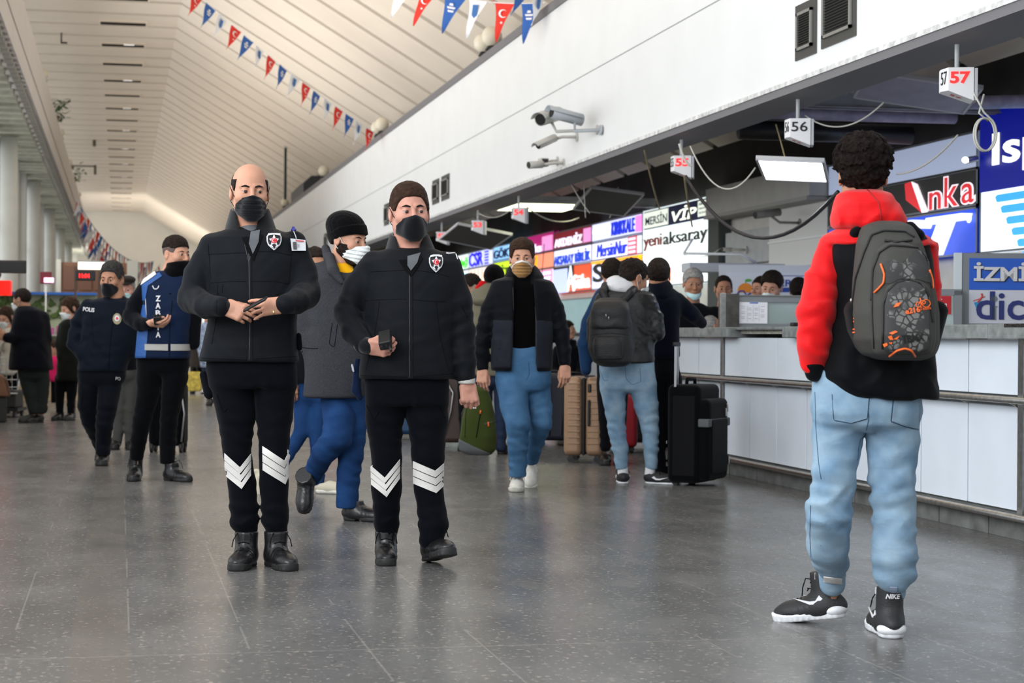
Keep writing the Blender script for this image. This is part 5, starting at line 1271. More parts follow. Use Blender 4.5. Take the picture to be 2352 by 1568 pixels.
f.shoe((574, 1272, .06), (545, 1300, -.17), shaft=.10, laces=seam_m, size=1.03); f.shoe((622, 1270, .05), (664, 1302, -.16), shaft=.10, laces=seam_m, size=1.05)
f.bvh([jk])
f.line('zipper', [(572, 578), (573, 640), (574, 700), (574, 760), (573, 828)], .004, zip_m, jk); f.line('zipper', [(562, 560), (572, 604), (577, 580)], .003, zip_m, jk)
for pl in ([(478, 584), (520, 582), (566, 580)], [(582, 577), (630, 578), (668, 586)], [(484, 650), (530, 646), (570, 646)], [(578, 646), (630, 646), (664, 652)], [(462, 822), (560, 826), (680, 818)], [(500, 652), (496, 740), (486, 790)], [(512, 652), (510, 672)], [(478, 560), (484, 640)], [(672, 560), (668, 600), (664, 650)]):
    f.line('seam', pl, .0014, seam_m, jk, off=0.0)
badge(f, 629, 556, 34, 38, jk)
t = f.decal('placket', [[(566, 560), (577, 560), (580, 828), (568, 828)]], COL, jk, .002)
f.decal('shirt_front', [[(556, 546), (604, 540), (594, 568), (582, 600), (570, 580)]], seam_m, jk, .0035); f.decal('polo_lapel', [[(576, 534), (597, 530), (594, 556), (581, 584), (572, 560)]], grey_polo, jk, .006)
# identity card on a reel clipped to the shoulder
card = f.decal('identity_card', [[(665, 550), (697, 553), (699, 577), (668, 577)]], mat('card_white2', (.68, .70, .74), .3), jk, .012, .002, step=40)
f.decal('portrait', [[(670, 557), (678, 557), (679, 574), (671, 574)]], mat('portrait_grey', (.08, .07, .07), .5), card, .0145, .001, step=40); f.decal('card_stripe', [[(676, 553), (694, 555), (694, 557), (676, 555)]], emb_r, card, .0145, .001, step=40)
for yy_ in (562, 565, 568): f.decal('card_text', [[(681, yy_), (685, yy_), (685, yy_ + 1), (681, yy_ + 1)]], ink, card, .0145, .001, step=40)
f.decal('reel', [[(674 + 6.5 * math.cos(a), 524 + 7 * math.sin(a)) for a in np.linspace(0, 2 * PI, 17)[:-1]]], mat('reel_blue', (.03, .03, .22), .3), card, .018, .008, step=9); f.line('strap', [(673, 530), (676, 540), (679, 551)], .0025, mat('clear_strap', (.4, .4, .42), .3), card, .012)
f.garment('holster', TR, chains=[[(468, 860, .0, 10), (480, 905, -.02, 12)], [(686, 770, .0, 7), (688, 800, .0, 7)]], res=.008)
# phone held between the hands
p0, p1 = Vector(f.L(561, 712, -.36)), Vector(f.L(612, 684, -.37)); ph = empty('mobile_phone'); tag(ph, 'dark mobile phone held in both hands of the balding officer', 'phone')
ax = (p1 - p0).normalized(); sd = ax.cross(Vector((0, -.18, 1))).normalized(); M = frame((p0 + p1) / 2, ax, sd); ln = (p1 - p0).length
MB().box((-ln / 2, -.038, -.005), (ln / 2, .038, .005), M).build('casing', black_p, ph, bevel=.003); MB().box((-ln / 2 + .004, -.034, .005), (ln / 2 - .004, .034, .006), M).build('screen', mat('phone_glass', (.02, .02, .025), .08), ph); MB().box((ln / 2 - .035, -.0395, -.004), (ln / 2 - .004, -.037, .004), M).build('lit_edge', mat('edge_glint', (.7, .72, .75), .3), ph)
ph.location = f.root; ph.rotation_euler = (0, 0, -YAW)
g = empty('wedding_ring'); tag(g, 'gold ring on the ring finger of the balding officer', 'ring'); a = Vector(f.L(629, 717, -.355)); 
MB().tube([a + Vector((-.003, 0, 0)), a + Vector((.003, 0, 0))], .0102, 18).build('band', mat('gold', (.8, .6, .25), .25, metal=1), g, smooth=False); g.location = f.root; g.rotation_euler = (0, 0, -YAW)
O1 = f

# ---- officer with the radio ------------------------------------------------
f = Fig(960, 1293, 'person in black uniform with short dark hair and smooth mask, radio in fist')
f.head(941, 488, 128, yaw=math.radians(13), pitch=math.radians(2), roll=math.radians(-2), neck=[(938, 520, .01, 34), (942, 560, .02, 35), (946, 595, .02, 38)], gaze=.8)
f.inner([[(610, 840, 1035, .24, 0), (700, 850, 1040, .24, 0), (880, 850, 1025, .24, .0)]],
        [[(848, 620, 0, 27), (797, 725, -.02, 26), (836, 792, -.18, 18)], [(1032, 625, 0, 27), (1063, 760, 0, 25), (1071, 866, 0, 17)], [(890, 920, 0, 42), (888, 1060, 0, 30), (888, 1230, .06, 22)], [(980, 920, 0, 42), (984, 1060, 0, 30), (992, 1240, -.03, 22)]])
f.hand((842, 795, -.2), (.93, -.30, -.12), (-.35, -.55, -.3), curls=[(.55, 1.0, .9), (.6, 1.0, .9), (.6, 1.05, .9), (.65, 1.05, .9)], side=-1, thumb=(.5, .55), tcurl=.35, size=1.02)
f.hand((1073, 876, .0), (.12, -.05, -1), (.25, -1, .1), curls=[(.7, .9, .6), (.75, .95, .6), (.8, 1.0, .6), (.85, 1.0, .6)], side=-1, thumb=(.35, .3), tcurl=.1, size=1.02)
f.start(skin_c)
f.hair([(-.12, .073), (-.09, .070), (-.070, .062), (-.058, .035), (-.045, .005), (-.02, .008), (0, .02), (.03, -.02), (.06, -.05), (.12, -.055)], .007, hair_b, .0018, 230, top=lambda q: .010 * np.clip((q[:, 2] - .06) / .05, 0, 1) * np.clip(.6 - q[:, 1] * 3, .4, 1))
f.brows(h=.0042); f.mask(mask_k, low=-.124)
jk = f.garment('jacket', JK, [[(570, 890, 1000, .15, .02), (584, 862, 1022, .19, .01), (600, 838, 1046, .23, 0), (650, 836, 1052, .27, 0), (710, 838, 1048, .29, 0), (790, 832, 1040, .30, 0), (840, 826, 1042, .31, 0), (870, 824, 1040, .31, 0)]],
    [[(858, 602, 0, 27), (820, 660, .0, 32), (798, 715, -.01, 31), (810, 760, -.10, 27), (836, 791, -.18, 23)], [(1030, 605, 0, 28), (1052, 690, .0, 32), (1062, 760, .01, 30), (1068, 825, 0, 26), (1070, 862, 0, 23)]],
    k=.035, cap=.012, folds=[(800, 720, -.06, (.6, 0, .8), .005, .045, .13), (822, 775, -.15, (.8, .3, .5), .004, .035, .10, 1), (1063, 760, -.06, (-.2, 0, 1), .005, .055, .15, 2), (850, 650, -.05, (.8, .1, .6), .0035, .06, .14, 1), (1030, 660, -.05, (-.8, .1, .6), .0035, .06, .14, 4), (940, 830, -.15, (.3, 0, 1), .003, .07, .2, 2), (1068, 830, 0, (0, 0, 1), .004, .04, .1, 2)], res=.0075)
f.garment('jacket_cuff', COL, chains=[[(832, 789, -.175, 21), (841, 794, -.20, 19)]], res=.005, parent=jk)
collar(f, (944, 596, 536, .03), 40, -4, .02, .034, COL, vcut=.030, flare=1.55)
f.garment('inner_collar', grey_polo, chains=[[(944, 592, .0, 34), (946, 614, -.05, 28)]], res=.006)
tr = f.garment('trousers', TR, [[(855, 838, 1030, .24, 0), (885, 838, 1032, .25, 0), (930, 842, 1030, .25, 0)]],
    [[(890, 915, 0, 49), (883, 960, 0, 44), (888, 1044, -.01, 35), (888, 1120, .01, 35), (887, 1175, .03, 30), (888, 1205, .05, 28), (888, 1222, .06, 26)], [(978, 915, 0, 49), (982, 960, 0, 47), (983, 1044, -.02, 38), (984, 1120, 0, 33), (992, 1175, 0, 33), (995, 1205, -.01, 34), (990, 1236, -.02, 29)]],
    k=.02, folds=[(888, 1000, -.05, (.3, 0, 1), .005, .06, .14), (888, 1190, 0, (.2, 0, 1), .008, .045, .10, 1), (993, 1200, 0, (.2, 0, 1), .009, .05, .10, 3), (982, 1000, -.05, (.3, 0, 1), .005, .06, .14, 2), (935, 940, -.1, (.6, 0, .8), .005, .06, .13, 3)], res=.008)
f.bvh([tr]); chevrons(f, (853, 1068), (884, 1096), (917, 1054), 15.5, reflect, tr); chevrons(f, (950, 1058), (999, 1080), (1018, 1063), 18, reflect, tr, drift=1)
f.line('pocket_seam', [(842, 930), (858, 965), (870, 945)], .002, seam_m, tr); f.line('pocket_seam', [(1010, 930), (1022, 960)], .002, seam_m, tr)
f.shoe((886, 1262, .12), (888, 1280, -.10), shaft=.09, laces=seam_m); f.shoe((984, 1285, .06), (1022, 1296, -.13), lift=(0, .045), shaft=.09, laces=seam_m, size=1.08)
f.bvh([jk])
f.line('zipper', [(942, 610), (941, 680), (941, 760), (941, 868)], .004, zip_m, jk)
for pl in ([(850, 624), (900, 622), (936, 620)], [(948, 620), (1000, 626), (1032, 636)], [(838, 690), (900, 687), (936, 686)], [(946, 688), (1000, 692), (1022, 692)], [(828, 862), (940, 866), (1038, 858)], [(872, 692), (862, 760), (840, 850)], [(1002, 694), (1010, 770), (1030, 850)], [(1060, 700), (1074, 730)]):
    f.line('seam', pl, .0014, seam_m, jk, off=0.0)
f.decal('placket', [[(935, 612), (947, 612), (948, 868), (936, 868)]], COL, jk, .002)
f.decal('shirt_front', [[(916, 598), (972, 592), (958, 616), (944, 636), (930, 620)]], seam_m, jk, .0035); f.decal('polo_lapel', [[(936, 590), (966, 582), (958, 604), (944, 622), (936, 610)]], grey_polo, jk, .006)
badge(f, 1001, 606, 32, 40, jk)
f.line('epaulette_clip', [(1026, 572), (1036, 578), (1044, 582)], .004, emb_w, jk, .004); f.line('epaulette_clip', [(1046, 584), (1050, 596)], .003, emb_w, jk, .004)
wb = f.garment('reflective_cuff', mat('cuff_reflect', (.50, .49, .46), .5, bump=.2, bscale=300), chains=[[(1071, 860, 0, 21), (1072, 878, 0, 20)]], res=.005, cap=.003, cuts=lambda P, d, s: smax(smax(d, P[:, 2] - s.L(1071, 861)[2], .003), s.L(1071, 881)[2] - P[:, 2], .003))
f.garment('belt_pouch', cloth('pouch_navy', '1A2740', .7), chains=[[(822, 830, .05, 9), (818, 895, .06, 11), (826, 912, .06, 8)]], res=.008)
f.garment('pouch_pen', mat('pen_white', (.6, .62, .7), .4), chains=[[(809, 838, .02, 3), (812, 852, .02, 3)]], res=.004)
rd = empty('handheld_radio'); tag(rd, 'black handheld radio in the fist of the officer with smooth mask', 'radio'); rd.location = f.root; rd.rotation_euler = (0, 0, -YAW)
c = Vector(f.L(885, 787, -.285)); M = frame(c, (.96, -.05, .22), Vector((.96, -.05, .22)).cross(Vector((.25, .5, -.9))).normalized() * -1)
MB().box((-.028, -.085, -.021), (.028, .03, .021), M).build('casing', black_p, rd, bevel=.006)
for dx, r_, h_ in ((-.015, .009, .016), (.008, .006, .012)): MB().tube([M @ Vector((dx, .028, 0)), M @ Vector((dx, .03 + h_, 0))], r_, 12).build('knob', black_p, rd)
MB().tube([M @ Vector((.021, .028, 0)), M @ Vector((.021, .06, 0)), M @ Vector((.026, .085, .0))], .006, 10).build('antenna', black_p, rd, smooth=True)
O2 = f
denim_l = mat('denim_light', C('93AABB'), .85, bump=.25, bscale=500, nscale=9, col2=C('6E8CA6'), spec=.2, wrinkle=.28, wscale=(7, 7, 17))
denim_m = mat('denim_mid', C('4C6F92'), .85, bump=.25, bscale=500, nscale=8, col2=C('375A7C'), spec=.2, wrinkle=.28, wscale=(7, 7, 17))
denim_d = mat('denim_dark', C('20406C'), .85, bump=.25, bscale=500, nscale=8, col2=C('173056'), spec=.2, wrinkle=.28, wscale=(7, 7, 17))
stitch = mat('stitch_navy', C('2B4763'), .8)
white_rub = mat('white_rubber', (.72, .73, .76), .5, noise=.06, nscale=20); off_white = mat('shoe_white', (.62, .60, .54), .6, noise=.1, nscale=25)
white_knit = cloth('white_knit', 'C9C9CC', .85)
def jeans(f, pelvis, left, right, material, folds=True, res=.009, extra=(), name='jeans', k=.02, amp=.0055, kk=.035):
    fo = []
    if folds:
        for i, ch in enumerate((left, right)):
            kn = ch[len(ch) // 2]; an = ch[-2]; hp = ch[0]
            fo += [(kn[0], kn[1], kn[2] - .04, (.35, 0, 1), amp, .055, .15, i * 2.), (kn[0], kn[1] - 30, kn[2] + .05, (-.3, 0, 1), amp, .05, .13, i + 1.), (an[0], an[1], an[2], (.2, 0, 1), amp * 1.3, .042, .11, i + 3.), (hp[0], hp[1], hp[2], (.8, 0, .6), amp * .7, .07, .15, i + .5)]
    lofts = []; chains = [left, right]
    if pelvis:
        p = sorted(pelvis); v0, a, b, th, dd = p[-1]; sv = .04 / f.S
        lofts = [[(p[0][0] - sv * .6,) + tuple(p[0][1:])] + p + [(v0 + sv, a + (b - a) * .06, b - (b - a) * .06, th * .92, dd), (v0 + sv * 1.7, a + (b - a) * .2, b - (b - a) * .2, th * .7, dd)]]
    ends = [(f.pts(c)[-1], f.pts(c)[-2]) for c in chains]
    def hem(P, d, s_):
        for (p, r), (q, _) in ends:
            ax = (p - q) / np.linalg.norm(p - q); w = P - p.astype(np.float32); near = np.einsum('ij,ij->i', w, w) < (2.2 * r) ** 2
            d = np.where(near, smax(d, w @ ax.astype(np.float32) - .012, .006), d)
        return d
    return f.garment(name, material, lofts, chains, k=kk, folds=fo + list(extra), res=res, cap=.03, cuts=hem)

# ---- boy seen from behind, red hood -------------------------------------------
f = Fig(2035, 1462, 'person from behind in red and black puffer jacket with curly dark hair', d=6.52)
f.head(1981, 404, 150, yaw=math.radians(176), pitch=math.radians(2), neck=[(1980, 440, 0, 38), (1982, 480, .03, 40), (1990, 520, .04, 44)])
f.inner([[(560, 1890, 2130, .24, 0), (700, 1900, 2130, .24, 0), (900, 1880, 2120, .24, 0)]], [[(1915, 570, 0, 30), (1865, 700, -.05, 28), (1872, 840, -.05, 20)], [(2125, 575, 0, 30), (2135, 700, .05, 28), (2110, 850, .1, 20)], [(1930, 930, 0, 50), (1905, 1170, .02, 38), (1902, 1250, .12, 34), (1910, 1300, .23, 30), (1913, 1345, .29, 28), (1913, 1395, .31, 28)], [(2050, 930, 0, 50), (2052, 1186, 0, 38), (2050, 1400, .07, 28)]])
f.start(skin_b)
def curly(q, e, a): return e
f.hair([(-.12, .06), (-.07, .05), (-.03, .02), (0, -.0), (.03, -.035), (.06, -.06), (.13, -.07)], .016, mat('hair_curly', (.012, .008, .007), .7, bump=1., bscale=260, noise=.6, nscale=90, spec=.1), .0085, 95, curly, res=.0034, top=lambda q: .022 * np.clip((q[:, 2] - .0) / .09, 0, 1))
PR = cloth('puffer_red', 'D01A1E', .5, .12, 300, .15, .05, 5, .4); PK = cloth('puffer_black', '101114', .6, .12, 300, .05, .08, 5, .35)
body = f.garment('jacket_panel', PK, [[(548, 1905, 2130, .28, 0), (600, 1900, 2140, .31, 0), (700, 1905, 2143, .33, 0), (800, 1888, 2143, .34, .0), (870, 1876, 2148, .35, 0), (893, 1895, 2151, .35, 0), (915, 1912, 2153, .34, 0)]], [], n=2.6, cap=.012,
    folds=[(2010, 850, -.15, (.4, 0, 1), .008, .10, .22, 1), (1930, 830, -.12, (.7, 0, .7), .007, .09, .16, 2), (2120, 860, -.12, (-.3, 0, 1), .007, .09, .16, 3)], lumps=[(.004, 18, .5)], res=.008)
red = f.garment('jacket', PR, [[(515, 1950, 2040, .18, .03), (528, 1915, 2085, .22, .02), (545, 1893, 2125, .27, 0), (566, 1888, 2146, .32, 0)]],
    [[(1915, 572, 0, 37), (1890, 640, -.03, 42), (1876, 720, -.06, 45), (1870, 790, -.06, 40), (1869, 836, -.05, 30)], [(2122, 572, 0, 32), (2128, 640, .02, 34), (2128, 720, .05, 34), (2115, 800, .08, 28)]], k=.03, cap=.01,
    folds=[(1885, 640, -.1, (.5, 0, .9), .006, .085, .2, 0), (1870, 750, -.15, (.35, 0, 1), .007, .06, .18, 2), (1868, 820, -.12, (.2, 0, 1), .006, .05, .12, 4), (1900, 560, -.1, (.8, 0, .5), .005, .08, .15, 5), (2125, 600, -.05, (-.6, 0, .8), .007, .08, .2, 2)], lumps=[(.003, 24, 1.)], res=.0075)
f.garment('cuff', PK, chains=[[(1868, 838, -.05, 27), (1870, 856, -.05, 21)]], res=.006, cap=.004)
f.garment('hood', PR, [[(436, 1931, 2032, .20, .02), (446, 1922, 2046, .24, .0), (470, 1915, 2062, .29, -.01), (500, 1908, 2082, .31, -.01), (522, 1910, 2087, .29, -.01), (532, 1930, 2075, .26, -.01)]], [], n=2.2, cap=.03,
    cuts=lambda P, d, s: smax(d, -s_chain(P, [(s.L(1978, 400, .01), .075), (s.L(1980, 450, .06), .07)]), .02), folds=[(1990, 500, -.15, (.1, 0, 1), .006, .07, .12, 1), (1935, 500, -.1, (.6, 0, .8), .006, .06, .10, 3), (2060, 490, -.1, (-.7, 0, .7), .006, .06, .10, 2)], res=.007)
f.bvh([f.parts[-1]]); f.line('hood_seam', [(1992, 436), (2018, 465), (2024, 500), (2022, 524)], .002, mat('seam_red', (.3, .01, .01), .6))
f.garment('shirt_hem', white_knit, [[(905, 1960, 2110, .30, .02), (918, 1960, 2085, .31, .02)]], [], res=.008)
jn = jeans(f, [(860, 1866, 2108, .26, 0), (900, 1864, 2112, .29, 0), (945, 1866, 2114, .30, 0)], [(1926, 950, 0, 57), (1924, 1000, .02, 60), (1915, 1100, .0, 52), (1905, 1170, .02, 55), (1902, 1250, .12, 50), (1908, 1292, .22, 42), (1912, 1318, .26, 33)], [(2050, 950, 0, 60), (2050, 1000, 0, 62), (2048, 1100, 0, 55), (2053, 1190, .0, 52), (2054, 1270, .0, 53), (2056, 1310, .02, 51), (2056, 1336, .04, 36)], denim_l, res=.008, amp=.008,
    extra=[(1920, 1120, -.1, (.2, 0, 1), .008, .09, .18, 1), (2050, 1120, -.1, (-.25, 0, 1), .007, .1, .18, 2), (1985, 960, -.1, (.9, 0, .3), .006, .07, .12, 2)])
f.garment('ankle_cuff', denim_l, chains=[[(2056, 1340, .05, 25), (2056, 1360, .06, 25)]], res=.006, k=0.0); f.garment('ankle_cuff', denim_l, chains=[[(1911, 1318, .26, 32), (1912, 1340, .28, 31)]], res=.006, k=0.0)
f.bvh([jn])
for pl in ([(1911, 905), (1915, 965), (1955, 972), (1992, 962), (1997, 910)], [(2052, 912), (2046, 968), (2080, 980), (2112, 988), (2112, 930)], [(1990, 920), (1996, 960), (1985, 1010), (1975, 1060)], [(1872, 900), (1874, 980), (1880, 1060), (1886, 1100)], [(1862, 1160), (1860, 1230), (1864, 1290)]): f.line('stitching', pl, .0016, stitch, jn, off=.0)
for pk in ([(1913, 918), (1995, 915), (1991, 960), (1955, 970), (1917, 963)], [(2054, 918), (2110, 925), (2110, 985), (2080, 977), (2048, 966)]): f.decal('back_pocket', [pk], denim_l, jn, .003, .002)
f.bvh(f.parts[-3:]); f.decal('cuff_label', [[(1893, 1322), (1932, 1327), (1932, 1339), (1893, 1334)]], reflect, None, .004, .003); f.decal('cuff_patch', [[(2044, 1346), (2060, 1347), (2060, 1358), (2044, 1357)]], mat('patch_print', (.25, .3, .42), .7), None, .004, .003)
sb = mat('sneaker_black', (.018, .018, .020), .5, bump=.2, bscale=200)
def bball(f, heel, toe, lift, **k):
    o = f.shoe(heel, toe, lift=lift, shaft=.115, material=sb, sole=white_rub, kind='trainer', laces=seam_m, size=1.04, **k); oo, R, kk = f._shoe
    for (c, r_) in (((0, .028, .030), (.050, .045, .027)),): 
        fnh = lambda P: smax(s_ell((P - oo.astype(np.float32)) @ R / kk, c, r_), .004 - ((P - oo.astype(np.float32)) @ R / kk)[:, 2], .004) * kk
        ct_ = oo + R @ np.array(c) * kk; sdf_obj('heel_cushion', fnh, ct_ - .08, ct_ + .08, .005, white_rub, o)
    return o, oo, R, kk
o1_, oo, R, kk = bball(f, (1938, 1428, .30), (1842, 1420, .38), (.03, .005))
o2_, oo2, R2, kk2 = bball(f, (2052, 1468, .0), (2016, 1448, .24), (.0, .0))
wtk = mat('sneaker_white_mark', (.75, .75, .78), .5)
for (oo_, R_, kk_, par) in ((oo, R, kk, o1_), (oo2, R2, kk2, o2_)):
    vs, fs = fit_text('NIKE', .05, .016, shear=.3, bold=.02, extrude=.002)
    mesh('lettering', [tuple(oo_ + R_ @ (np.array((-.026 + x, .004 + 3. * (x - .025) ** 2 - z, .135 + y)) * kk_)) for x, y, z in vs], fs, wtk, par)
    for sx in (-1, 1):
        sw = [(.05, .075), (.075, .058), (.10, .058), (.16, .085), (.10, .069), (.078, .070), (.062, .088)]
        tri = poly_fan(sw); xs = sx * .0475
        mesh('swoosh_mark', [tuple(oo_ + R_ @ (np.array((xs + sx * .0 , y, z)) * kk_)) for y, z in sw] + [tuple(oo_ + R_ @ (np.array((xs + sx * .003, y, z)) * kk_)) for y, z in sw], [tuple(t) for t in tri] + [tuple(i + 7 for i in t) for t in tri] + [(i, (i + 1) % 7, (i + 1) % 7 + 7, i + 7) for i in range(7)], wtk, par)
    MB().box((-.012, -.001, -.012), (.012, .001, .012), Matrix.Translation(Vector(oo_ + R_ @ (np.array((-.038, .06, .155)) * kk_)))).build('white_tab', wtk, par)
BOY = f
# backpack: worn, so a thing of its own
BP = mat('bag_olive_black', (.040, .040, .035), .7, bump=.3, bscale=350); BPK = cloth('bag_black', '0F0F12', .7)
bp_root = empty('backpack'); bp_root.location = f.root; bp_root.rotation_euler = (0, 0, -YAW); tag(bp_root, 'grey and black backpack with orange trim on the back of the red jacket', 'backpack')
def on(root, o): o.parent = root; return o
def bag(f, name, material, lofts, chains=(), **k):
    o = f.garment(name, material, lofts, chains, **k); return o
f2 = Fig(2035, 1462, '', d=6.52); f2.kids = []
shell = f2.garment('main_compartment', BP, [[(508, 1995, 2078, .14, -.17), (520, 1982, 2092, .18, -.20), (560, 1972, 2112, .23, -.24), (640, 1966, 2135, .27, -.27), (720, 1962, 2148, .29, -.28), (780, 1968, 2148, .29, -.28), (812, 1985, 2142, .27, -.27), (827, 2005, 2130, .22, -.26)]], [], n=2.8, cap=.04, res=.006)
f2.garment('side_pocket', BPK, [[(690, 1952, 2160, .20, -.22), (712, 1944, 2171, .22, -.22), (760, 1953, 2158, .23, -.22), (800, 1972, 2148, .22, -.22), (820, 1990, 2140, .2, -.22)]], [], n=3.0, cap=.02, res=.006)
fp = f2.garment('front_compartment', BP, [[(556, 2030, 2085, .10, -.36), (575, 2014, 2112, .13, -.37), (620, 2006, 2132, .15, -.385), (700, 2003, 2142, .16, -.39), (780, 2004, 2142, .16, -.39), (812, 2012, 2136, .14, -.385), (822, 2025, 2125, .12, -.38)]], [], n=3.0, cap=.03, res=.006)
fpk = f2.garment('front_pocket', BP, [[(642, 2056, 2112, .06, -.46), (660, 2038, 2130, .08, -.465), (700, 2030, 2137, .09, -.47), (770, 2026, 2138, .09, -.475), (800, 2030, 2134, .08, -.47), (812, 2040, 2126, .07, -.465)]], [], n=3.2, cap=.02, res=.006)
f2.garment('top_handle', BPK, chains=[[(2005, 515, -.12, 7), (2038, 503, -.13, 8), (2072, 515, -.12, 7)]], res=.006)
f2.garment('shoulder_strap', BPK, chains=[[(1985, 524, -.10, 16), (1965, 535, -.12, 12), (1955, 560, -.05, 8)]], res=.007); f2.garment('shoulder_strap', BPK, chains=[[(2090, 524, -.10, 16), (2110, 540, -.12, 12), (2130, 560, -.04, 8)]], res=.007)
hexm = bpy.data.materials.new('bag_hex_print'); hexm.use_nodes = True; nt = hexm.node_tree; tc2 = nt.nodes.new('ShaderNodeTexCoord'); vo = nt.nodes.new('ShaderNodeTexVoronoi'); vo.feature = 'DISTANCE_TO_EDGE'; vo.inputs['Scale'].default_value = 46
nt.links.new(tc2.outputs['Object'], vo.inputs[0]); rp = nt.nodes.new('ShaderNodeValToRGB'); rp.color_ramp.elements[0].position = .07; rp.color_ramp.elements[0].color = (.022, .022, .022, 1); rp.color_ramp.elements[1].position = .10; rp.color_ramp.elements[1].color = (.15, .15, .145, 1)
nt.links.new(vo.outputs['Distance'], rp.inputs[0]); ns = nt.nodes.new('ShaderNodeTexNoise'); ns.inputs['Scale'].default_value = 14; nt.links.new(tc2.outputs['Object'], ns.inputs[0]); mx2 = nt.nodes.new('ShaderNodeMix'); mx2.data_type = 'RGBA'; rr = nt.nodes.new('ShaderNodeMapRange'); rr.inputs[1].default_value = .5; rr.inputs[2].default_value = .56
nt.links.new(ns.outputs['Fac'], rr.inputs[0]); nt.links.new(rr.outputs[0], mx2.inputs[0]); mx2.inputs[6].default_value = (.03, .03, .03, 1); nt.links.new(rp.outputs[0], mx2.inputs[7]); nt.links.new(mx2.outputs[2], nt.nodes['Principled BSDF'].inputs['Base Color']); nt.nodes['Principled BSDF'].inputs['Roughness'].default_value = .7
orange = mat('bag_orange', (.85, .14, .02), .5)
f2.bvh([shell, fp, fpk])
f2.decal('printed_panel', [[(2042, 660), (2060, 650), (2082, 646), (2106, 650), (2122, 662), (2132, 690), (2134, 800), (2120, 808), (2040, 806), (2034, 790), (2034, 700)]], hexm, fpk, .002); f2.decal('printed_panel', [[(2034, 600), (2054, 596), (2066, 606), (2084, 594), (2104, 574), (2124, 580), (2134, 610), (2136, 650), (2110, 642), (2070, 640), (2046, 652), (2034, 650)]], hexm, fp, .002)
zt = mat('zip_tape', (.008, .008, .008), .5)
for pl, r_ in (([(2028, 800), (2030, 700), (2040, 668), (2060, 650), (2090, 642), (2118, 652), (2134, 680), (2142, 740)], .004), ([(2002, 690), (2006, 620), (2020, 580), (2045, 564), (2080, 566), (2110, 570), (2130, 600), (2140, 660)], .004), ([(1958, 700), (1966, 640), (1985, 580), (2002, 540), (2030, 530), (2080, 532), (2100, 545)], .004), ([(2032, 553), (2060, 557), (2094, 552)], .005), ([(2005, 640), (2004, 720), (2008, 800)], .002)):
    f2.line('zipper', pl, r_, zt, shell, .002)
for pl, r_ in (([(2024, 607), (2032, 630), (2030, 650), (2018, 664), (2010, 672)], .0035), ([(2133, 620), (2139, 640), (2141, 662)], .0035), ([(2043, 816), (2060, 803), (2078, 799), (2094, 803), (2102, 816)], .0035)): f2.line('orange_piping', pl, r_, orange, fp, .004)
f2.bvh([fp, fpk, shell]); 
f2.text('lettering', 'e216', 2080, 722, 34, 13, -.18, orange, fpk, .004, step=9, bold=.03); f2.text('lettering', 'Team', 2112, 713, 24, 8, -.12, orange, fpk, .004, step=9); f2.text('lettering', 'TBMX', 2072, 788, 52, 18, -.12, zt, fpk, .004, step=9, bold=.03)
for cx_, cy_, r_ in ((2109, 700, 6), (2126, 697, 9)): f2.line('bicycle_print', [(cx_ + r_ * math.cos(a), cy_ + r_ * math.sin(a)) for a in np.linspace(0, 2 * PI, 13)], .0015, orange, fpk, .004)
f2.line('bicycle_print', [(2109, 700), (2114, 690), (2124, 692), (2126, 697), (2116, 700), (2112, 684)], .0015, orange, fpk, .004)
for pl in ([(2052, 706), (2058, 697), (2070, 694), (2064, 703)], [(2042, 765), (2056, 759), (2062, 762), (2050, 768)], [(2040, 772), (2048, 770), (2052, 780), (2044, 779)], [(2052, 778), (2066, 770), (2060, 779)], [(2030, 790), (2038, 786), (2040, 792), (2033, 796)], [(2042, 786), (2050, 785), (2048, 790)]): f2.decal('orange_print', [pl], orange, fpk, .004)
f2.bvh([f2.parts[1]]); 
for r_ in (16, 9): f2.line('spiral_print', [(1962 + r_ * math.cos(a), 747 + r_ * math.sin(a)) for a in np.linspace(-1.6, 1.7, 12)], .0028, orange, f2.parts[1], .002)
for u_, v_ in ((1957, 692), (2003, 677), (2028, 752), (2034, 553)): 
    o_ = MB().sphere(f2.hit(u_, v_, .004), (.006, .005, .008), 8, 6).build('zip_pull', steel, shell, smooth=True)
for o_ in f2.kids: o_.parent = bp_root

# ---- policeman -------------------------------------------------------------
f = Fig(236, 1068, 'person in navy police jacket with POLIS lettering and black mask', lod=1.45)
f.head(257, 641, 71, yaw=math.radians(-12), pitch=math.radians(8), neck=[(262, 655, .01, 19), (266, 680, .02, 20), (268, 696, .02, 22)], gaze=-.5)
f.inner([[(700, 195, 300, .22, 0), (850, 190, 285, .22, 0)]], [[(200, 700, 0, 14), (172, 760, 0, 13)], [(205, 890, 0, 20), (208, 965, .08, 14), (232, 1035, .32, 10)], [(252, 890, 0, 20), (240, 975, -.05, 14), (236, 1050, 0, 10)]])
f.start(skin_b)
f.hair([(-.12, .072), (-.08, .068), (-.060, .055), (-.05, .02), (-.03, .0), (0, .02), (.03, -.02), (.06, -.05), (.12, -.055)], .010, mat('hair_salt', (.035, .033, .031), .6, bump=.6, bscale=300, noise=.5, nscale=60, spec=.12), .003, 160, top=lambda q: .012 * np.clip((q[:, 2] - .06) / .05, 0, 1)); f.brows(); f.mask(mask_k)
NV = cloth('police_navy', '131822', .6, .25, 200); 
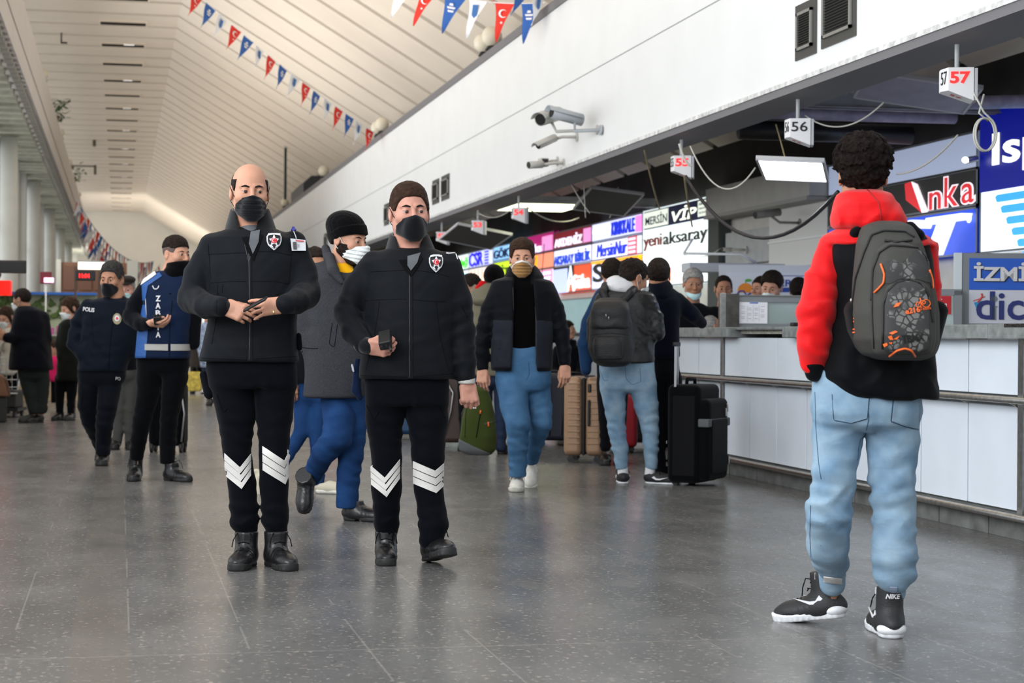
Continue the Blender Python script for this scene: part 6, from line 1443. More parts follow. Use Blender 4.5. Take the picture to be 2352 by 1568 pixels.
jk = f.garment('jacket', NV, [[(684, 225, 300, .14, .02), (694, 200, 320, .2, 0), (720, 190, 322, .24, 0), (790, 188, 312, .27, 0), (840, 180, 292, .28, 0), (853, 178, 290, .28, 0)]], [[(202, 700, 0, 15), (178, 742, .02, 17), (170, 790, 0, 17), (188, 812, -.06, 14)], [(308, 702, 0, 15), (315, 760, .02, 15), (310, 810, 0, 13)]], k=.035,
    folds=[(175, 760, 0, (.5, 0, .8), .010, .07, .18, 1), (190, 800, -.1, (.8, 0, .6), .007, .06, .13, 2), (230, 760, -.12, (.4, 0, 1), .006, .09, .2, 3), (240, 830, -.12, (.3, 0, 1), .006, .07, .16, 1)], res=.008)
f.garment('collar', NV, chains=[[(252, 690, -.02, 17), (278, 694, -.02, 17)]], res=.008, cuts=lambda P, d, s: smax(d, -s_chain(P, [(s.L(264, 670, 0), .062), (s.L(267, 700, -.06), .05)]), .008))
f.bvh([jk]); f.line('zipper', [(264, 712), (256, 760), (251, 810), (250, 850)], .002, seam_m, jk); f.line('seam', [(206, 700), (212, 740), (214, 790)], .0015, seam_m, jk, 0)
f.text('lettering', 'POLIS', 191, 714, 26, 9.5, .12, emb_w, jk, .004, step=5, bold=.02)
f.decal('badge', [[(269 + 10 * math.cos(a), 732 + 13 * math.sin(a)) for a in np.linspace(0, 2 * PI, 15)[:-1]]], mat('badge_gold', (.28, .24, .14), .5), jk, .004); f.decal('badge_field', [[(269 + 6 * math.cos(a), 731 + 7 * math.sin(a)) for a in np.linspace(0, 2 * PI, 13)[:-1]]], emb_w, jk, .007); f.decal('badge_centre', [[(269 + 3 * math.cos(a), 731 + 3.5 * math.sin(a)) for a in np.linspace(0, 2 * PI, 9)[:-1]]], emb_r, jk, .009)
tr = jeans(f, [(838, 180, 288, .22, 0), (866, 178, 290, .23, 0)], [(205, 890, 0, 26), (202, 930, .03, 24), (208, 965, .08, 21), (222, 1000, .22, 18), (232, 1030, .32, 14)], [(252, 890, 0, 27), (246, 930, -.05, 24), (240, 975, -.05, 21), (238, 1010, 0, 18), (236, 1042, 0, 17)], cloth('police_trouser', '10131A', .7), res=.009, name='trousers', amp=.007)
f.bvh([tr]); f.text('lettering', 'PO', 265, 872, 11, 7, .1, emb_w, tr, .004, step=5); f.line('pocket_seam', [(180, 880), (192, 900), (186, 930)], .003, seam_m, tr, 0)
f.shoe((237, 1056, .12), (233, 1070, -.12), shaft=.09); f.shoe((238, 1036, .55), (230, 1040, .32), shaft=.06, lift=(.04, 0))

# ---- municipal officer in blue vest ------------------------------------------
f = Fig(362, 1104, 'person in dark blue ZABITA vest with a black neck gaiter, looking aside', lod=1.4)
f.head(405, 584, 76, yaw=math.radians(52), pitch=math.radians(4), neck=[(400, 600, .0, 20), (398, 625, .01, 24), (396, 650, .02, 30)], gaze=.6)
f.inner([[(660, 318, 440, .22, 0), (820, 318, 430, .22, 0)]], [[(332, 665, 0, 15), (300, 735, -.02, 14), (332, 745, -.15, 10)], [(343, 860, 0, 22), (322, 960, 0, 15), (314, 1070, .05, 11)], [(396, 860, 0, 22), (388, 960, 0, 15), (384, 1080, 0, 11)]])
f.hand((346, 742, -.21), (.96, -.2, -.05), (-.1, -.5, -.85), curls=[(.5, .6, .5), (.5, .6, .5), (.55, .6, .5), (.6, .7, .5)], side=-1, thumb=(.5, .4))
f.start(skin_a)
f.hair([(-.12, .062), (-.08, .060), (-.060, .045), (-.05, .04), (-.02, .045), (0, .05), (.03, .045), (.06, .04), (.12, .035)], .010, hair_d, .002, 200, top=lambda q: .008 * np.clip((q[:, 2] - .06) / .05, 0, 1))
f.hair([(-.06, .05), (-.045, .01), (-.02, .01), (0, .02), (.03, -.02), (.06, -.045), (.12, -.05)], .0035, hair_s, .0006, 300, name='shaved_sides'); f.brows()
f.garment('neck_gaiter', cloth('gaiter_black', '0C0C0F', .8), chains=[[(411, 608, -.03, 27), (404, 630, -.02, 28), (398, 655, .0, 33), (396, 680, -.02, 36)]], folds=[(405, 640, -.05, (.3, 0, 1), .006, .045, .15, 1)], res=.006, cuts=lambda P, d, s: smax(d, P[:, 2] - s.L(405, 602)[2] - .12 * (P[:, 0] - s.L(405, 602)[0]), .006))
reflect_g = mat('reflective_grey', (.34, .33, .31), .5, bump=.2, bscale=400)
VN = cloth('vest_navy', '17233A', .6, .15, 300); VB = mat('vest_quilt_blue', C('27508C'), .55, bump=.4, bscale=60)
f.garment('sweatshirt', cloth('sweat_black', '101116', .8), [[(640, 345, 440, .16, 0), (660, 325, 450, .2, 0), (800, 325, 440, .22, 0)]], [[(334, 664, 0, 19), (312, 700, 0, 21), (302, 728, -.03, 21), (322, 744, -.13, 17), (340, 744, -.19, 13)], [(446, 668, 0, 17), (448, 730, 0, 15), (446, 790, 0, 13)]], k=.03, folds=[(305, 725, -.05, (.7, 0, .6), .008, .05, .14, 1), (322, 744, -.12, (1, 0, .2), .006, .04, .1, 2)], res=.007)
vs_ = f.garment('vest', VN, [[(622, 362, 428, .14, .01), (634, 336, 444, .20, 0), (655, 326, 448, .25, 0), (700, 330, 446, .28, 0), (760, 318, 440, .29, 0), (815, 312, 437, .30, 0), (823, 311, 437, .30, 0)]], [], n=2.7, cap=.01, folds=[(380, 760, -.12, (.2, 0, 1), .004, .09, .18, 1)], res=.007)
f.bvh([vs_]); f.decal('side_panel', [[(327, 700), (334, 700), (340, 760), (335, 821), (311, 821), (316, 762)]], VB, vs_, .003); f.decal('shoulder_panel', [[(326, 650), (338, 637), (366, 626), (372, 634), (340, 656), (334, 690), (328, 690)]], VB, vs_, .003)
f.decal('reflective_strip', [[(322, 648), (356, 624), (359, 631), (325, 655)]], reflect, vs_, .007); f.decal('reflective_band', [[(333, 790), (386, 790), (386, 805), (333, 804)]], reflect_g, vs_, .005); f.decal('reflective_band', [[(392, 790), (436, 790), (436, 805), (392, 805)]], reflect_g, vs_, .005)
for i, ch in enumerate('ZABITA'): f.text('lettering', ch, 358, 692 + i * 16.6, 11 if ch != 'I' else 3, 13, 0, emb_w, vs_, .005, step=6, bold=.03)
f.line('crescent_mark', [(351, 656), (353, 663), (358, 665), (364, 662), (365, 656)], .004, emb_w, vs_, .003); f.line('zipper', [(396, 690), (390, 740), (389, 822)], .002, seam_m, vs_); f.line('piping', [(333, 660), (336, 720), (334, 820)], .003, emb_w, vs_, 0)
jeans(f, [(808, 314, 434, .22, 0), (840, 313, 436, .23, 0)], [(343, 866, 0, 31), (340, 900, 0, 27), (326, 965, .0, 22), (318, 1010, .02, 19), (313, 1052, .04, 16)], [(402, 866, 0, 31), (397, 900, 0, 26), (388, 965, 0, 21), (386, 1010, .02, 20), (384, 1062, .0, 17)], cloth('zab_trouser', '0B0C10', .75), res=.008, name='trousers', amp=.005)
f.shoe((314, 1082, .15), (304, 1101, -.10), shaft=.10, laces=seam_m); f.shoe((380, 1101, .05), (425, 1107, -.06), shaft=.08, laces=seam_m, size=.98)
rd2 = empty('handheld_radio'); tag(rd2, 'small black radio held in the hand of the person in the blue vest', 'radio'); rd2.location = f.root; rd2.rotation_euler = (0, 0, -YAW); M = frame(Vector(f.L(362, 733, -.25)), (1, 0, .1), (0, -.6, .8))
MB().box((-.028, -.04, -.018), (.028, .03, .018), M).build('casing', black_p, rd2, bevel=.006)
for dx in (-.014, .008): MB().tube([M @ Vector((dx, .028, 0)), M @ Vector((dx, .044, 0))], .007, 10).build('knob', black_p, rd2)

# ---- man in grey coat and beanie ----------------------------------------------
f = Fig(790, 1196, 'person in long grey coat, black beanie and white mask striding to the right', lod=1.2)
f.head(800, 551, 100, yaw=math.radians(58), pitch=math.radians(10), neck=[(790, 575, .02, 25), (784, 605, .02, 25), (780, 628, .02, 28)])
f.inner([[(640, 720, 850, .22, 0), (860, 720, 840, .24, 0)]], [[(722, 640, 0, 20), (702, 740, 0, 19), (718, 835, -.02, 12)], [(770, 900, 0, 28), (780, 1000, -.1, 22), (705, 1110, .1, 14)], [(810, 900, 0, 28), (806, 1040, 0, 22), (796, 1160, 0, 15)]])
f.hand((722, 846, -.02), (.12, -.05, -1), (.1, -1, .05), curls=[(.25, .35, .3), (.3, .4, .3), (.35, .45, .3), (.4, .5, .3)], side=-1, thumb=(.35, .3))
f.start(skin_a)
f.mask(mask_w, pleats=True, topz=-.008, wide=.066, lift=.004); f.brows()
def beard(P):
    q = f.hq(P); d, a = f.face0(q); g = np.maximum(q[:, 2] + .018, -.125 - q[:, 2]); g = np.maximum(g, q[:, 1] + .0 - .022); g = np.maximum(g, -.5 * (q[:, 1] + .12) - q[:, 2] * .0 - 1)
    e = smin(d, s_ell(a, (0, -.07, -.11), (.045, .04, .04)), .02) - .006 + lump(q, .002, 200); return np.maximum(smax(e, g, .008), -(d + .003)) * f.hs
f.add(sdf_obj('beard', beard, f.hc - .17, f.hc + .17, .0042, hair_d))
BN = cloth('beanie_black', '0B0B0D', .9, .5, 160)
def beanie(P):
    q = f.hq(P); d, a = f.face0(q); c = s_ell(q, (0, .035, .070), (.088, .115, .085)); e = smin(d - .014, c, .02); ln = np.interp(q[:, 1], [-.12, -.08, 0, .05, .12], [.042, .042, .012, -.025, -.05])
    band = np.where(q[:, 2] < ln + .055, .0045, 0.); e = e - band + .0008 * np.sin(q[:, 0] * 900 + q[:, 1] * 700); return np.maximum(smax(e, ln - q[:, 2], .006), -(d + .002)) * f.hs
f.add(sdf_obj('beanie', beanie, f.hc - .2 * f.hs, f.hc + .2 * f.hs, .0042, BN))
WC = mat('coat_wool', C('3A3B3F'), .95, noise=.25, nscale=160, bump=.4, bscale=500, spec=.15)
f.garment('shirt', cloth('shirt_yellow', 'E0A216', .8), [[(604, 768, 806, .12, .0), (625, 755, 825, .2, 0), (700, 755, 830, .24, 0)]], [], res=.009)
ct_ = f.garment('coat', WC, [[(598, 742, 800, .12, .06), (612, 715, 822, .2, .03), (640, 702, 858, .26, .0), (700, 704, 862, .28, 0), (800, 704, 856, .30, 0), (870, 700, 848, .32, .0), (908, 697, 840, .33, 0), (913, 697, 838, .33, 0)]], [[(722, 628, 0, 24), (706, 690, 0, 28), (704, 745, .0, 26), (714, 800, -.02, 22), (720, 836, -.03, 18)], [(846, 634, 0, 22), (862, 700, 0, 22), (860, 780, 0, 18)]], k=.03,
    cuts=lambda P, d, s: smax(d, -s_chain(P, [(s.L(800, 590, -.12), .055), (s.L(800, 640, -.20), .03)]), .01), folds=[(704, 760, 0, (.3, 0, 1), .005, .06, .16, 1), (770, 700, -.1, (.9, 0, .3), .004, .09, .2, 2)], res=.008)
f.garment('lapel', WC, chains=[[(757, 590, -.03, 12), (765, 620, -.14, 13), (785, 648, -.17, 6)], [(748, 570, .07, 10), (755, 596, .0, 12)]], res=.007)
f.garment('shirt_cuff', cloth('shirt_yellow', 'E0A216'), chains=[[(719, 836, -.03, 15.5), (720, 848, -.03, 14.5)]], res=.006, cap=.003)
f.bvh([ct_]); f.line('cuff_strap', [(690, 797), (712, 800), (730, 800)], .002, seam_m, ct_); f.line('pocket_seam', [(763, 742), (756, 790), (768, 798), (775, 745)], .002, seam_m, ct_, 0); o_ = MB().sphere(f.hit(694, 805, .002), (.009, .004, .009), 12, 8).build('button', black_p, ct_, smooth=True)
jeans(f, [(880, 740, 836, .22, 0), (905, 740, 836, .22, 0)], [(772, 915, -.02, 36), (778, 960, -.08, 36), (774, 1005, -.12, 34), (748, 1035, -.06, 30), (725, 1075, .08, 24), (714, 1098, .14, 22)], [(812, 920, 0, 34), (812, 970, 0, 32), (806, 1040, .0, 31), (800, 1100, .0, 27), (797, 1162, .0, 26)], denim_d, res=.008, kk=.015)
f.shoe((712, 1090, .16), (700, 1172, .06), lift=(.26, .055), shaft=.06, size=1.0); f.shoe((792, 1196, .04), (850, 1198, -.02), shaft=.06, size=1.0)
# person hidden behind the beanie man: jeans, beige trainers
f = Fig(672, 1132, 'person mostly hidden between the two officers, in jeans and beige trainers', lod=1.6)
f.head(724, 612, 82, yaw=math.radians(20), neck=[(724, 625, 0, 20), (722, 655, 0, 22)])
f.inner([[(660, 690, 760, .2, 0), (860, 690, 750, .2, 0)]], [[(700, 900, 0, 22), (690, 1000, 0, 16), (620, 1090, 0, 10)], [(735, 900, 0, 22), (730, 1000, 0, 16), (740, 1110, 0, 10)]])
f.hand((668, 872, -.1), (.1, 0, -1), (.3, -1, 0), side=-1); f.start(skin_b)
f.hair(FR, .012, hair_d, .004, 120)
f.garment('jacket', cloth('plain_black', '121317'), [[(650, 690, 755, .2, 0), (680, 672, 775, .24, 0), (880, 672, 760, .26, 0)]], [[(684, 680, 0, 18), (672, 780, 0, 17), (669, 866, -.08, 12)]], res=.012)
jeans(f, [(870, 676, 758, .2, 0), (900, 676, 758, .2, 0)], [(698, 915, 0, 24), (694, 990, 0, 19), (655, 1060, .0, 14), (606, 1085, .05, 12)], [(735, 915, 0, 24), (728, 990, 0, 20), (730, 1060, 0, 17), (732, 1112, 0, 15)], denim_d, res=.012)
bg_ = mat('trainer_beige', (.5, .46, .36), .7); f.shoe((590, 1066, .1), (588, 1118, .0), lift=(.10, .01), shaft=0, material=bg_, sole=off_white, kind='trainer', name='trainer'); f.shoe((728, 1134, 0), (768, 1136, -.03), shaft=0, material=bg_, sole=off_white, kind='trainer', name='trainer', size=.95)

# ---- man with tan mask walking -------------------------------------------------
f = Fig(1190, 1126, 'person walking in black open jacket and turtleneck with a tan mask and light jeans', lod=1.3)
f.head(1199, 594, 80, yaw=0, pitch=math.radians(3), neck=[(1200, 610, .01, 21), (1201, 640, .02, 23)])
f.inner([[(650, 1140, 1262, .2, 0), (850, 1145, 1255, .2, 0)]], [[(1140, 660, 0, 16), (1112, 760, 0, 15), (1108, 840, -.03, 10)], [(1258, 660, 0, 16), (1288, 760, 0, 15), (1297, 830, -.03, 10)], [(1180, 880, 0, 26), (1190, 970, -.1, 18), (1188, 1080, -.05, 12)], [(1228, 880, 0, 26), (1238, 970, .0, 18), (1222, 1050, .3, 12)]])
f.hand((1109, 848, -.04), (-.05, -.25, -1), (-.3, -1, .1), curls=[(.4, .5, .3), (.6, .7, .4), (.7, .8, .5), (.75, .8, .5)], side=-1, thumb=(.5, .3)); f.hand((1298, 838, -.04), (.0, -.2, -1), (.3, -1, .1), curls=[(.3, .4, .3), (.4, .5, .4), (.5, .6, .4), (.6, .6, .4)], side=1, thumb=(.4, .3))
f.start(skin_a)
f.hair([(-.12, .070), (-.085, .066), (-.062, .060), (-.058, .03), (-.045, .0), (-.02, .008), (0, .02), (.03, -.02), (.06, -.05), (.12, -.055)], .010, hair_b, .003, 150, top=lambda q: .014 * np.clip((q[:, 2] - .05) / .05, 0, 1)); f.brows(); f.mask(mask_t, pleats=True, band=mask_w, strap=mask_w, topz=-.006)
KJ = cloth('jacket_black_nylon', '131419', .5, .3, 120); KG = cloth('jacket_grey_nylon', '24262E', .45, .35, 100)
f.garment('turtleneck', cloth('knit_black', '08080A', .9), [[(622, 1180, 1222, .13, .0), (640, 1176, 1226, .15, .0), (660, 1150, 1250, .2, 0), (820, 1150, 1250, .22, 0)]], [], res=.008)
opening = lambda P, d, s: smax(d, -s_loft(P, s.secs([(600, 1180, 1222, .3, -.17), (700, 1180, 1230, .3, -.17), (800, 1178, 1230, .3, -.17), (900, 1172, 1236, .3, -.17)]), 4.), .008)
jk = f.garment('jacket', KJ, [[(634, 1165, 1236, .16, .02), (646, 1132, 1262, .22, 0), (670, 1126, 1276, .26, 0), (740, 1130, 1272, .28, 0), (800, 1128, 1268, .30, 0), (852, 1128, 1268, .31, 0)]], [[(1146, 662, 0, 19), (1124, 710, .0, 20), (1112, 760, 0, 20), (1106, 810, -.02, 18), (1108, 842, -.03, 14)], [(1256, 662, 0, 19), (1276, 710, 0, 20), (1288, 760, 0, 20), (1296, 805, -.02, 17), (1297, 832, -.03, 14)]], k=.03, cuts=opening,
    folds=[(1112, 770, -.03, (.3, 0, 1), .008, .06, .18, 1), (1290, 770, -.03, (-.3, 0, 1), .008, .06, .18, 2), (1150, 790, -.12, (.7, 0, .7), .006, .08, .15, 3), (1255, 780, -.12, (-.5, 0, .9), .004, .08, .15, 4)], res=.0065)
f.garment('lower_panel', KG, [[(735, 1129.5, 1272.5, .283, 0), (740, 1129, 1273, .285, 0), (800, 1127, 1269.5, .305, 0), (845, 1127, 1269, .313, 0)]], [], cuts=opening, folds=[(1150, 790, -.12, (.7, 0, .7), .006, .08, .15, 3), (1255, 780, -.12, (-.5, 0, .9), .004, .08, .15, 4)], res=.0065, cap=.004, parent=jk)
f.garment('hood', KJ, [[(604, 1178, 1222, .10, .11), (612, 1168, 1234, .18, .07), (635, 1158, 1250, .22, .03), (655, 1160, 1246, .22, .0)]], [], res=.008, cuts=lambda P, d, s: smax(d, -s_chain(P, [(s.L(1200, 590, -.02), .082), (s.L(1201, 650, -.12), .06)]), .01))
f.bvh([jk]); f.line('zipper', [(1178, 660), (1180, 740), (1181, 800), (1178, 852)], .003, zip_m, jk); f.line('zipper', [(1226, 660), (1232, 740), (1232, 845)], .003, zip_m, jk)
jn = jeans(f, [(800, 1142, 1262, .22, 0), (850, 1138, 1266, .24, 0), (880, 1137, 1266, .24, 0)], [(1176, 885, -.03, 36), (1181, 930, -.07, 33), (1190, 970, -.12, 29), (1190, 1020, -.08, 24), (1189, 1066, -.04, 21), (1189, 1090, -.03, 20)], [(1232, 885, .03, 33), (1238, 930, .03, 30), (1244, 970, .0, 26), (1230, 1015, .14, 21), (1220, 1055, .26, 18)], denim_m, res=.0075, amp=.007, kk=.012)
f.bvh([jn]); f.line('stitching', [(1214, 830), (1216, 860), (1208, 872)], .002, stitch, jn, 0); f.line('stitching', [(1140, 866), (1150, 940), (1160, 1000), (1168, 1080)], .0015, stitch, jn, 0)
f.shoe((1190, 1100, .10), (1186, 1128, -.14), shaft=0, material=off_white, sole=off_white, kind='trainer', laces=white_rub, name='trainer', w=1.05); f.shoe((1220, 1066, .42), (1218, 1106, .24), lift=(.12, .0), shaft=0, material=off_white, sole=off_white, kind='trainer', laces=white_rub, name='trainer')

# ---- student with black backpack -----------------------------------------------
f = Fig(1462, 1110, 'person from behind in black leather jacket with white hood and light jeans', lod=1.35)
f.head(1455, 640, 78, yaw=math.radians(122), pitch=math.radians(18), neck=[(1448, 655, .0, 20), (1440, 680, .02, 23)])
f.inner([[(690, 1390, 1480, .2, 0), (820, 1390, 1490, .2, 0)]], [[(1480, 690, 0, 16), (1500, 750, -.02, 15), (1480, 775, .1, 10)], [(1410, 870, 0, 26), (1415, 960, 0, 18), (1428, 1070, 0, 11)], [(1470, 870, 0, 26), (1492, 960, 0, 18), (1496, 1070, 0, 11)]])
f.start(skin_b)
f.hair([(-.12, .068), (-.07, .06), (-.05, .03), (-.03, .0), (0, .015), (.03, -.02), (.06, -.05), (.12, -.055)], .011, hair_d, .004, 120, top=lambda q: .010 * np.clip((q[:, 2] - .04) / .05, 0, 1)); f.mask(mask_w); f.brows()
LJ = mat('leather_jacket', (.012, .012, .013), .32, bump=.35, bscale=40, spec=.5)
f.garment('white_hood', white_knit, [[(632, 1408, 1450, .10, .02), (640, 1394, 1460, .17, .01), (655, 1388, 1466, .20, .0), (668, 1398, 1462, .2, .0), (676, 1410, 1455, .16, .0)]], [], res=.007, n=2.1, cap=.02, folds=[(1420, 655, -.1, (.5, 0, .8), .006, .05, .12, 1)], cuts=lambda P, d, s: smax(d, -s_chain(P, [(s.L(1456, 632, 0), .072), (s.L(1446, 668, .06), .05)]), .012))
jk = f.garment('jacket', LJ, [[(662, 1400, 1470, .16, .02), (674, 1376, 1494, .2, 0), (700, 1366, 1506, .25, 0), (760, 1370, 1502, .27, 0), (815, 1370, 1504, .28, 0), (834, 1376, 1503, .28, 0)]], [[(1384, 690, 0, 18), (1366, 740, .0, 18), (1362, 780, .1, 15)], [(1488, 688, 0, 19), (1504, 730, -.02, 20), (1508, 764, -.02, 19), (1490, 780, .08, 15)]], k=.03, folds=[(1505, 740, -.05, (.4, 0, .9), .008, .06, .15, 1), (1480, 800, -.1, (.6, 0, .8), .006, .06, .15, 2)], res=.0065)
jn = jeans(f, [(822, 1376, 1502, .22, 0), (850, 1376, 1504, .25, 0), (880, 1380, 1506, .25, 0)], [(1408, 890, 0, 31), (1412, 930, 0, 25), (1417, 985, .0, 21), (1424, 1030, .0, 19), (1428, 1074, .0, 14)], [(1476, 890, 0, 32), (1484, 930, 0, 28), (1494, 985, .0, 21), (1496, 1030, .0, 18), (1496, 1074, .0, 14)], denim_l, res=.007, amp=.007)
f.bvh([jn]); 
for pl in ([(1436, 840), (1438, 870), (1452, 884), (1472, 876), (1470, 845)], [(1378, 850), (1388, 876), (1396, 872)]): f.line('stitching', pl, .0016, stitch, jn, 0)
f.garment('socks', white_rub, chains=[[(1430, 1074, 0, 12), (1431, 1092, 0, 12)], [(1494, 1074, 0, 12), (1492, 1092, 0, 12)]], res=.006, k=0.)
for a, b, k_ in (((1432, 1108, -.06), (1428, 1098, .22), 1), ((1484, 1110, .0), (1530, 1108, -.06), 1)):
    o_ = f.shoe(a, b, shaft=0, material=sb, sole=white_rub, kind='sneaker', name='sneaker', laces=seam_m, size=.98); oo_, R_, kk_ = f._shoe
    for sx in (-1, 1):
        sw = [(.06, .05), (.09, .032), (.12, .032), (.19, .055), (.12, .043), (.095, .045), (.078, .060)]; tri = poly_fan(sw)
        mesh('swoosh_mark', [tuple(oo_ + R_ @ (np.array((sx * .048, y, z)) * kk_)) for y, z in sw] + [tuple(oo_ + R_ @ (np.array((sx * .051, y, z)) * kk_)) for y, z in sw], [tuple(t) for t in tri] + [tuple(i + 7 for i in t) for t in tri] + [(i, (i + 1) % 7, (i + 1) % 7 + 7, i + 7) for i in range(7)], wtk, o_)
bk = empty('backpack'); bk.location = f.root; bk.rotation_euler = (0, 0, -YAW); tag(bk, 'black backpack worn over the leather jacket under the white hood', 'backpack')
f2 = Fig(1462, 1110, '', lod=1.35); BB = mat('bag_black_poly', (.010, .010, .011), .5, bump=.4, bscale=120)
f2.garment('main_compartment', BB, [[(684, 1375, 1430, .14, -.18), (696, 1362, 1442, .2, -.22), (740, 1354, 1452, .25, -.25), (800, 1352, 1456, .26, -.26), (830, 1362, 1450, .25, -.26), (842, 1378, 1438, .2, -.25)]], [], n=2.8, cap=.03, lumps=[(.004, 25, 1.)], res=.007)
m_ = f2.parts[-1]; f2.garment('flap', BB, [[(690, 1368, 1438, .16, -.27), (710, 1358, 1446, .18, -.3), (750, 1356, 1446, .17, -.31), (760, 1362, 1440, .14, -.31)]], [], n=2.6, cap=.03, folds=[(1400, 740, -.35, (.3, 0, 1), .006, .05, .12, 1)], res=.007); f2.garment('front_pocket', BB, [[(772, 1366, 1428, .12, -.36), (790, 1362, 1432, .13, -.37), (825, 1366, 1430, .12, -.37)]], [], n=3., cap=.02, res=.007)
f2.garment('shoulder_strap', BB, chains=[[(1392, 690, -.12, 9), (1384, 670, -.10, 9), (1390, 655, -.02, 9)]], res=.007); f2.garment('shoulder_strap', BB, chains=[[(1428, 694, -.13, 9), (1448, 672, -.12, 9), (1458, 660, -.04, 9)]], res=.007); f2.bvh(f2.parts[:3])
for pl in ([(1357, 768), (1400, 764), (1446, 768)], [(1366, 780), (1366, 822), (1428, 822), (1430, 780)]): f2.line('seam', pl, .003, zip_m, m_)
for a in ((1354, 728), (1392, 724), (1398, 730)): MB().sphere(f2.hit(*a, .003), (.004, .004, .012), 8, 6).build('zip_pull', steel, m_, smooth=True)
for o_ in f2.kids: o_.parent = bk
# ------------------------------------------------------------------ people at the counter and farther away
plain_k = cloth('plain_black', '121317'); navy_c = cloth('hoodie_navy', '10131F'); blue_c = cloth('jacket_blue', '1C3350', .7)
def bust(u, v, hpx, d, label, skin, hairm, hair=(FR, .010, .003, 150), yaw=0., pitch=0., top=None, lod=1.6, jacket=None, width=.46, z0=0., low=None, msk=None, **kw):
    """person seen from head to chest; stands on the floor behind the counter"""
    f = Fig(u, v, label, lod=lod, d=d); s = 1 / f.S
    f.head(u, v, hpx, yaw=yaw, pitch=pitch, neck=[(u, v + .07 * s, .02, .055 * s), (u, v + .16 * s, .03, .056 * s), (u, v + .24 * s, .03, .06 * s)], **kw)
    w = width * s / 2; sh = v + .22 * s; lowv = low or (v + .75 * s); groundv = f.groundv = (784 - v)
    zf = lambda z: v + (f.hc[2] - z) * s
    f.inner([[(sh + .03 * s, u - w * .8, u + w * .8, .18, .03), (lowv, u - w * .8, u + w * .8, .2, .03)]], [[(u - w * .4, zf(.85), .03, .08 * s), (u - w * .4, zf(.12), .03, .05 * s)], [(u + w * .4, zf(.85), .03, .08 * s), (u + w * .4, zf(.12), .03, .05 * s)]])
    f.start(skin)
    if hairm is not None: f.hair(hair[0], hair[1], hairm, hair[2], hair[3], top=top)
    f.brows(hairm if hairm not in (None,) else hair_d)
    if msk: f.mask(msk[0], **msk[1])
    if jacket:
        f.garment('jacket', jacket, [[(sh - .05 * s, u - .07 * s, u + .07 * s, .13, .03), (sh - .015 * s, u - w * .6, u + w * .6, .18, .03), (sh + .03 * s, u - w * .92, u + w * .92, .22, .03), (sh + .12 * s, u - w, u + w, .25, .03), (lowv, u - w * .95, u + w * .95, .27, .03)]],
                  [[(u - w * .85, sh + .05 * s, .03, .07 * s), (u - w * 1.15, sh + .30 * s, .0, .065 * s), (u - w * .9, sh + .42 * s, -.2, .05 * s)], [(u + w * .85, sh + .05 * s, .03, .07 * s), (u + w * 1.15, sh + .30 * s, .0, .065 * s), (u + w * .9, sh + .42 * s, -.2, .05 * s)]], res=.011)
        jeans(f, [(zf(1.0), u - w * .8, u + w * .8, .22, .03), (zf(.85), u - w * .8, u + w * .8, .24, .03)], [(u - w * .42, zf(.82), .03, .09 * s), (u - w * .42, zf(.5), .03, .07 * s), (u - w * .42, zf(.12), .03, .055 * s), (u - w * .42, zf(.08), .03, .05 * s)], [(u + w * .42, zf(.82), .03, .09 * s), (u + w * .42, zf(.5), .03, .07 * s), (u + w * .42, zf(.12), .03, .055 * s), (u + w * .42, zf(.08), .03, .05 * s)], plain_k, folds=False, res=.014, name='trousers')
        for sg in (-1, 1): f.shoe((u + sg * w * .42, zf(0), .08), (u + sg * w * .42, zf(0), -.18), shaft=.03)
    return f
bust(1592, 652, 64, 16.9, 'person with grey hair and a pale blue mask pulled down to the chin', skin_b, hair_g, yaw=math.radians(4), pitch=math.radians(6), jacket=plain_k, top=lambda q: .006 * np.clip(q[:, 2] / .08, 0, 1), msk=(mat('mask_blue', C('B4D8DC'), .8), dict(chin=True)))
bust(1662, 663, 58, 18.0, 'person with short dark hair looking over the steel screen', skin_b, hair_d, hair=([(-.12, .085), (-.08, .080), (-.055, .06), (-.05, .02), (-.03, .0), (0, .02), (.03, -.02), (.06, -.05), (.12, -.055)], .006, .002, 200), pitch=math.radians(4), jacket=plain_k, width=.4)
bust(1772, 660, 66, 17.3, 'person with dark hair and white mask leaning by the logo board', skin_a, hair_d, yaw=math.radians(-22), pitch=math.radians(14), roll=math.radians(6), jacket=navy_c, msk=(mask_w, dict(pleats=False)), width=.5, top=lambda q: .012 * np.clip(q[:, 2] / .08, 0, 1))
bust(1748, 664, 56, 18.6, 'person whose ear and hair show behind the white masked one', skin_a, hair_d, yaw=math.radians(-50), jacket=plain_k, width=.36)
bust(1836, 668, 58, 19.4, 'person with dark hair half hidden behind the red sleeve', skin_b, hair_d, yaw=math.radians(150), jacket=plain_k, width=.36)
f = bust(2243, 752, 88, 13.2, 'balding person bent behind the counter, only the crown showing', skin_b, hair_d, hair=([(-.12, .3), (-.0, .12), (.0, .07), (.03, -.02), (.06, -.05), (.12, -.055)], .005, .001, 260), yaw=math.radians(-25), pitch=math.radians(20), jacket=plain_k, low=860)
f = bust(1634, 752, 52, 16.4, 'grey balding person seated low behind the counter end', skin_a, hair_g, hair=([(-.12, .3), (-.0, .12), (.0, .07), (.03, -.02), (.06, -.05), (.12, -.055)], .004, .001, 260), yaw=math.radians(120), pitch=math.radians(10), width=.3, jacket=plain_k, low=800)
f = bust(1304, 757, 40, 24.2, 'dark haired person seated in front of the teal glass', skin_a, hair_d, yaw=math.radians(70), width=.3, jacket=plain_k, low=800)

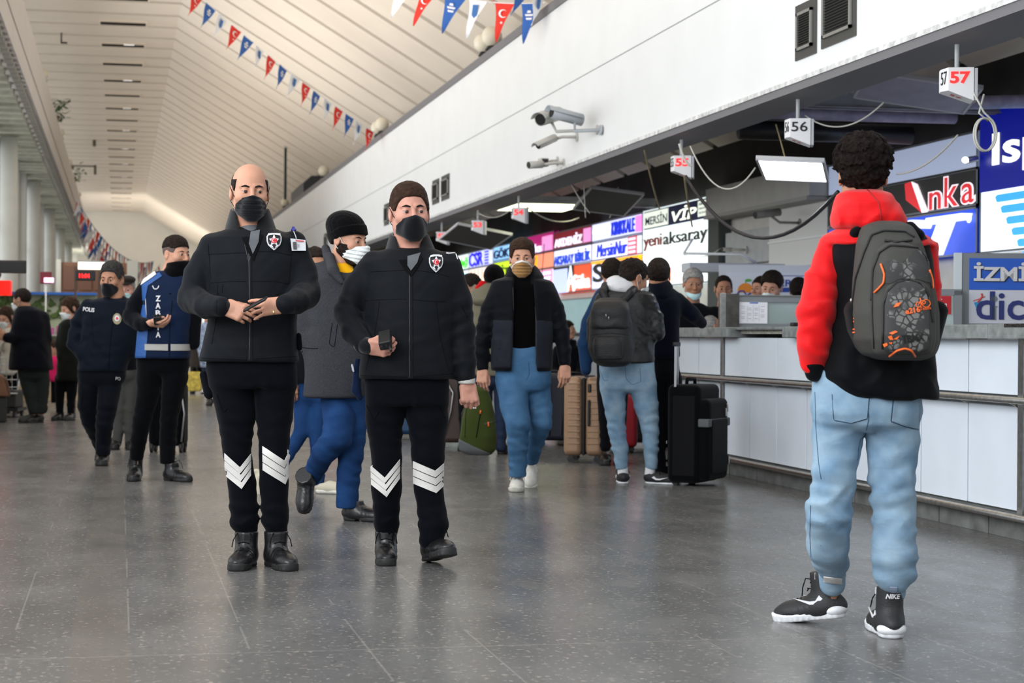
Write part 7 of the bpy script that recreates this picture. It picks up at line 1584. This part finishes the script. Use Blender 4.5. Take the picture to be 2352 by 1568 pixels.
# navy hoodie, leaning on the counter, from behind
f = Fig(1555, 1104, 'person from behind in navy hoodie leaning on the far end of the counter', lod=1.5, d=13.9)
f.head(1513, 632, 74, yaw=math.radians(172), pitch=math.radians(-6), neck=[(1512, 650, -.02, 19), (1514, 675, .0, 22)])
f.inner([[(690, 1486, 1560, .2, 0), (820, 1490, 1560, .2, 0)]], [[(1560, 700, 0, 15), (1600, 735, .0, 12)], [(1510, 870, 0, 22), (1515, 980, 0, 16), (1520, 1080, 0, 12)], [(1545, 870, 0, 22), (1545, 980, 0, 16), (1548, 1080, 0, 12)]])
f.start(skin_b); f.hair(FR, .010, hair_d, .003, 150)
f.garment('hoodie', navy_c, [[(652, 1500, 1530, .12, .04), (664, 1488, 1550, .2, .02), (690, 1480, 1566, .25, 0), (760, 1482, 1560, .27, 0), (822, 1486, 1562, .28, 0)]], [[(1556, 690, 0, 19), (1590, 722, .03, 18), (1612, 742, .12, 13)], [(1490, 690, 0, 17), (1484, 750, 0, 16)]], folds=[(1580, 715, 0, (.7, 0, .7), .006, .05, .14, 1)], res=.009)
f.garment('hood', navy_c, [[(640, 1494, 1534, .14, .02), (656, 1488, 1546, .2, .0), (680, 1494, 1545, .2, -.03), (690, 1500, 1538, .18, -.03)]], [], res=.009, n=2.1, cap=.02, cuts=lambda P, d, s: smax(d, -s_chain(P, [(s.L(1513, 625, 0), .07), (s.L(1513, 660, .06), .05)]), .01))
jeans(f, [(815, 1492, 1560, .22, 0), (850, 1490, 1560, .24, 0)], [(1508, 870, 0, 22), (1512, 980, 0, 18), (1516, 1060, .02, 15), (1518, 1090, .02, 14)], [(1546, 870, 0, 22), (1546, 980, 0, 18), (1548, 1060, .02, 15), (1548, 1090, .02, 14)], plain_k, res=.011, name='trousers'); f.shoe((1518, 1100, 0), (1516, 1098, .22), shaft=.04); f.shoe((1548, 1100, 0), (1548, 1098, .22), shaft=.04)
# blue jacket behind the student
f = Fig(1400, 1050, 'person in blue jacket standing behind the white hooded student', lod=1.7, d=15.4)
f.head(1407, 628, 66, yaw=math.radians(150), neck=[(1405, 642, 0, 17), (1402, 665, .0, 19)])
f.inner([[(690, 1370, 1440, .2, 0), (830, 1370, 1440, .2, 0)]], [[(1365, 690, 0, 14), (1345, 760, 0, 13), (1344, 850, 0, 9)], [(1390, 870, 0, 20), (1390, 1020, 0, 11)], [(1425, 870, 0, 20), (1425, 1020, 0, 11)]])
f.start(skin_b); f.hair(FR, .009, hair_d, .003, 150)
f.garment('jacket', blue_c, [[(654, 1385, 1420, .13, .02), (668, 1368, 1444, .2, .0), (700, 1362, 1450, .24, 0), (830, 1362, 1445, .26, 0)]], [[(1376, 690, 0, 17), (1352, 740, 0, 17), (1342, 790, 0, 16), (1346, 850, .0, 13)]], folds=[(1345, 780, 0, (.3, 0, 1), .008, .06, .16, 1)], res=.01)
jeans(f, [(825, 1370, 1440, .22, 0), (860, 1370, 1440, .24, 0)], [(1390, 880, 0, 21), (1390, 960, 0, 16), (1390, 1000, 0, 14), (1390, 1034, 0, 13)], [(1424, 880, 0, 21), (1424, 960, 0, 16), (1424, 1000, 0, 14), (1424, 1034, 0, 13)], plain_k, res=.012, name='trousers'); f.shoe((1390, 1048, .05), (1390, 1050, -.15), shaft=.03); f.shoe((1424, 1048, .05), (1424, 1050, -.15), shaft=.03)

# behind the tan mask man: green mask person and puffer jacket person
f = Fig(1085, 1050, 'dark haired person with a green surgical mask beside the puffer jacket', lod=1.7, d=17.2)
f.head(1079, 660, 58, yaw=math.radians(-60), pitch=math.radians(10), neck=[(1082, 672, 0, 15), (1084, 692, 0, 17)])
f.inner([[(710, 1050, 1110, .2, 0), (830, 1050, 1110, .2, 0)]], [[(1065, 870, 0, 17), (1065, 1030, 0, 10)], [(1098, 870, 0, 17), (1098, 1030, 0, 10)]])
f.start(skin_a); f.hair(FR, .012, hair_d, .004, 150); f.mask(mat('mask_green', C('8FD0C4'), .8)); f.brows()
f.garment('jacket', plain_k, [[(684, 1068, 1098, .13, .02), (698, 1052, 1116, .2, 0), (850, 1050, 1116, .26, 0)]], [[(1058, 710, 0, 14), (1052, 780, 0, 13), (1056, 850, 0, 10)]], res=.012)
jeans(f, [(840, 1052, 1112, .22, 0), (870, 1052, 1112, .24, 0)], [(1066, 880, 0, 17), (1066, 960, 0, 14), (1066, 1000, 0, 12), (1066, 1036, 0, 11)], [(1098, 880, 0, 17), (1098, 960, 0, 14), (1098, 1000, 0, 12), (1098, 1036, 0, 11)], plain_k, res=.013, name='trousers'); f.shoe((1072, 1048, .05), (1062, 1052, -.15), shaft=.03); f.shoe((1104, 1048, .05), (1112, 1052, -.15), shaft=.03)
f = Fig(1130, 1046, 'person from behind in olive puffer jacket with a black knitted cap', lod=1.6, d=16.6)
f.head(1136, 642, 62, yaw=math.radians(160), neck=[(1134, 655, 0, 16), (1132, 680, 0, 19)])
f.inner([[(710, 1095, 1170, .2, 0), (840, 1095, 1170, .2, 0)]], [[(1110, 700, 0, 14), (1094, 760, 0, 12)], [(1115, 880, 0, 18), (1115, 1030, 0, 10)], [(1150, 880, 0, 18), (1150, 1030, 0, 10)]])
f.start(skin_b)
def cap_(P, f=f):
    q = f.hq(P); d, a = f.face0(q); ln = np.interp(q[:, 1], [-.12, 0, .12], [.045, .0, -.04]); return smax(d - .014, ln - q[:, 2], .006) * f.hs
f.add(sdf_obj('knitted_cap', cap_, f.hc - .16 * f.hs, f.hc + .16 * f.hs, .007, BN))
PO = cloth('puffer_olive', '6A6657', .6, .2, 200)
pj_ = f.garment('puffer_jacket', PO, [[(672, 1112, 1150, .15, .02), (686, 1090, 1172, .24, 0), (720, 1082, 1180, .3, 0), (800, 1084, 1180, .32, 0), (862, 1088, 1176, .30, 0)]], [[(1100, 700, 0, 19), (1086, 760, 0, 19), (1088, 830, 0, 15)]], res=.01,
    cuts=lambda P, d, s: d + .010 * np.abs(np.sin(P[:, 2] * 32)) - .008)
f.garment('hood', PO, [[(650, 1108, 1150, .14, -.04), (666, 1084, 1160, .22, -.06), (690, 1080, 1160, .24, -.08), (702, 1090, 1150, .18, -.08)]], [], n=2.1, cap=.02, res=.01, lumps=[(.008, 50, 1.)], cuts=lambda P, d, s: smax(d, -s_chain(P, [(s.L(1136, 640, 0), .075), (s.L(1134, 668, .02), .06)]), .01))
f.garment('red_scarf', cloth('scarf_red', 'B81A20'), chains=[[(1096, 662, -.1, 6), (1108, 652, -.08, 8), (1120, 656, -.06, 7)]], res=.008)
jeans(f, [(850, 1094, 1170, .22, 0), (870, 1094, 1170, .24, 0)], [(1112, 880, 0, 20), (1112, 960, 0, 16), (1112, 1000, 0, 13), (1112, 1032, 0, 12)], [(1152, 880, 0, 20), (1152, 960, 0, 16), (1152, 1000, 0, 13), (1152, 1032, 0, 12)], mat('denim_ink', C('1B2940'), .85), res=.012); f.shoe((1112, 1044, 0), (1108, 1042, .2), shaft=.03); f.shoe((1152, 1044, 0), (1154, 1042, .2), shaft=.03)

# left group
f = Fig(72, 970, 'heavy person in dark coat seen from behind with mask, at the left stalls', lod=1.9)
f.head(50, 688, 47, yaw=math.radians(-108), pitch=math.radians(10), neck=[(55, 700, 0, 13), (60, 716, 0, 16)])
f.inner([[(730, 38, 108, .3, 0), (850, 36, 108, .3, 0)]], [[(68, 870, 0, 18), (78, 960, 0, 10)], [(96, 870, 0, 18), (96, 950, 0, 10)], [(50, 740, 0, 14), (28, 785, -.1, 12)]])
f.hand((14, 776, -.3), (-.8, -.3, .4), (0, -1, .2), side=1); f.start(skin_b); f.hair(FR, .010, hair_d, .003, 150); f.mask(mask_w)
f.garment('coat', cloth('coat_ink', '121319', .7), [[(702, 44, 76, .2, .02), (712, 36, 98, .34, 0), (740, 30, 110, .42, 0), (800, 26, 116, .48, 0), (850, 21, 121, .5, 0)]], [[(48, 735, -.1, 17), (34, 775, -.2, 15), (16, 776, -.3, 12)], [(98, 730, 0, 16), (106, 780, 0, 14)]], folds=[(60, 800, -.2, (.6, 0, .7), .012, .12, .3, 1)], res=.011)
jeans(f, [(838, 42, 112, .3, 0), (860, 42, 112, .32, 0)], [(66, 872, 0, 21), (72, 900, 0, 19), (78, 935, 0, 15), (82, 955, 0, 14)], [(98, 872, 0, 17), (98, 900, 0, 15), (98, 935, 0, 12), (98, 948, 0, 12)], cloth('trouser_moss', '2A2E2C'), res=.011, name='trousers'); f.shoe((88, 968, .1), (62, 974, -.05), shaft=.03, material=mat('shoe_moss', (.03, .033, .03), .6), size=1.15); f.shoe((98, 962, .1), (82, 964, 0), shaft=.03)
f = Fig(26, 958, 'person with long brown hair and white mask in cream coat, at the left edge', lod=2., d=24.6)
f.head(14, 728, 43, yaw=math.radians(-20), pitch=math.radians(22), neck=[(16, 742, 0, 10), (18, 756, 0, 12)])
f.inner([[(770, 6, 38, .2, 0), (850, 6, 38, .22, 0)]], [[(16, 870, 0, 9), (18, 950, 0, 6)], [(34, 870, 0, 9), (36, 950, 0, 6)]]); f.hand((8, 780, -.25), (-.3, -.2, .8), (0, -1, .2), side=1); f.start(skin_a)
f.mask(mask_w); f.hair([(-.12, .075), (-.08, .06), (-.06, .03), (-.045, -.02), (-.02, -.14), (.12, -.14)], .014, hair_b, .005, 90)
f.garment('long_hair', hair_b, chains=[[(6, 735, 0, 7), (4, 765, -.02, 6), (5, 785, -.03, 3)], [(26, 735, .02, 8), (30, 765, .0, 7), (28, 792, -.02, 4)]], res=.012, lumps=[(.006, 60, 1.)])
f.garment('coat', cloth('coat_cream', 'B9B2A4'), [[(752, 10, 30, .14, 0), (762, 4, 40, .24, 0), (850, 4, 38, .28, 0), (862, 4, 38, .28, 0)]], [[(8, 775, -.05, 7), (4, 800, -.15, 6), (8, 785, -.25, 5)]], res=.012)
jeans(f, None, [(16, 862, 0, 10), (17, 900, 0, 8), (18, 930, 0, 7), (18, 946, 0, 7)], [(34, 862, 0, 10), (35, 900, 0, 8), (36, 930, 0, 7), (36, 946, 0, 7)], plain_k, res=.014, name='trousers'); f.shoe((18, 956, .05), (14, 958, -.12), shaft=.04); f.shoe((36, 956, .05), (38, 958, -.12), shaft=.04)
f = Fig(154, 965, 'person with brown hair and white mask in dark olive coat left of the policeman', lod=1.9)
f.head(160, 708, 46, yaw=math.radians(-48), pitch=math.radians(16), neck=[(162, 720, 0, 11), (164, 736, 0, 13)])
f.inner([[(750, 138, 184, .22, 0), (860, 138, 184, .24, 0)]], [[(140, 870, 0, 12), (138, 950, 0, 8)], [(168, 870, 0, 12), (165, 950, 0, 8)]]); f.start(skin_a)
f.mask(mask_w); f.hair([(-.12, .065), (-.07, .05), (-.05, .0), (-.02, -.06), (.12, -.08)], .018, hair_b, .006, 80)
f.garment('coat', cloth('coat_olive_black', '1B1D1A'), [[(732, 150, 176, .16, 0), (742, 138, 190, .26, 0), (800, 134, 188, .3, 0), (875, 130, 186, .34, 0)]], [[(142, 750, 0, 9), (134, 790, -.05, 9), (140, 820, -.1, 8)]], folds=[(150, 820, -.1, (.7, 0, .6), .01, .1, .3, 1)], res=.012)
jeans(f, None, [(140, 870, 0, 15), (138, 900, 0, 12), (137, 930, 0, 10), (137, 952, 0, 9)], [(166, 870, 0, 15), (165, 900, 0, 12), (163, 930, 0, 10), (163, 952, 0, 9)], plain_k, res=.012, name='trousers'); f.shoe((142, 962, .08), (128, 966, -.1), shaft=.05); f.shoe((168, 962, .08), (156, 968, -.1), shaft=.05)
f = Fig(122, 930, 'child in pink coat partly behind the person in the olive coat', lod=2.2, d=25.5)
f.head(124, 800, 34, yaw=math.radians(-60), neck=[(124, 810, 0, 8), (124, 820, 0, 8)]); f.inner([[(830, 114, 134, .16, 0), (870, 114, 134, .16, 0)]], [[(120, 880, 0, 5), (120, 925, 0, 4)]]); f.start(skin_a); f.hair(FR, .014, hair_b, .004, 100)
f.garment('coat', cloth('coat_pink', 'D02A62'), [[(816, 118, 132, .12, 0), (826, 113, 137, .2, 0), (876, 111, 136, .24, 0)]], [[(116, 832, 0, 5), (113, 855, -.02, 5)]], lumps=[(.006, 40, 1.)], res=.012)
jeans(f, None, [(120, 874, 0, 6), (120, 900, 0, 5), (120, 915, 0, 5), (120, 925, 0, 5)], [(130, 874, 0, 6), (130, 900, 0, 5), (130, 915, 0, 5), (130, 925, 0, 5)], plain_k, res=.014, folds=False, name='trousers')
# flat cap
f = Fig(272, 1044, 'elderly person with flat cap and pale mask between policeman and blue vest', lod=1.7, d=17.0)
f.head(289, 664, 60, yaw=math.radians(5), pitch=math.radians(8), neck=[(289, 676, 0, 14), (289, 696, 0, 16)])
f.inner([[(720, 262, 318, .2, 0), (850, 262, 318, .2, 0)]], [[(278, 880, 0, 16), (268, 1030, 0, 10)], [(302, 880, 0, 16), (298, 1030, 0, 10)]]); f.start(skin_c); f.mask(mat('mask_blue', C('B4D8DC'), .8)); f.hair([(-.06, .05), (-.04, .01), (0, .02), (.03, -.02), (.12, -.05)], .006, hair_g, .001, 200)
def fcap(P, f=f):
    q = f.hq(P); d, a = f.face0(q); e = smin(s_ell(q, (0, .0, .085), (.088, .12, .040)), s_ell(q, (0, -.10, .062), (.058, .05, .010)), .02); return smax(e, .052 - q[:, 2] - .0, .006) * f.hs
f.add(sdf_obj('flat_cap', fcap, f.hc - .18 * f.hs, f.hc + .18 * f.hs, .006, cloth('cap_tweed', '241F1E', .9)))
f.garment('coat', plain_k, [[(688, 275, 303, .14, 0), (700, 262, 320, .22, 0), (850, 258, 318, .28, 0)]], [], res=.012)
jeans(f, [(840, 260, 316, .24, 0), (860, 262, 316, .24, 0)], [(278, 880, 0, 19), (275, 940, 0, 15), (272, 990, 0, 13), (266, 1024, 0, 12)], [(302, 880, 0, 17), (300, 940, 0, 14), (298, 990, 0, 12), (298, 1024, 0, 11)], cloth('trouser_grey', '4A4A48'), res=.011, name='trousers'); f.shoe((266, 1036, .1), (262, 1046, -.1), shaft=.05); f.shoe((300, 1036, .1), (300, 1042, -.1), shaft=.05)
# far walkers seen between the blue vest and the balding officer
f = Fig(452, 892, 'faraway person carrying a yellow bag between the blue vest and the balding officer', lod=2.4, d=33.)
f.head(452, 740, 31, neck=[(452, 748, 0, 8), (452, 758, 0, 9)]); f.inner([[(770, 436, 470, .2, 0), (830, 436, 470, .22, 0)]], [[(444, 850, 0, 6), (444, 885, 0, 5)], [(462, 850, 0, 6), (466, 885, 0, 5)]]); f.start(skin_b); f.hair(FR, .012, hair_d, .003, 100)
f.garment('coat', cloth('coat_brown', '3A3430'), [[(756, 444, 462, .14, 0), (766, 436, 472, .24, 0), (845, 438, 470, .26, 0)]], [[(440, 772, 0, 6), (436, 820, 0, 6), (440, 845, 0, 5)]], res=.018)
jeans(f, None, [(445, 840, 0, 9), (444, 860, 0, 8), (444, 875, 0, 7), (443, 882, 0, 6)], [(462, 840, 0, 9), (463, 860, 0, 8), (465, 875, 0, 7), (466, 882, 0, 6)], plain_k, folds=False, res=.02, name='trousers'); f.shoe((444, 890, .1), (442, 893, -.1), shaft=.04); f.shoe((466, 890, .1), (468, 894, -.1), shaft=.02, material=off_white)
t = empty('shopping_bag', at_depth(448, 880, 32.6) * np.array((1, 1, 0)) + np.array((0, 0, .06)), -YAW); tag(t, 'yellow patterned bag hanging beside the faraway walker', 'bag'); MB().prism([(-.12, 0), (.12, 0), (.15, .30), (.08, .34), (-.08, .34), (-.15, .3)], .12, frame((0, 0, 0), (1, 0, 0), (0, 0, 1))).build('body', mat('bag_yellow', C('C8B050'), .7, noise=.4, nscale=20), t, bevel=.02); MB().tube([(-.05, -.06, .33), (-.03, -.06, .44), (.03, -.06, .44), (.05, -.06, .33)], .012, 6).build('handle', black_p, t)
f = Fig(484, 926, 'faraway person in checked blue clothes at the elbow of the balding officer', lod=2.4, d=27.5)
f.head(478, 716, 37, yaw=.6, neck=[(478, 726, 0, 8), (478, 738, 0, 9)]); f.inner([[(750, 462, 500, .2, 0), (840, 462, 500, .22, 0)]], [[(478, 850, 0, 7), (482, 915, 0, 5)]]); f.start(skin_b); f.hair(FR, .012, hair_d, .003, 100)
f.garment('shirt', mat('check_blue', C('3A4E6A'), .8, noise=.5, nscale=22, col2=C('A8B4C8')), [[(738, 468, 488, .14, 0), (748, 458, 500, .24, 0), (845, 460, 500, .26, 0)]], [[(462, 756, 0, 8), (458, 800, -.05, 7), (462, 824, -.1, 6)]], res=.018)
jeans(f, None, [(472, 840, 0, 11), (476, 870, 0, 9), (480, 895, 0, 8), (482, 912, 0, 7)], [(490, 840, 0, 11), (492, 870, 0, 9), (494, 890, 0, 8), (496, 905, 0, 7)], mat('denim_ink', C('1B2940'), .85), folds=False, res=.02); f.shoe((483, 920, .1), (480, 926, -.1), shaft=.06); f.shoe((498, 914, .1), (500, 918, -.1), shaft=.06)

# ------------------------------------------------------------------ luggage
wheel_m = mat('wheel_black', (.02, .02, .02), .5)
def case_root(u, v, label, d=None, rz=0.):
    w = on_floor(u, v) if d is None else at_depth(u, v, d); w = (w[0], w[1], 0.)
    t = empty('suitcase', w, -YAW + rz); tag(t, label, 'suitcase'); return t
def wheels(t, xs, ys, r=.03):
    for x in xs:
        for y in ys:
            m = MB().tube([(x - .012, y, r), (x + .012, y, r)], r, 16).build('wheel', wheel_m, t, smooth=False); MB().box((x - .02, y - .02, r), (x + .02, y + .02, r * 2.1)).build('bracket', black_p, m)
# tan hard shell: narrow side and ribbed face seen at an angle
tan = mat('shell_tan', C('9A7B62'), .38, noise=.06, nscale=30, metal=.15); t = case_root(1347, 1060, 'tan hard shell suitcase with ribbed side standing behind the striding man', rz=math.radians(80))
W_, D_, H_ = .34, .42, .66; z0 = .06
b = MB().box((-D_ / 2, -W_ / 2, z0), (D_ / 2, -.012, z0 + H_)); b.build('front_shell', tan, t, bevel=.05, seg=5); MB().box((-D_ / 2, .012, z0), (D_ / 2, W_ / 2, z0 + H_)).build('rear_shell', tan, t, bevel=.05, seg=5)
MB().box((-D_ / 2 + .006, -.014, z0 + .006), (D_ / 2 - .006, .014, z0 + H_ - .006)).build('zip_band', black_p, t, bevel=.045, seg=5)
r_ = MB(); 
for i in range(11):
    z = z0 + .10 + i * .05; r_.box((D_ / 2 - .008, -W_ / 2 + .045, z), (D_ / 2 + .006, -.035, z + .010)); r_.box((-D_ / 2 + .05, -W_ / 2 - .006, z), (D_ / 2 - .05, -W_ / 2 + .008, z + .010)); r_.box((-D_ / 2 - .006, -W_ / 2 + .045, z), (-D_ / 2 + .008, -.035, z + .010)); r_.box((-D_ / 2 - .006, .03, z), (-D_ / 2 + .008, W_ / 2 - .04, z + .010)); r_.box((D_ / 2 - .008, .04, z), (D_ / 2 + .006, W_ / 2 - .05, z + .01))
r_.build('ribs', tan, t, bevel=.003); MB().box((-D_ / 2 - .016, -.06, z0 + .25), (-D_ / 2 + .01, -.035, z0 + .47)).box((-D_ / 2 - .012, -.065, z0 + .53), (-D_ / 2 + .01, -.035, z0 + .6)).build('side_handle', black_p, t, bevel=.008)
wheels(t, (-.16, .16), (-.11, .11))
# big black soft case with drawn handle
fab = cloth('case_black', '0C0E10', .75, .3, 200); t = case_root(1600, 1112, 'large black soft suitcase with drawn handle right of the student', rz=math.radians(62))
W_, D_, H_ = .30, .42, .70; z0 = .02
MB().box((-D_ / 2, -W_ / 2 + .05, z0), (D_ / 2, W_ / 2, z0 + H_)).build('body', fab, t, bevel=.045, seg=5); fp_ = MB().box((-D_ / 2 + .02, -W_ / 2 - .02, z0 + .02), (D_ / 2 - .02, -W_ / 2 + .08, z0 + H_ - .10)).build('front_pocket', fab, t, bevel=.04, seg=5)
MB().box((-D_ / 2 + .05, -W_ / 2 - .03, z0 + .06), (D_ / 2 - .05, -W_ / 2 + .03, z0 + .46)).build('lower_pocket', fab, t, bevel=.02); MB().box((D_ / 2 - .01, -W_ / 2 + .07, z0 + .04), (D_ / 2 + .012, W_ / 2 - .03, z0 + H_ - .05)).build('side_trim', mat('trim_charcoal', (.02, .022, .024), .5), t, bevel=.008)
MB().box((-D_ / 2 + .0, -W_ / 2 - .025, z0 + .40), (D_ / 2 - .0, -W_ / 2 + .06, z0 + .46)).build('grey_band', mat('band_grey', (.08, .085, .09), .7), t, bevel=.01)
MB().box((-D_ / 2 - .008, -W_ / 2 + .08, z0 + .05), (-D_ / 2 + .01, W_ / 2 - .05, z0 + H_ - .08)).build('side_panel', mat('case_panel', (.008, .008, .009), .95, spec=.1), t, bevel=.008)
MB().tube([(-.08, .05, z0 + H_ - .01), (-.07, .05, z0 + H_ + .035), (.07, .05, z0 + H_ + .035), (.08, .05, z0 + H_ - .01)], .014, 8).build('top_handle', fab, t, smooth=True)
MB().box((-.20, .08, z0 + H_ - .02), (-.18, .095, z0 + H_ + .28)).box((-.17, .08, z0 + H_ - .02), (-.155, .095, z0 + H_ + .28)).build('telescopic_handle', mat('handle_silver', (.5, .5, .52), .3, metal=.8), t); MB().box((-.215, .07, z0 + H_ + .27), (-.14, .105, z0 + H_ + .30)).build('grip', black_p, t, bevel=.006)
for x_, z_ in ((.13, .50), (.10, .47), (.16, .12)): MB().box((x_, -W_ / 2 - .036, z0 + z_), (x_ + .012, -W_ / 2 - .02, z0 + z_ + .06)).build('zip_pull', steel, t, bevel=.003)
wheels(t, (-.15, .15), (.10,), .025)
# dark case behind the striding man, and others
t = case_root(1272, 1022, 'tall navy suitcase between the striding man and the tan case', rz=math.radians(-10)); MB().box((-.19, -.14, .05), (.17, .14, .70)).build('body', mat('case_navy', (.012, .016, .03), .5), t, bevel=.05, seg=5)
MB().tube([(.10, -.145, .1), (.115, -.15, .35), (.10, -.145, .62)], .008, 8).tube([(-.02, -.145, .1), (-.01, -.15, .35), (-.02, -.145, .62)], .008, 8).build('piping', mat('trim_charcoal', (.02, .022, .024), .5), t, smooth=True); MB().tube([(-.06, 0, .69), (-.05, 0, .72), (.05, 0, .72), (.06, 0, .69)], .012, 8).build('top_handle', black_p, t, smooth=True); wheels(t, (-.13, .13), (-.1, .1))
for u, v, d, col, lab, h, w in ((1322, 1000, 19.0, (.012, .012, .014), 'black suitcase standing behind the tan one', .66, .42), (1420, 1010, 17.0, (.30, .01, .02), 'red suitcase glimpsed between tan case and the light jeans', .55, .34), (1450, 1000, 17.8, (.012, .013, .02), 'dark blue suitcase seen between the legs of the student', .62, .44), (1212, 1010, 18.4, (.20, .012, .02), 'dark red suitcase glimpsed between the legs of the striding man', .62, .40), (1046, 1020, 17.6, (.05, .03, .025), 'brown hard suitcase with curved steel handle right of the officer', .70, .36), (930, 1000, 19.0, (.01, .05, .13), 'blue suitcase seen between the legs of the officer with the radio', .5, .4), (752, 1000, 19.0, (.4, .012, .012), 'bright red suitcase glimpsed behind the striding jeans', .4, .3)):
    t = case_root(u, v, lab, d=d); MB().box((-w / 2, -.13, .05), (w / 2, .13, h)).build('body', mat('case_col_%d' % u, col, .4), t, bevel=.05, seg=4); MB().box((-w / 2 + .01, -.012, .06), (w / 2 - .01, .012, h + .003)).build('zip_band', black_p, t, bevel=.02)
    MB().tube([(-.06, 0, h - .01), (-.05, 0, h + .03), (.05, 0, h + .03), (.06, 0, h - .01)], .01, 8).build('top_handle', black_p, t, smooth=True); wheels(t, (-w / 2 + .05, w / 2 - .05), (-.09, .09), .025)
    if u == 1046: MB().tube([(-.10, -.15, .12), (-.04, -.17, .35), (-.02, -.17, .52), (-.10, -.15, .66)], .010, 8).build('steel_rim', steel, t, smooth=True)
# black case rolling behind the blue vest
t = case_root(384, 1030, 'black wheeled case standing behind the legs of the person in the blue vest', d=16.6); MB().box((-.15, -.13, .06), (.17, .13, .62)).build('body', fab, t, bevel=.05, seg=4); MB().tube([(.15, -.14, .1), (.175, -.14, .35), (.14, -.14, .58)], .008, 8).build('piping', mat('handle_silver', (.5, .5, .52), .3, metal=.8), t, smooth=True); wheels(t, (-.12, .14), (-.09, .09), .045)
# olive backpack carried by the striding man's neighbour
t = empty('backpack'); f2 = Fig(1100, 1050, '', lod=1.6, d=14.6); t.location = f2.root; t.rotation_euler = (0, 0, -YAW); tag(t, 'olive green backpack with orange pulls held low beside the striding man', 'backpack')
OL = cloth('bag_olive', '3C4423', .75, .3, 200); 
m_ = f2.garment('main_compartment', OL, [[(886, 1088, 1112, .10, 0), (896, 1078, 1122, .16, 0), (940, 1066, 1134, .20, 0), (1000, 1055, 1142, .24, 0), (1030, 1054, 1140, .22, 0), (1042, 1070, 1132, .18, 0)]], [], n=2.8, cap=.03, lumps=[(.004, 25, 1.)], res=.006)
f2.garment('grey_base', mat('bag_grey', (.09, .095, .10), .7), [[(1004, 1053, 1100, .245, 0), (1020, 1053, 1142, .245, 0), (1034, 1055, 1140, .23, 0), (1044, 1072, 1130, .19, 0)]], [], n=2.8, cap=.02, res=.006, cuts=lambda P, d, s: smax(d, (P[:, 2] - s.L(1054, 1006)[2]) + .45 * (P[:, 0] - s.L(1054, 1006)[0]), .006))
f2.bvh([m_]); f2.line('zipper', [(1104, 945), (1098, 980), (1094, 1004)], .004, seam_m, m_); f2.line('zipper', [(1112, 974), (1138, 966)], .003, mat('bag_grey', (.09, .095, .10), .7), m_); f2.line('seam', [(1078, 900), (1070, 950), (1068, 1004)], .002, seam_m, m_)
for a in (((1104, 942), (1103, 950)), ((1121, 969), (1122, 979))): f2.line('zip_pull', list(a), .006, orange, m_, .004)
for k_ in range(3): f2.decal('brand_mark', [[(1083 + k_ * 4, 938 - 0), (1086 + k_ * 4, 938), (1086 + k_ * 4 - 2, 938 - 3 - k_ * 2.2), (1084 + k_ * 4 - 2, 938 - 1.5 - k_ * 2.2)]], wtk, m_, .003, step=20)
f2.garment('handle', black_p, chains=[[(1088, 892, 0, 3), (1092, 878, -.02, 3), (1104, 876, -.02, 3), (1110, 890, 0, 3)], [(1078, 905, .05, 4), (1064, 950, .05, 4), (1060, 985, .04, 3)]], res=.006)
for o_ in f2.kids: o_.parent = t
# luggage trolley with bags on the left
t = empty('luggage_trolley', on_floor(4, 957) * np.array((1, 1, 0)), -YAW); tag(t, 'steel shopping trolley with bags at the left edge', 'trolley')
m = MB()
for x in np.linspace(-.3, .25, 9): m.tube([(x, -.2, .35), (x, -.22, .75)], .006, 5)
for z in np.linspace(.38, .75, 5): m.tube([(-.3, -.21, z), (.25, -.21, z)], .006, 5)
m.tube([(.25, -.2, .35), (.3, .1, .95)], .012, 6).tube([(-.3, -.2, .3), (.25, -.2, .3)], .012, 6).tube([(.25, .25, .35), (.3, .3, .95)], .012, 6); m.build('basket', steel, t); wheels(t, (-.25, .2), (-.15, .2), .05); MB().box((-.3, -.2, .08), (.25, .25, .12)).build('base', black_p, t); MB().box((-.3, -.18, .12), (.22, .2, .34)).build('crate', mat('crate_dark', (.03, .03, .03), .6), t, bevel=.02)
t = empty('shoulder_bag', on_floor(18, 966) * np.array((1, 1, 0)) + np.array((-.12, -.42, .0)), -YAW); tag(t, 'tan leather bag hanging in front of the steel trolley', 'bag'); MB().prism([(-.25, .30), (.17, .30), (.12, .52), (.02, .58), (-.25, .56)], .14, frame((0, .1, 0), (1, 0, 0), (0, 0, 1))).build('body', mat('bag_tan', C('7A5640'), .6, noise=.15, nscale=10), t, bevel=.03)
MB().box((-.22, .0, 0), (.12, .08, .3)).build('lower_case', mat('crate_dark', (.03, .03, .03), .6), t, bevel=.02)
t = empty('plastic_bag', on_floor(0, 960) * np.array((1, 1, 0)) + np.array((.0, -.1, .55)), -YAW); tag(t, 'white plastic bag at the left edge over the tan bag', 'bag'); MB().sphere((-.03, -.1, .1), (.06, .05, .17), 12, 8).build('body', mat('plastic_white', (.75, .76, .78), .4), t, smooth=True)
